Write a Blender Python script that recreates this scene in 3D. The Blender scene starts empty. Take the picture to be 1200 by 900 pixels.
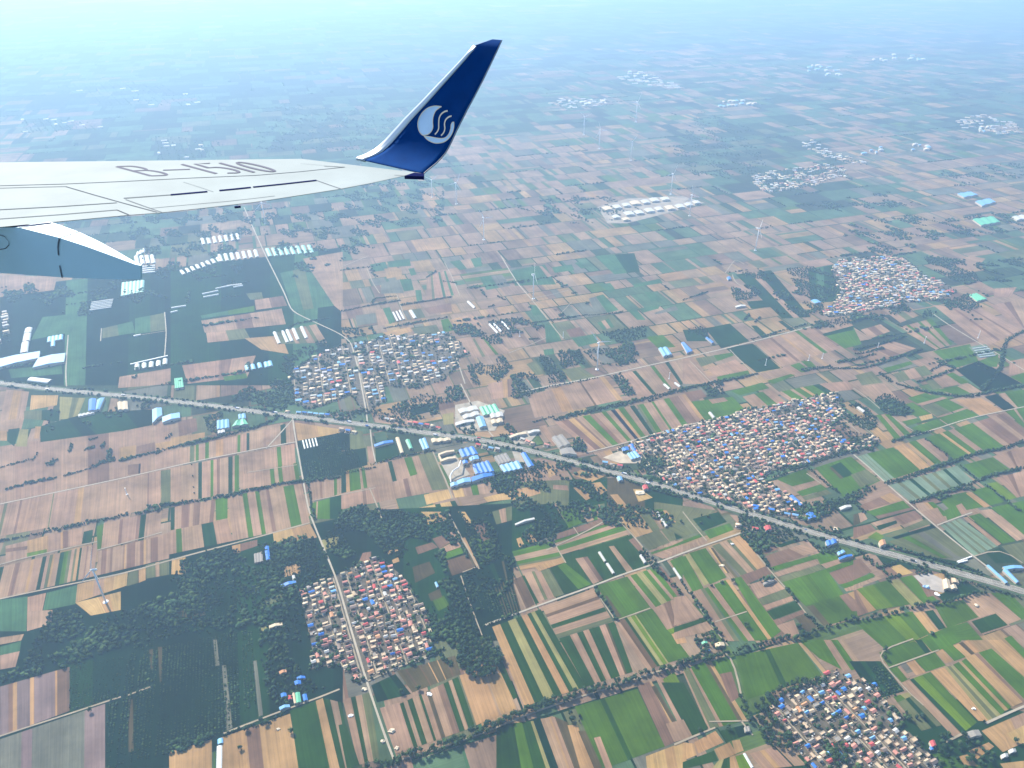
import bpy, bmesh, math, random, re
import numpy as np
from mathutils import Vector, Matrix

random.seed(7)
rng = np.random.default_rng(11)
R = math.radians
scene = bpy.context.scene
COL = scene.collection

# ---------------------------------------------------------------- camera
H = 1100.0            # height of the aircraft window above the plain, metres
PITCH = R(31.4)
FPX = 867.0
cam_d = bpy.data.cameras.new("camera")
cam_d.sensor_width = 36.0
cam_d.lens = FPX / 1200.0 * 36.0
cam_d.clip_start = 0.1
cam_d.clip_end = 300000.0
cam = bpy.data.objects.new("camera", cam_d)
cam.location = (0, 0, H)
cam.rotation_euler = (R(90) - PITCH, 0, 0)
COL.objects.link(cam)
scene.camera = cam
SP, CP = math.sin(PITCH), math.cos(PITCH)

def raydir(u, v):
    x = (u - 600.0) / FPX
    y = (450.0 - v) / FPX
    return Vector((x, y * SP + CP, y * CP - SP))

def G(u, v, z=0.0):
    """point of the plain (at height z) that the map reading (u, v) stands for"""
    d = raydir(u, v)
    t = (z - H) / d.z
    return Vector((d.x * t, d.y * t, z))

def project(p):
    q = Vector(p) - Vector((0, 0, H))
    yc = q.y * SP + q.z * CP
    zc = q.y * CP - q.z * SP
    return 600 + FPX * q.x / zc, 450 - FPX * yc / zc

def TP(tile, x, y):
    ox = (ord(tile[0]) - 97) * 200
    oy = int(tile[1]) * 150
    return ox + x / 6.0, oy + y / 6.0

# ---------------------------------------------------------------- materials
def new_mat(name):
    m = bpy.data.materials.new(name)
    m.use_nodes = True
    nt = m.node_tree
    return m, nt, nt.nodes["Principled BSDF"]

def mat(name, col, rough=0.7, metal=0.0, var=0.12, scale=0.3, spec=0.3):
    """plain paint / masonry with some procedural mottling"""
    m, nt, b = new_mat(name)
    tc = nt.nodes.new("ShaderNodeTexCoord")
    no = nt.nodes.new("ShaderNodeTexNoise")
    no.inputs["Scale"].default_value = scale
    no.inputs["Detail"].default_value = 4
    mr = nt.nodes.new("ShaderNodeMapRange")
    mr.inputs["From Min"].default_value = 0.25
    mr.inputs["From Max"].default_value = 0.75
    mr.inputs["To Min"].default_value = 1 - var
    mr.inputs["To Max"].default_value = 1 + var
    mx = nt.nodes.new("ShaderNodeMix")
    mx.data_type = 'RGBA'
    mx.blend_type = 'MULTIPLY'
    mx.inputs[0].default_value = 1.0
    mx.inputs[6].default_value = (*col, 1)
    nt.links.new(tc.outputs["Object"], no.inputs["Vector"])
    nt.links.new(no.outputs["Fac"], mr.inputs["Value"])
    nt.links.new(mr.outputs["Result"], mx.inputs[7])
    nt.links.new(mx.outputs[2], b.inputs["Base Color"])
    b.inputs["Roughness"].default_value = rough
    b.inputs["Metallic"].default_value = metal
    b.inputs["Specular IOR Level"].default_value = spec
    return m

def attr_mat(name, rough=0.9, streak=True, spec=0.0, mott=(0.66, 1.34), mscale=0.012):
    """colour of the crop / roof / crown comes from the 'tint' attribute, furrows and mottling are procedural"""
    m, nt, b = new_mat(name)
    at = nt.nodes.new("ShaderNodeAttribute")
    at.attribute_name = "tint"
    ge = nt.nodes.new("ShaderNodeNewGeometry")
    no = nt.nodes.new("ShaderNodeTexNoise")
    no.inputs["Scale"].default_value = mscale
    no.inputs["Detail"].default_value = 8
    no.inputs["Roughness"].default_value = 0.62
    nt.links.new(ge.outputs["Position"], no.inputs["Vector"])
    mr = nt.nodes.new("ShaderNodeMapRange")
    mr.inputs["From Min"].default_value = 0.3
    mr.inputs["From Max"].default_value = 0.7
    mr.inputs["To Min"].default_value = mott[0]
    mr.inputs["To Max"].default_value = mott[1]
    nt.links.new(no.outputs["Fac"], mr.inputs["Value"])
    mx = nt.nodes.new("ShaderNodeMix")
    mx.data_type = 'RGBA'
    mx.blend_type = 'MULTIPLY'
    mx.inputs[0].default_value = 1.0
    nt.links.new(at.outputs["Color"], mx.inputs[6])
    nt.links.new(mr.outputs["Result"], mx.inputs[7])
    out = mx.outputs[2]
    if streak:
        uv = nt.nodes.new("ShaderNodeUVMap")
        uv.uv_map = "furrow"
        mp = nt.nodes.new("ShaderNodeMapping")
        mp.inputs["Scale"].default_value = (0.24, 0.004, 1)
        n2 = nt.nodes.new("ShaderNodeTexNoise")
        n2.inputs["Scale"].default_value = 1.0
        n2.inputs["Detail"].default_value = 5
        n2.inputs["Roughness"].default_value = 0.7
        nt.links.new(uv.outputs["UV"], mp.inputs["Vector"])
        nt.links.new(mp.outputs["Vector"], n2.inputs["Vector"])
        m2 = nt.nodes.new("ShaderNodeMapRange")
        m2.inputs["From Min"].default_value = 0.3
        m2.inputs["From Max"].default_value = 0.7
        m2.inputs["To Min"].default_value = 0.72
        m2.inputs["To Max"].default_value = 1.28
        nt.links.new(n2.outputs["Fac"], m2.inputs["Value"])
        mx2 = nt.nodes.new("ShaderNodeMix")
        mx2.data_type = 'RGBA'
        mx2.blend_type = 'MULTIPLY'
        mx2.inputs[0].default_value = 1.0
        nt.links.new(out, mx2.inputs[6])
        nt.links.new(m2.outputs["Result"], mx2.inputs[7])
        out = mx2.outputs[2]
    nt.links.new(out, b.inputs["Base Color"])
    b.inputs["Roughness"].default_value = rough
    b.inputs["Specular IOR Level"].default_value = spec
    return m

M_FIELD = attr_mat("crop_field")
M_ROOFS = attr_mat("village_masonry", rough=0.75, streak=False, spec=0.2, mott=(0.85, 1.15), mscale=0.08)
M_LEAF = attr_mat("foliage", rough=0.85, streak=False, mott=(0.6, 1.4), mscale=0.09)

# ---------------------------------------------------------------- object helpers
def tag(o, label=None, cat=None, group=None, kind=None):
    if label: o["label"] = label
    if cat: o["category"] = cat
    if group: o["group"] = group
    if kind: o["kind"] = kind
    return o

def link(name, me, mats, parent=None):
    o = bpy.data.objects.new(name, me)
    for m in (mats if isinstance(mats, (list, tuple)) else [mats]):
        if m and m.name not in [x.name for x in me.materials if x]:
            me.materials.append(m)
    COL.objects.link(o)
    if parent is not None:
        o.parent = parent
    return o

def empty(name, loc, rz=0.0):
    o = bpy.data.objects.new(name, None)
    o.empty_display_size = 1
    o.location = loc
    o.rotation_euler = (0, 0, rz)
    COL.objects.link(o)
    return o

def pydata(name, vs, fs):
    me = bpy.data.meshes.new(name)
    me.from_pydata([tuple(v) for v in vs], [], fs)
    me.update()
    return me

def set_tint(me, per_face):
    """one colour per polygon, written to its corners"""
    ca = me.color_attributes.new("tint", 'FLOAT_COLOR', 'CORNER')
    n = np.array([p.loop_total for p in me.polygons]) if len(me.polygons) < 50 else None
    if n is None:
        n = np.empty(len(me.polygons), dtype=np.int32)
        me.polygons.foreach_get("loop_total", n)
    a = np.ones((len(per_face), 4), dtype=np.float32)
    a[:, :3] = np.asarray(per_face, dtype=np.float32)
    a = np.repeat(a, n, axis=0)
    ca.data.foreach_set("color", a.ravel())

def np_mesh(name, V, F, tint=None):
    """V (n,3), F (m,k) all with k corners"""
    me = bpy.data.meshes.new(name)
    V = np.asarray(V, dtype=np.float32)
    F = np.asarray(F, dtype=np.int32)
    m, k = F.shape
    me.vertices.add(len(V)); me.vertices.foreach_set("co", V.ravel())
    me.loops.add(m * k); me.loops.foreach_set("vertex_index", F.ravel())
    me.polygons.add(m)
    me.polygons.foreach_set("loop_start", np.arange(0, m * k, k, dtype=np.int32))
    me.polygons.foreach_set("loop_total", np.full(m, k, dtype=np.int32))
    me.update(calc_edges=True)
    me.validate()
    if tint is not None:
        set_tint(me, tint)
    return me

def box_bm(bm, c, s, rz=0.0, taper=1.0):
    """axis box centred on c (bottom at c.z) of size s"""
    cx, cy, cz = c
    x, y, z = s[0] / 2, s[1] / 2, s[2]
    ca, sa = math.cos(rz), math.sin(rz)
    vs = []
    for zz, k in ((0, 1.0), (z, taper)):
        for px, py in ((-x, -y), (x, -y), (x, y), (-x, y)):
            px *= k; py *= k
            vs.append(bm.verts.new((cx + px * ca - py * sa, cy + px * sa + py * ca, cz + zz)))
    for f in ((3, 2, 1, 0), (4, 5, 6, 7), (0, 1, 5, 4), (1, 2, 6, 5), (2, 3, 7, 6), (3, 0, 4, 7)):
        bm.faces.new([vs[i] for i in f])
    return vs

def bm_mesh(name, bm):
    me = bpy.data.meshes.new(name)
    bmesh.ops.recalc_face_normals(bm, faces=bm.faces[:])
    bm.to_mesh(me)
    bm.free()
    return me

def lin(r, g, b):
    f = lambda c: (c / 255.0 / 12.92) if c / 255.0 <= 0.04045 else ((c / 255.0 + 0.055) / 1.055) ** 2.4
    return (f(r), f(g), f(b))

# crop palette: real base colours (linear albedo)
def AL(r, g, b, k=0.45):
    return tuple(c * k for c in lin(r, g, b))
PAL = {
    'T': AL(190, 154, 124), 't': AL(206, 164, 112), 'B': AL(124, 98, 72), 'P': AL(150, 116, 94),
    'G': AL(90, 128, 28), 'g': AL(118, 146, 20), 'H': AL(88, 120, 20), 'F': AL(52, 86, 14),
    'D': AL(40, 76, 36), 'K': AL(24, 54, 34), 'E': AL(86, 126, 84), 'O': AL(122, 126, 84),
    'Y': AL(176, 166, 104), 'S': AL(222, 182, 118), 'U': AL(156, 132, 126), 'V': AL(132, 130, 112),
    'N': AL(142, 164, 134), 'R': AL(104, 92, 62), 'n': AL(38, 44, 58),
}
# ================================================================ GROUND
def ground_sheet():
    L = 90000.0
    me = pydata("ground", [(-L, -L, 0), (L, -L, 0), (L, L, 0), (-L, L, 0)], [(0, 1, 2, 3)])
    m, nt, b = new_mat("far_plain")
    ge = nt.nodes.new("ShaderNodeNewGeometry")
    mp = nt.nodes.new("ShaderNodeMapping")
    mp.inputs["Rotation"].default_value = (0, 0, R(-19))
    mp.inputs["Scale"].default_value = (1 / 420.0, 1 / 300.0, 0.0)
    vo = nt.nodes.new("ShaderNodeTexVoronoi")
    vo.distance = 'CHEBYCHEV'
    vo.inputs["Scale"].default_value = 1.0
    vo.inputs["Randomness"].default_value = 0.75
    rp = nt.nodes.new("ShaderNodeValToRGB")
    rp.color_ramp.interpolation = 'CONSTANT'
    stops = [(0.0, PAL['K']), (0.16, PAL['D']), (0.3, PAL['E']), (0.42, PAL['O']), (0.55, PAL['T']), (0.72, PAL['P']), (0.84, PAL['G']), (0.93, PAL['t'])]
    el = rp.color_ramp.elements
    el[0].position, el[0].color = stops[0][0], (*stops[0][1], 1)
    el[1].position, el[1].color = stops[1][0], (*stops[1][1], 1)
    for p, c in stops[2:]:
        e = el.new(p); e.color = (*c, 1)
    sp = nt.nodes.new("ShaderNodeSeparateColor")
    no = nt.nodes.new("ShaderNodeTexNoise")
    no.inputs["Scale"].default_value = 0.0006
    no.inputs["Detail"].default_value = 4
    mr = nt.nodes.new("ShaderNodeMapRange")
    mr.inputs["From Min"].default_value = 0.42
    mr.inputs["From Max"].default_value = 0.56
    mx = nt.nodes.new("ShaderNodeMix"); mx.data_type = 'RGBA'
    mx.inputs[7].default_value = (*PAL['D'], 1)
    nt.links.new(ge.outputs["Position"], mp.inputs["Vector"])
    nt.links.new(mp.outputs["Vector"], vo.inputs["Vector"])
    nt.links.new(vo.outputs["Color"], sp.inputs["Color"])
    nt.links.new(sp.outputs[0], rp.inputs["Fac"])
    nt.links.new(ge.outputs["Position"], no.inputs["Vector"])
    nt.links.new(no.outputs["Fac"], mr.inputs["Value"])
    nt.links.new(mr.outputs["Result"], mx.inputs[0])
    nt.links.new(rp.outputs["Color"], mx.inputs[6])
    nt.links.new(mx.outputs[2], b.inputs["Base Color"])
    b.inputs["Roughness"].default_value = 0.95
    b.inputs["Specular IOR Level"].default_value = 0.0
    o = link("ground", me, m)
    tag(o, kind="structure")
ground_sheet()

# ---------------------------------------------------------------- patchwork of fields out to 20 km
LAND = [
 "bbbbbbbbbbbbbbbbbbbbmmbb",
 "bbbbbbbbbbbbmbbmmmmmmmmm",
 "bbbbbbbbbbbbbmmmmmmmmmbb",
 "mbbbbbbbbbmmmtmmbbbmmmmm",
 "bbbbbbbbbmmtmmmmmbbbmmtt",
 "bbbbbmmmmttttmmbmmmttttm",
 "tbbbbbtttttmttmtttttbbtb",
 "bbbbmbttttttttttttttbbbt",
 "bbbbmmmmmtttmmttttttmmmm",
 "mbmbbbbbmmttmmmmmmmmmmmm",
 "tttttttmmmmmmmmmmmmmmmmm",
 "tttttttttmmmbbmmmmmmmmmm",
 "tttttttbbbbbmmmmmmmmmmmm",
 "tttbbbbbbbbbmmmmmmmmmmmm",
 "mbbbbbbbbbbmmmmmmmmmmmmm",
 "mbbbbbmmbbmmmmmmmmmmmmmm",
 "ttbbbmmmmmmmmmmmmmmmmmmm",
 "tttbbmmmmmmmmmmmmmmmmmmm"]
MIX = {'f': "KDEDEKDEEODEKP", 'b': "KDEDEKDEEOKEPTV", 't': "TTTtTPtTTtOTtTPEVTt", 'm': "TtTGPOTEDTVTETVE"}
AZ = R(-19.0)
DS = Vector((math.sin(AZ), math.cos(AZ), 0))      # along the strips
DT = Vector((math.cos(AZ), -math.sin(AZ), 0))     # across them

def land_at(u, v):
    u += random.gauss(0, 22); v += random.gauss(0, 9)
    i = min(23, max(0, int(u // 50))); j = min(17, max(0, int(v // 50)))
    return LAND[j][i]

def jit(c, a=0.10):
    k = 1 + random.uniform(-a, a)
    return tuple(max(0.005, x * k * (1 + random.uniform(-a * .35, a * .35))) for x in c)

belts_auto = []      # hedge / tree rows that grow along some of the far boundaries
def patchwork():
    V, F, C, UV = [], [], [], []
    def quad(p, a0, a1, b0, b1, col, z, along):
        n = len(V)
        for aa, bb in ((a0, b0), (a1, b0), (a1, b1), (a0, b1)):
            q = DT * aa + DS * bb
            V.append((q.x, q.y, z))
        F.append((n, n + 1, n + 2, n + 3)); C.append(col)
        off = random.uniform(0, 5000)
        for aa, bb in ((a0, b0), (a1, b0), (a1, b1), (a0, b1)):
            UV.append((aa + off, bb) if along else (bb + off, aa))
    s = 500.0
    while s < 21000:
        ds = random.uniform(60, 140) * (1 + max(0, s - 2500) / 7000.0)
        t = -3500 - 0.65 * s
        tmax = 3500 + 1.5 * s
        while t < tmax:
            dt = random.choice((random.uniform(30, 100), random.uniform(50, 200))) * (1 + max(0, s - 2500) / 7000.0)
            c = DT * (t + dt / 2) + DS * (s + ds / 2)
            if c.y > 250:
                u, v = project((c.x, c.y, 0))
                if -150 < u < 1350 and v > 8:
                    code = land_at(u, v)
                    if code == 'b' and v < 190:
                        code = 'f'
                    elif code == 'm' and v < 150 and random.random() < .5:
                        code = 'f'
                    g = 3.0
                    s0, s1, t0, t1 = s + g * random.random(), s + ds - 5 * random.random(), t + g * random.random(), t + dt - 5 * random.random()
                    along = random.random() < 0.8
                    big = 0.35 if code == 'b' else 0.22
                    if code in 'bf':
                        ns = 1 if random.random() < 0.7 else random.randint(2, 4)
                    else:
                        ns = 1 if random.random() < 0.2 else max(2, int(dt / random.uniform(12, 42)))
                    base = random.choice(MIX[code])
                    cuts = sorted([0, 1] + [random.random() for _ in range(ns - 1)])
                    for k in range(len(cuts) - 1):
                        ch = base if random.random() < 0.4 else random.choice(MIX[code])
                        col = jit(tuple(.75 * a_ + .25 * b_ for a_, b_ in zip(PAL[ch], PAL['V'])))
                        if along:
                            quad(None, t0 + (t1 - t0) * cuts[k], t0 + (t1 - t0) * cuts[k + 1], s0, s1, col, 0.25, True)
                        else:
                            quad(None, t0, t1, s0 + (s1 - s0) * cuts[k], s0 + (s1 - s0) * cuts[k + 1], col, 0.25, False)
                    if v < 440 and v > 60:
                        if random.random() < (0.16 if code == 'b' else 0.07):
                            belts_auto.append((DT * t + DS * s, DT * (t + dt * random.uniform(.8, 2.2)) + DS * s))
                        if random.random() < 0.03:
                            belts_auto.append((DT * t + DS * s, DT * t + DS * (s + ds * random.uniform(.4, 1))))
            t += dt
        s += ds
    me = np_mesh("farmland", V, F, C)
    uvl = me.uv_layers.new(name="furrow")
    uvl.data.foreach_set("uv", np.asarray(UV, dtype=np.float32).ravel())
    o = link("field", me, M_FIELD)
    tag(o, kind="structure")
patchwork()

# ---------------------------------------------------------------- the fields read one by one
def sat_overlap(a, b):
    """do two convex quads (2-D, any winding) overlap by more than half a metre"""
    for P in (a, b):
        n = len(P)
        for i in range(n):
            x0, y0 = P[i]; x1, y1 = P[(i + 1) % n]
            nx, ny = y1 - y0, x0 - x1
            l = math.hypot(nx, ny)
            if l < 1e-6:
                continue
            nx /= l; ny /= l
            pa = [x * nx + y * ny for x, y in a]; pb = [x * nx + y * ny for x, y in b]
            if min(max(pa), max(pb)) - max(min(pa), min(pb)) < 0.3:
                return False
    return True

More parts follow.
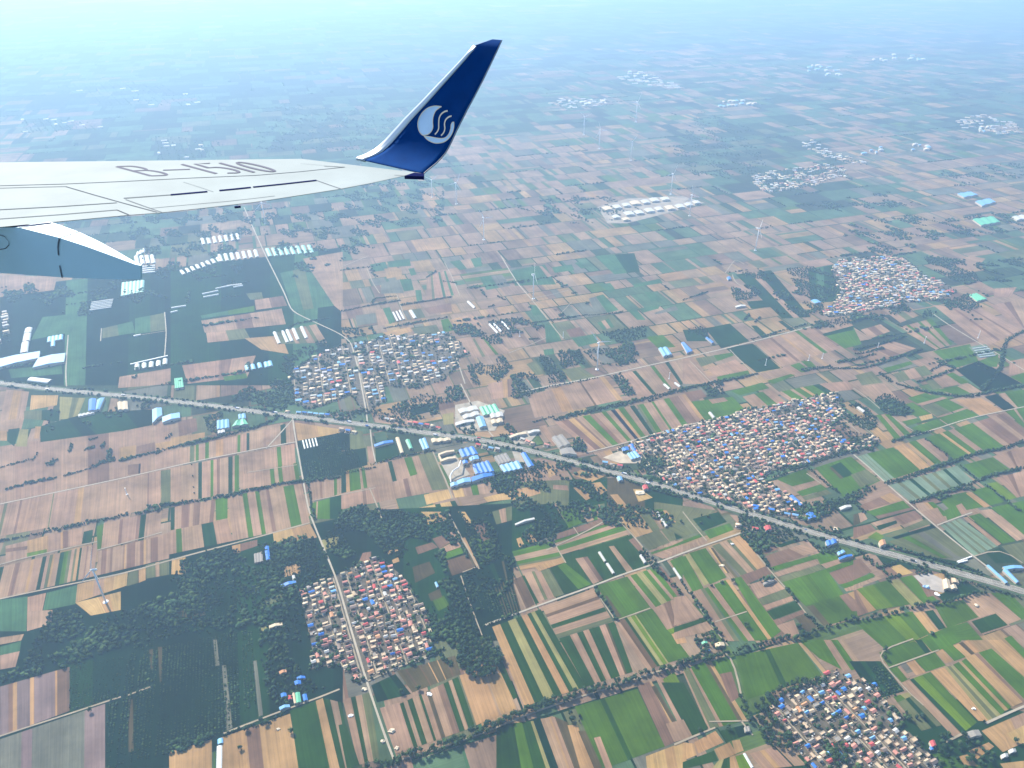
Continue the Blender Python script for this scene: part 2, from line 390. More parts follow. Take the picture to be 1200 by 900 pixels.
FIELDS = """
a3 0,440 1200,250 1200,600 0,850 T4P1T3
a3 45,40 205,55 170,240 0,260 T1t1T1
a3 220,80 410,80 400,150 210,185 S1
a3 420,90 600,100 540,240 420,250 Y2O1Y1
a3 170,190 420,180 415,265 170,245 O1D1
a3 280,300 670,190 870,330 285,410 D3K1D2
a3 670,200 1070,180 1070,290 870,330 D1K1
a3 0,260 170,240 150,320 0,340 T1
a3 0,330 50,330 50,400 0,400 t1
a3 60,320 140,310 100,440 50,400 D1
a3 140,320 200,320 190,440 110,440 Y1
a3 250,300 290,300 275,385 240,385 t1
a3 840,450 960,430 950,520 840,530 t1
a3 960,440 1090,410 1090,470 960,510 P1
a3 1090,420 1200,400 1200,455 1110,465 t1
a3 900,570 990,560 985,630 900,640 P2n0.3
a3 -100,870 1130,612 1130,870 -160,1100 O1T2O0.5T2P.4T5O.2T4t1T5T6P.3T2
a3 1132,610 1200,600 1200,870 1135,880 O1
b3 0,380 240,340 240,375 0,440 t1
b3 50,260 180,240 190,330 60,370 P1
b3 0,470 700,310 700,440 0,585 T2.6O.6T.2G.4T.9G.5T1t1T2G.4T.9D.4T2T1
b3 700,310 860,265 870,415 700,440 T2D1T1.5
b3 0,590 480,500 480,760 0,840 T19D2.5T6G2T2.5P2T6D3T1.5G3
b3 480,500 870,420 880,560 490,640 T27G3T10
b3 490,640 890,555 910,680 490,740 T22G3T3G3T9G3
b4 0,-30 315,-90 300,70 0,130 D3T5P6T3P5T8P3
b4 315,-90 400,-110 400,45 320,60 G1
b4 400,-110 920,-200 980,80 440,212 T11G3.5T6G3T5P2.5T11G8T6
b4 0,130 400,50 440,212 0,322 T4G4T15D9T11
b3 890,400 1200,340 1200,640 930,680 K1
b3 870,270 1190,320 1190,345 895,400 t1S1
b3 970,700 1200,650 1200,770 985,830 T7P1.5T8G2T3
b3 985,840 1200,780 1210,950 975,950 G2T.5G4D4
c3 0,330 150,330 160,460 0,470 K5O4O4
c3 0,475 170,450 185,570 0,620 K1
c3 240,450 370,400 410,510 245,555 D1
c3 180,440 230,440 235,555 195,560 T1
c3 240,570 640,480 760,740 260,830 T3P.5T4
c3 0,620 240,570 270,710 0,770 D4t3G9T2G3T10
c3 240,570 440,520 480,660 270,710 T9D3T9
c3 440,520 495,515 535,635 485,650 G1
c3 540,500 640,480 750,740 640,750 O1
c3 0,770 260,720 280,830 0,880 T14P2T9
c3 780,740 1020,680 1040,770 800,800 S6T5G4T6
c3 580,780 760,740 790,800 600,850 S1
c3 1000,800 1200,750 1200,810 1030,830 S1
c3 550,870 800,820 850,920 560,930 S3D1S2D1
c3 660,130 780,115 800,160 690,190 P1
c3 710,215 790,200 790,280 720,290 Y1
c3 490,150 680,130 690,180 480,230 K1
c3 900,90 1030,70 1050,120 930,145 T1
c3 1030,0 1200,-40 1200,90 1060,110 T3t1P1
d3 110,80 640,-60 780,110 160,240 T5t2T4B.4T4t1
d3 300,270 860,150 1010,370 560,480 T5P6t5P2T5G6P4T6G4T4n3.5t3G5T5D4
d3 876,150 1218,72 1368,270 1014,366 O2G4T7G2T9G5P8T4t3
d3 740,-60 1200,-180 1290,-30 900,108 T4D1T4G1T3D1T4
d3 190,300 240,290 310,430 290,440 T1
d3 590,490 690,460 760,560 670,575 T1t1
d3 0,690 1200,640 1200,900 0,900 O3D2R2D2
d3 420,640 480,605 650,650 560,690 t1
d3 550,700 620,690 670,750 620,780 t1
d3 690,780 740,775 820,870 770,880 t1
d3 850,740 900,740 990,800 890,830 S1
d3 220,560 300,540 350,620 260,660 t1T1
d3 0,620 60,610 100,690 20,710 T1
d3 100,600 140,595 165,660 130,690 T1
d3 290,710 390,715 400,750 290,740 T1
d3 0,740 190,720 200,770 0,830 t1
d3 210,850 320,840 330,910 230,910 T1
d3 430,730 500,720 560,800 520,820 t1
e3 -200,830 240,890 100,1000 -200,950 O1
e3 10,60 130,40 170,90 60,125 P1
e3 60,125 350,90 450,195 180,270 G1
e3 180,110 290,95 320,120 210,140 T1
e3 340,50 560,-10 610,30 400,80 G1
e3 420,90 620,40 730,130 520,185 T7G5T5
e3 660,60 960,0 1060,60 760,125 T3G5T2G4t2G6D4
e3 960,0 1160,-20 1200,40 1050,55 T1
e3 660,670 860,600 930,680 770,720 G1
e3 770,730 930,680 960,700 800,755 T1
e3 800,760 970,705 1020,740 840,790 G1
e3 840,795 1010,745 1050,770 860,820 O1
e3 930,590 1180,510 1390,680 1130,800 G1
e3 1040,580 1110,550 1200,640 1130,660 D1
e3 1030,590 1050,585 1130,660 1110,670 R1
e3 1180,640 1290,600 1380,680 1250,730 O1
f3 30,510 95,490 285,660 220,690 N2O.4N2O.4N2
f3 95,490 280,445 470,605 290,665 G4H1G5
f3 285,440 360,420 550,590 480,615 t1
f3 360,420 500,380 690,540 560,590 T1t2G5T6
f3 500,380 1060,205 1290,380 720,535 G10t2G4T4G13T4P9T4P6
f3 720,110 900,100 1060,195 890,225 t1
f3 920,90 1010,70 1150,180 1070,195 K1
f3 1020,70 1200,40 1200,150 1150,180 T2G6
f3 1070,195 1200,160 1260,330 1230,330 G3T1G3
f3 380,100 500,65 610,95 450,140 G1
f3 450,140 630,90 660,100 480,155 T1
f3 480,160 660,105 780,165 590,230 O1G1
f3 600,240 800,175 880,225 680,295 G1
f3 330,150 420,130 540,210 440,230 G1
f3 410,310 590,245 660,290 470,340 G1
f3 460,230 550,210 560,240 480,260 S1
f3 280,230 420,220 450,240 340,265 T1
f3 340,265 450,240 480,265 380,295 G1
f3 160,220 270,210 420,340 290,390 G4T3G4T2
f3 110,320 170,305 260,390 200,405 t1
f3 250,710 730,575 850,690 400,830 N2O1N2D1N2O1N2O1N2D1N3
f3 770,570 980,515 1100,600 880,660 G1H1
f3 980,510 1200,440 1200,590 1110,600 T3P1T3
f3 590,800 790,760 940,860 700,905 G1
f3 790,770 830,760 960,860 920,870 t1
f3 830,750 950,720 1060,830 960,855 G1
f3 940,700 1010,690 1150,800 1080,820 g1
f3 1000,660 1200,610 1200,790 1150,800 T2P1T2
f3 430,840 560,830 680,930 480,930 T5t2G3
f3 40,860 260,765 340,815 90,890 P2t1
f3 90,900 350,820 400,870 150,930 G1
f3 40,20 220,0 300,90 150,130 T1
f3 590,40 820,0 900,60 700,70 G3T2
a4 40,240 340,165 340,285 40,370 T1t1
a4 190,290 330,262 330,285 190,320 g1
a4 40,260 195,240 190,265 40,285 P1
a4 340,160 580,110 580,222 340,285 T5t1P2T6
a4 590,140 655,125 645,215 575,225 D1
a4 680,100 730,85 710,260 685,265 G1
a4 730,80 1140,-10 1120,175 715,255 T10P2T9P2D3.5T10
a4 0,390 330,310 280,555 -60,620 D3T8P4T8t2T6D3
a4 330,310 685,225 662,460 280,555 T3O3t2T5D4G4O3T3O2t3D2T5P1T4P1T4
a4 692,275 1110,175 1110,345 680,458 T3P4T3P2T9P1t1T1P7T4P3t2T4P6
a4 1110,175 1200,140 1200,335 1110,350 T1
a4 -60,625 1200,325 1210,900 -60,900 K1
a4 0,620 195,595 185,860 0,890 E1
a4 195,600 325,570 300,690 190,840 T1
a4 200,700 370,690 360,790 190,840 T1
a4 330,570 545,515 530,650 305,695 E1
a4 545,510 900,420 890,520 530,640 t5T3t3S4
a4 530,640 850,560 850,690 640,730 S2t1S1
a4 905,420 970,400 970,500 890,525 O1
a4 975,400 1025,385 1025,480 975,500 t1
a4 1025,375 1200,330 1200,440 1030,470 O5T2O6
a5 -60,-60 1200,-60 1200,900 -60,900 K1D.3K1
a4 0,885 170,860 150,905 0,935 T1
a5 0,50 150,10 140,80 0,110 E1
a5 0,110 140,80 110,190 0,210 T1
b4 -10,300 1210,40 1210,900 -10,905 K1D.6K1
b4 10,330 105,320 105,440 5,440 S1
b4 430,240 490,225 490,290 440,290 t1
b4 490,225 610,195 610,240 490,280 P1
b4 720,150 980,85 1030,180 730,245 S1t1
b4 795,390 910,360 915,430 800,460 t1
b4 650,630 770,580 810,610 680,660 O1
b4 620,820 790,770 790,800 640,845 Y1
b4 0,710 100,690 120,740 0,750 R1
b4 130,740 230,700 250,720 150,755 R1
b4 1060,200 1180,170 1190,230 1080,270 Y1
a5 0,330 490,190 490,500 0,680 U2P1t1U3t1U5t.5P3
a5 0,700 740,450 740,950 0,950 V2U1V3V2U2
a5 1050,70 1075,65 1080,210 1060,210 R1
a5 1110,50 1140,50 1145,290 1125,300 R1
a5 905,420 935,420 940,780 905,790 R1
b5 -60,-60 1210,-60 1210,500 -60,900 K1D.4K1
b5 360,180 390,180 435,620 395,640 V1
b5 580,150 605,145 650,530 620,540 V1
b5 300,0 325,0 345,180 315,185 V1
b5 -10,790 290,700 290,910 -10,910 t1
b5 350,690 840,520 905,910 360,910 t4P2t5
b5 840,500 1020,430 1120,910 900,910 F1
b5 1020,430 1070,410 1190,910 1120,910 t1
b5 1070,410 1200,440 1290,910 1190,910 F2T2F1
c5 10,420 200,370 270,840 120,880 T5F3T4O5
c5 -20,600 30,590 130,880 40,910 F1
c5 210,320 380,240 490,380 250,440 K3D4K2
c5 390,220 800,110 840,240 500,370 R2B.4R3B.4R2t.3R2t.3R2B.5R2
c5 270,480 410,440 500,760 380,800 T1
c5 410,450 820,260 940,610 510,760 F3T3F4T5F2T4R3T6P5F4T3F5
c5 830,250 1110,180 1230,480 950,600 t6T.5t4
c5 1040,60 1090,50 1240,400 1210,420 F1
c4 -20,0 1210,-60 1210,905 -20,905 K1D.7K1
c4 520,250 640,215 680,250 540,300 P1
c4 640,190 780,140 830,180 690,260 P1T1
c4 690,262 830,190 850,245 705,295 T1
c4 700,300 840,250 860,290 730,335 G1
c4 735,345 880,300 960,390 780,450 B1
c4 835,190 870,180 970,390 935,400 R1t1
c4 560,0 700,0 745,60 610,90 S1t1
c4 500,390 620,350 660,430 520,500 R1
c4 640,620 720,590 760,660 680,700 H1
c4 610,580 690,540 710,600 630,630 R1
c4 1060,520 1200,470 1265,700 1140,740 K.7R.5K.7R.5K.7R.5K.7R.5K.7R.5K.7R.5K.7R.5
c4 980,390 1200,330 1210,470 1060,520 K2D1K2R.5K2
c4 920,200 1040,170 1090,290 980,370 H1
c4 930,100 1000,80 1050,190 990,210 P1
c4 1060,0 1200,-40 1200,60 1090,90 O1T1O1
c4 150,290 210,280 210,340 120,360 P1
c4 320,280 390,255 400,275 330,300 t1
c4 355,340 400,320 410,350 365,365 t1
c4 820,0 870,0 930,90 900,100 S1
d4 0,-30 290,-60 400,110 0,290 D2K2D1
d4 340,0 480,-40 520,70 400,115 G1
d4 480,-20 650,-60 660,40 520,75 T2G1T1O1
d4 0,280 60,410 370,355 290,205 G4T4G2.5O1.5t3
d4 290,205 350,300 835,155 740,55 G2T2.5G3.5T3
d4 330,150 670,35 740,60 300,200 P1
d4 355,305 850,160 960,380 370,580 F1
d4 270,400 370,360 560,510 370,580 F1G1
d4 445,330 530,315 640,480 570,510 T5P3
d4 640,250 680,245 810,430 740,450 F1
d4 680,245 715,240 850,410 810,430 T1
d4 820,200 860,180 920,270 900,290 P1
d4 75,430 260,400 365,580 160,640 T6O2T4O6
d4 160,385 350,320 375,355 190,420 t1
d4 10,480 70,450 160,650 100,680 B1
d4 70,450 88,447 190,640 165,650 F1
d4 730,30 880,-10 990,140 870,180 t1
d4 880,-10 940,-30 1040,120 990,140 O1
d4 940,-20 975,-20 1100,100 1060,110 T1
d4 1000,-20 1060,-20 1130,90 1100,100 G1
d4 1060,-10 1085,-10 1155,75 1130,90 t1
d4 880,185 1030,125 1110,215 960,270 O1
d4 1045,125 1200,70 1200,180 1110,210 O1D1
d4 960,275 1200,190 1200,210 970,285 T1
d4 975,287 1200,212 1200,225 985,298 G1
d4 985,300 1200,225 1200,285 1060,330 T1
d4 30,190 60,180 90,240 50,250 t1
d4 90,170 130,150 180,210 120,220 t1
d4 210,670 320,890 710,770 570,540 T4B1.5T4F2T3O2
d4 590,520 810,455 980,680 750,750 H1G1H1
d4 650,590 670,590 770,735 740,745 R1
d4 810,455 1010,390 1180,590 990,680 T2G4Y4G3T2G4
d4 1010,390 1050,385 1200,570 1165,600 P1
d4 1110,345 1200,305 1200,470 1180,450 G1
d4 -140,810 200,685 520,1230 90,1370 t4F4Y4F3t3F2Y2F3
d4 330,890 720,770 850,1125 520,1230 F9T6F5T5F9T5R2F6
d4 715,770 880,720 1110,1060 950,1110 T5B6F3Y4g4Y3
d4 870,725 985,680 1250,1020 1100,1060 H1
d4 990,680 1190,590 1200,790 1090,830 T1P.6T1
d4 1090,830 1200,795 1200,830 1120,860 g1
d4 1120,860 1200,840 1230,920 1160,930 t1
d5 -110,600 150,570 270,910 -110,910 F6H3F3Y1
d5 150,570 200,555 330,910 270,910 K1
d5 200,555 300,540 440,910 330,910 T4t1T2
d5 300,540 390,580 480,910 440,910 R1
d5 390,600 460,600 580,910 480,910 t1
d5 465,640 560,640 660,910 580,910 R1
d5 440,470 880,345 1075,750 640,910 H3F.6H4
d5 575,690 620,680 710,910 660,910 T1
d5 880,320 980,290 1190,700 1075,750 P6t1
d5 980,330 1010,320 1220,690 1195,700 R1
d5 1005,262 1060,255 1260,640 1220,690 T1
d5 1060,280 1140,225 1320,560 1260,600 g1
d5 940,820 1200,720 1240,910 950,910 S2t1S1
e4 -60,330 20,310 150,540 70,560 G1
e4 15,300 45,295 190,500 150,520 Y1
e4 45,290 160,255 310,460 190,510 G1
e4 175,250 215,255 330,430 300,430 S1R1
e4 205,240 410,165 590,380 410,450 O4T4O2t6
e4 400,450 600,380 630,430 450,510 P1
e4 470,510 640,460 720,540 530,610 T1
e4 535,615 720,545 770,590 560,655 O1
e4 565,660 770,590 785,620 590,690 T1
e4 590,700 790,625 850,680 640,760 F1
e4 640,765 840,690 870,710 660,800 P1
e4 660,800 780,760 820,860 740,880 T1
e4 790,740 870,710 940,810 870,850 R1
e4 355,470 410,455 690,840 610,900 G1
e4 300,480 325,475 625,890 590,900 t1
e4 150,540 300,480 600,900 430,910 G2T3G6
e4 75,560 150,535 400,910 290,910 T2O1
e4 -60,600 20,590 150,740 -60,800 T1
e4 -60,810 150,745 170,765 -60,850 F1
e4 -60,850 170,770 220,830 -60,900 T1
e4 530,235 770,165 800,185 560,255 O1
e4 570,260 650,235 680,260 580,300 P1
e4 655,235 790,190 810,210 690,250 D1
e4 580,310 830,230 970,270 620,390 P2T1
e4 620,390 930,300 960,325 650,415 G1
e4 930,300 1035,265 1100,330 970,375 G1
e4 640,430 930,335 960,365 670,455 T1
e4 680,460 960,370 1000,400 720,490 O1
e4 700,495 1010,400 1240,740 860,660 G2H1G2
e4 860,660 1220,560 1240,740 1040,790 H1
e4 870,665 920,655 1035,790 990,800 R1
e4 970,370 1200,300 1200,330 1010,400 T1
e4 1005,400 1200,330 1200,370 1030,425 G1
e4 1030,430 1200,370 1260,480 1100,510 P1
e4 1100,515 1300,450 1330,480 1140,540 G1
e4 1135,540 1260,500 1270,540 1150,560 T1
e4 1100,590 1200,560 1360,690 1190,700 P3t2
e4 70,50 250,0 310,70 140,135 D1
e4 150,135 330,80 360,125 190,190 G1
e4 -150,100 40,50 120,140 0,180 O1
e4 -60,230 130,150 150,170 -40,240 G1
e4 0,240 150,175 180,220 0,280 T1
e4 330,20 380,25 455,120 430,130 T1
f4 0,340 50,330 130,420 0,480 P1
f4 0,480 130,430 155,450 0,510 G1
f4 0,515 165,455 200,470 0,545 T1
f4 20,545 240,480 400,650 160,690 g1H1
f4 0,550 30,550 160,690 30,735 P3t2
f4 250,490 315,470 485,640 420,670 Y1
f4 320,465 410,445 590,620 490,640 G1
f4 0,770 415,700 540,855 250,990 H2g1H1
f4 420,710 490,700 600,840 535,855 t1
f4 500,700 560,690 650,815 600,830 D1
f4 565,650 770,620 880,740 660,815 H1
f4 780,615 960,570 1180,755 1090,790 T1
f4 780,615 870,590 1000,710 890,745 T1
f4 970,570 1100,570 1260,740 1180,755 G1
f4 830,770 1000,715 1085,795 900,855 F1
f4 430,910 650,815 800,775 910,900 H1
f4 0,20 70,0 100,50 0,100 R1T1
f4 0,110 120,85 160,130 0,190 P1
f4 120,80 430,-10 490,40 200,140 T1P1
f4 100,180 160,140 215,170 190,210 g1
f4 160,100 300,60 310,80 180,130 D1
f4 215,170 510,50 560,80 260,180 O1
f4 270,180 560,90 580,110 320,200 K1
f4 240,210 590,110 830,315 540,330 O2G1O1V1O2
f4 610,95 750,45 1020,240 850,310 N1O.5N1O.5N1O.4N1
f4 480,0 590,-30 650,60 590,90 T1
f4 640,-10 760,-60 810,5 660,60 G2T1
f4 770,40 800,35 1040,225 1010,240 T1
f4 810,30 890,10 1140,205 1050,225 G1
f4 890,-10 970,-20 1230,180 1150,205 T1
f4 970,-30 1250,-90 1300,120 1210,170 G1
f4 1040,240 1200,210 1240,360 1180,370 O1
f4 930,290 1030,250 1160,360 1000,360 D1
f4 100,230 430,320 560,390 250,420 D1
f4 180,400 330,370 420,430 240,470 P1S1
f4 560,560 780,480 900,560 640,640 D1
f4 430,450 640,430 640,570 520,600 P1t1
f4 230,260 740,350 1060,500 420,340 D1
e5 -10,200 60,185 290,605 180,630 T1O4T2
e5 -150,300 5,300 180,620 60,690 F1
e5 -120,590 5,560 70,680 -60,720 T1
e5 55,190 150,150 395,580 285,605 G1
e5 150,150 200,150 450,560 395,580 R1t1
e5 260,240 340,220 400,400 340,440 P1
e5 200,150 320,110 360,220 260,240 G1
e5 370,115 810,20 980,250 450,420 H3F.5H3
e5 260,640 460,590 480,660 310,720 F1K1
e5 80,720 230,640 290,720 110,800 t1
e5 220,770 330,720 380,800 260,850 t1
e5 345,710 400,700 430,780 370,800 t1
e5 0,860 220,780 250,850 0,910 F1
e5 0,720 80,730 100,810 0,850 t1
e5 250,850 370,810 400,910 200,910 Y1F1t1
e5 370,820 430,800 480,910 400,910 g1
e5 470,800 720,730 870,880 560,910 T2t1T2K.3T2
e5 810,0 990,0 1120,210 960,130 G1
e5 990,0 1040,0 1180,210 1130,220 T1
e5 1040,0 1090,0 1230,200 1185,215 G1
e5 1090,0 1140,0 1260,180 1230,190 T1
f5 180,90 430,10 540,90 250,190 H1
f5 430,0 480,0 545,85 505,95 D1
f5 480,0 700,-60 760,10 560,90 G1
f5 -30,150 190,150 360,360 150,420 K1D.5K1D.5
f5 250,200 320,180 400,270 340,300 H1
f5 310,190 330,180 400,265 380,275 T1
f5 370,160 430,140 505,230 440,250 t1
f5 430,140 570,85 650,180 510,225 G1
f5 575,85 625,65 700,150 650,165 t1
f5 625,60 700,35 790,120 710,150 G1
f5 700,40 810,0 890,80 790,120 t3R2t3
f5 340,300 400,280 760,660 700,680 T1
f5 395,280 420,270 790,640 760,660 D1
f5 420,270 540,225 870,580 790,640 g1H1
f5 540,220 640,195 950,570 880,570 t1
f5 640,190 700,180 1040,530 950,570 Y1O1Y1
f5 700,175 740,155 1065,500 1040,530 G1
f5 740,150 760,150 1090,490 1065,500 t1
f5 760,150 790,130 1110,470 1090,490 G1
f5 785,120 850,100 1190,440 1120,470 t1
f5 850,100 880,95 1200,430 1190,440 P1
f5 880,90 970,60 1230,290 1205,420 G1
f5 940,0 1040,0 1250,180 1220,280 t1
f5 1060,-10 1110,-30 1260,130 1230,160 G1
f5 900,640 1200,510 1250,700 1050,790 t2T1
f5 1080,660 1200,600 1220,730 1130,720 S1
f5 810,780 950,720 990,750 870,840 t1
f5 740,820 800,805 880,890 780,880 t1
f5 1030,870 1200,850 1200,910 1060,910 t1
f5 300,430 420,390 620,600 480,640 O2D1O1
f5 280,400 380,370 420,390 310,440 H1Y1
a2 0,230 1200,90 1200,910 0,910 K3E1K2D1K1
a2 0,130 400,150 380,240 0,290 T1
a2 300,430 610,400 600,520 220,590 E1
a2 720,510 930,460 950,540 720,580 O1E1
a2 950,440 1160,400 1165,520 950,550 E1O1
a2 840,850 1200,790 1200,900 830,930 T1
a2 60,800 430,760 440,830 80,860 E1
b2 0,90 1200,-60 1200,910 0,910 D2K2D1E1K1
b2 215,455 780,370 810,480 240,540 T2P1T2
b2 250,540 520,510 560,580 260,610 T1O1
b2 80,770 600,700 540,850 120,900 T3P1T2
b2 210,420 590,350 590,390 220,440 E1G1
b2 770,120 1110,50 1150,350 860,390 E1O1E2
b2 930,20 1210,-30 1210,400 1150,350 T1
b2 520,580 780,560 830,690 640,660 t1
b2 370,850 530,825 540,860 380,880 G1
b2 730,540 1020,480 1100,610 770,620 O4T1O2T2O1T2
b2 530,265 640,255 650,300 560,310 O1
b2 590,310 790,280 820,350 600,380 T1P1
c2 410,165 490,160 510,240 440,250 E1
c2 280,190 410,165 440,260 280,265 V1
c2 200,60 310,40 330,100 230,110 E1
c2 320,40 480,20 490,70 340,80 E1
c2 300,90 420,85 430,140 320,160 t1
c2 470,90 510,85 530,130 490,140 E1
c2 600,130 760,100 830,270 600,310 T2O1T3E1T2E1T2
c2 520,240 560,240 570,310 530,320 E1
c2 700,450 750,440 800,520 720,540 G1
c2 760,450 910,410 1000,490 850,520 t1T1
c2 290,540 480,500 500,530 340,575 t1
c2 870,590 1070,560 1200,680 920,720 T3O1T3G1T4
c2 970,150 1130,130 1190,210 1020,240 E1V1
c2 760,40 980,10 990,70 830,100 E1T1E1
c2 580,370 770,330 780,390 620,410 P1
c2 240,380 300,370 340,470 260,500 T1
c2 290,370 340,360 380,460 340,480 E1
c2 100,420 240,400 250,470 110,490 V1
d2 0,100 230,60 310,200 20,210 E1
d2 190,70 210,70 280,140 250,150 T1
d2 280,80 420,60 440,100 300,120 E1
d2 580,0 860,-20 900,110 720,130 E1D1
d2 440,50 480,40 520,80 490,90 E1
d2 610,200 690,190 730,240 690,260 E1
d2 540,300 640,270 750,380 590,420 V1E1
d2 230,480 300,480 350,600 240,610 E1
d2 940,570 1060,555 1150,640 1030,650 G1
d2 810,380 870,370 940,450 880,450 E1
d2 930,250 1000,260 1060,310 980,320 E1
d2 890,370 1040,345 1030,370 920,400 E1
d2 1000,400 1150,350 1170,380 1010,410 V1
d2 850,200 1040,160 1060,190 860,220 E1
d2 420,580 590,545 600,610 470,640 E1
d2 600,470 680,440 720,500 640,520 E1T1E1
d2 380,520 480,500 520,560 410,570 P1
d2 120,340 180,350 210,410 150,420 E1
d2 350,800 480,780 590,850 430,890 O1
d2 220,660 290,650 300,690 230,700 E1
d2 100,760 160,740 220,830 170,840 O1
e2 160,510 330,475 470,600 270,650 D1
e2 0,520 160,510 200,600 30,600 D1
e2 300,650 490,615 690,790 520,820 D1
e2 500,610 900,500 1110,650 690,780 T6P1T3t1T5G1.5T5
e2 690,790 820,750 900,810 770,830 T1G1
e2 830,740 900,740 940,780 890,790 G1
e2 90,720 340,680 360,700 130,780 O1G1
e2 0,700 50,700 230,900 0,900 T1
e2 170,790 370,730 460,800 230,850 T1
e2 240,850 460,805 470,830 250,880 G1
e2 530,830 700,790 770,830 580,870 T1
e2 590,880 760,830 790,840 640,900 G1
e2 480,490 520,490 610,570 560,580 D1
e2 670,460 700,455 790,520 760,530 D1
e2 1000,560 1200,500 1260,620 1140,650 G1
e2 980,550 1200,490 1200,520 1000,565 D1
e2 960,520 1180,470 1200,490 990,545 T1
e2 450,320 590,310 620,360 480,370 D1
e2 370,130 620,100 900,430 700,440 D2T1D2
e2 880,90 1100,60 1100,320 900,330 D1E1D2
f2 560,345 900,370 1180,520 930,640 T3P.6T3P.4T2
f2 960,350 1200,300 1230,500 1170,510 T1P.5T1
f2 50,520 190,480 260,530 120,580 T1P1T1
f2 330,500 550,440 700,620 580,660 T2G1T3G1T2G2
f2 250,410 400,380 460,420 330,470 T1O1T1
f2 560,670 820,620 880,740 710,790 G1
f2 210,790 400,740 420,760 240,820 G1
f2 400,740 540,710 670,800 560,830 T1
f2 280,830 500,770 560,830 320,890 O1T1O1
f2 40,680 280,600 440,650 160,760 T1P.5T1
f2 1100,740 1200,720 1230,820 1090,840 T1
f2 810,640 930,620 1000,690 880,720 N1
f2 720,800 890,735 1180,895 930,960 K1
f2 1100,850 1200,820 1210,900 1180,890 G1
f2 500,870 700,820 820,890 560,940 O1T2G1
f2 10,840 130,810 210,890 60,910 O1
f2 880,740 1020,690 1010,780 960,780 G1
f2 820,140 980,230 890,290 870,200 T1
f2 980,230 1150,220 1100,290 990,290 T1
f2 680,40 830,0 930,20 830,110 T1
"""
placed = []
def build_field(pts, spec, z=None):
    q = [(p.x, p.y) for p in pts]
    bb = (min(x for x, _ in q), min(y for _, y in q), max(x for x, _ in q), max(y for _, y in q))
    layer = 0
    for pq, pb, pl in placed:
        if pl + 1 > layer and pb[0] < bb[2] and pb[2] > bb[0] and pb[1] < bb[3] and pb[3] > bb[1] and sat_overlap(q, pq):
            layer = pl + 1
    placed.append((q, bb, layer))
    zz = 0.45 + layer * 0.05
    parts = [(c, float(w) if w else 1.0) for c, w in re.findall(r"([A-Za-z])(\d*\.?\d*)", spec)]
    tot = sum(w for _, w in parts)
    a, b, c, d = [Vector((x, y)) for x, y in q]
    wid = ((b - a).length + (c - d).length) / 2
    lng = ((d - a).length + (c - b).length) / 2
    V, F, C, UV = [], [], [], []
    s0, off = 0.0, random.uniform(0, 9000)
    for ch, w in parts:
        s1 = s0 + w / tot
        # a broad strip is ploughed in several lands of its own
        wm = (s1 - s0) * wid
        k = max(1, int(wm / random.uniform(14, 38))) if ch not in "nN" else 1
        cuts = sorted([s0, s1] + [random.uniform(s0, s1) for _ in range(k - 1)])
        base = jit(PAL[ch], 0.07)
        for i in range(len(cuts) - 1):
            u0, u1 = cuts[i], cuts[i + 1]
            col = jit(base, {'K': 0.22, 'D': 0.12}.get(ch, 0.035 if ch in "GgHF" else 0.055))
            n = len(V)
            for uu, vv in ((u0, 0), (u1, 0), (u1, 1), (u0, 1)):
                p = (a * (1 - uu) + b * uu) * (1 - vv) + (d * (1 - uu) + c * uu) * vv
                V.append((p.x, p.y, zz))
                UV.append((uu * wid + off, vv * lng + off))
            F.append((n, n + 1, n + 2, n + 3)); C.append(col)
        s0 = s1
    # make all quads face up
    x = [V[i] for i in F[0]]
    area = sum(x[i][0] * x[(i + 1) % 4][1] - x[(i + 1) % 4][0] * x[i][1] for i in range(4))
    me = np_mesh("field", V, F if area > 0 else [f[::-1] for f in F], C)
    if area < 0:
        UV = [UV[i] for f in F for i in f[::-1]]
    uvl = me.uv_layers.new(name="furrow")
    uvl.data.foreach_set("uv", np.asarray(UV, dtype=np.float32).ravel())
    o = link("field", me, M_FIELD)
    tag(o, kind="structure")
    return zz

ztop = 0.5
for ln in FIELDS.strip().splitlines():
    t = ln.split()
    pts = [G(*TP(t[0], *map(float, c.split(",")))) for c in t[1:5]]
    ztop = max(ztop, build_field(pts, t[5]))
Z_ROAD = ztop + 0.15

# ---------------------------------------------------------------- roads, lanes and tracks
def polyline_pts(px, step=25.0):
    g = [G(u, v) for u, v in px]
    out = []
    for a, b in zip(g, g[1:]):
        n = max(1, int((b - a).length / step))
        for i in range(n):
            out.append(a.lerp(b, i / n))
    out.append(g[-1])
    return out

def smooth(pts, it=2):
    pts = [p.copy() for p in pts]
    for _ in range(it):
        q = [pts[0]]
        for i in range(1, len(pts) - 1):
            q.append((pts[i - 1] + pts[i] * 2 + pts[i + 1]) / 4)
        q.append(pts[-1]); pts = q
    return pts

def ribbon(name, pts, w, z, m, lo=0.0, jitter=0.0):
    V, F = [], []
    for i, p in enumerate(pts):
        d = (pts[min(i + 1, len(pts) - 1)] - pts[max(i - 1, 0)])
        d.z = 0
        d.normalize()
        n = Vector((-d.y, d.x, 0))
        k = 1 + random.uniform(-jitter, jitter)
        for s in (lo - w / 2 * k, lo + w / 2 * k):
            q = p + n * s
            V.append((q.x, q.y, z))
    for i in range(len(pts) - 1):
        F.append((2 * i + 1, 2 * i, 2 * i + 2, 2 * i + 3))
    return V, F

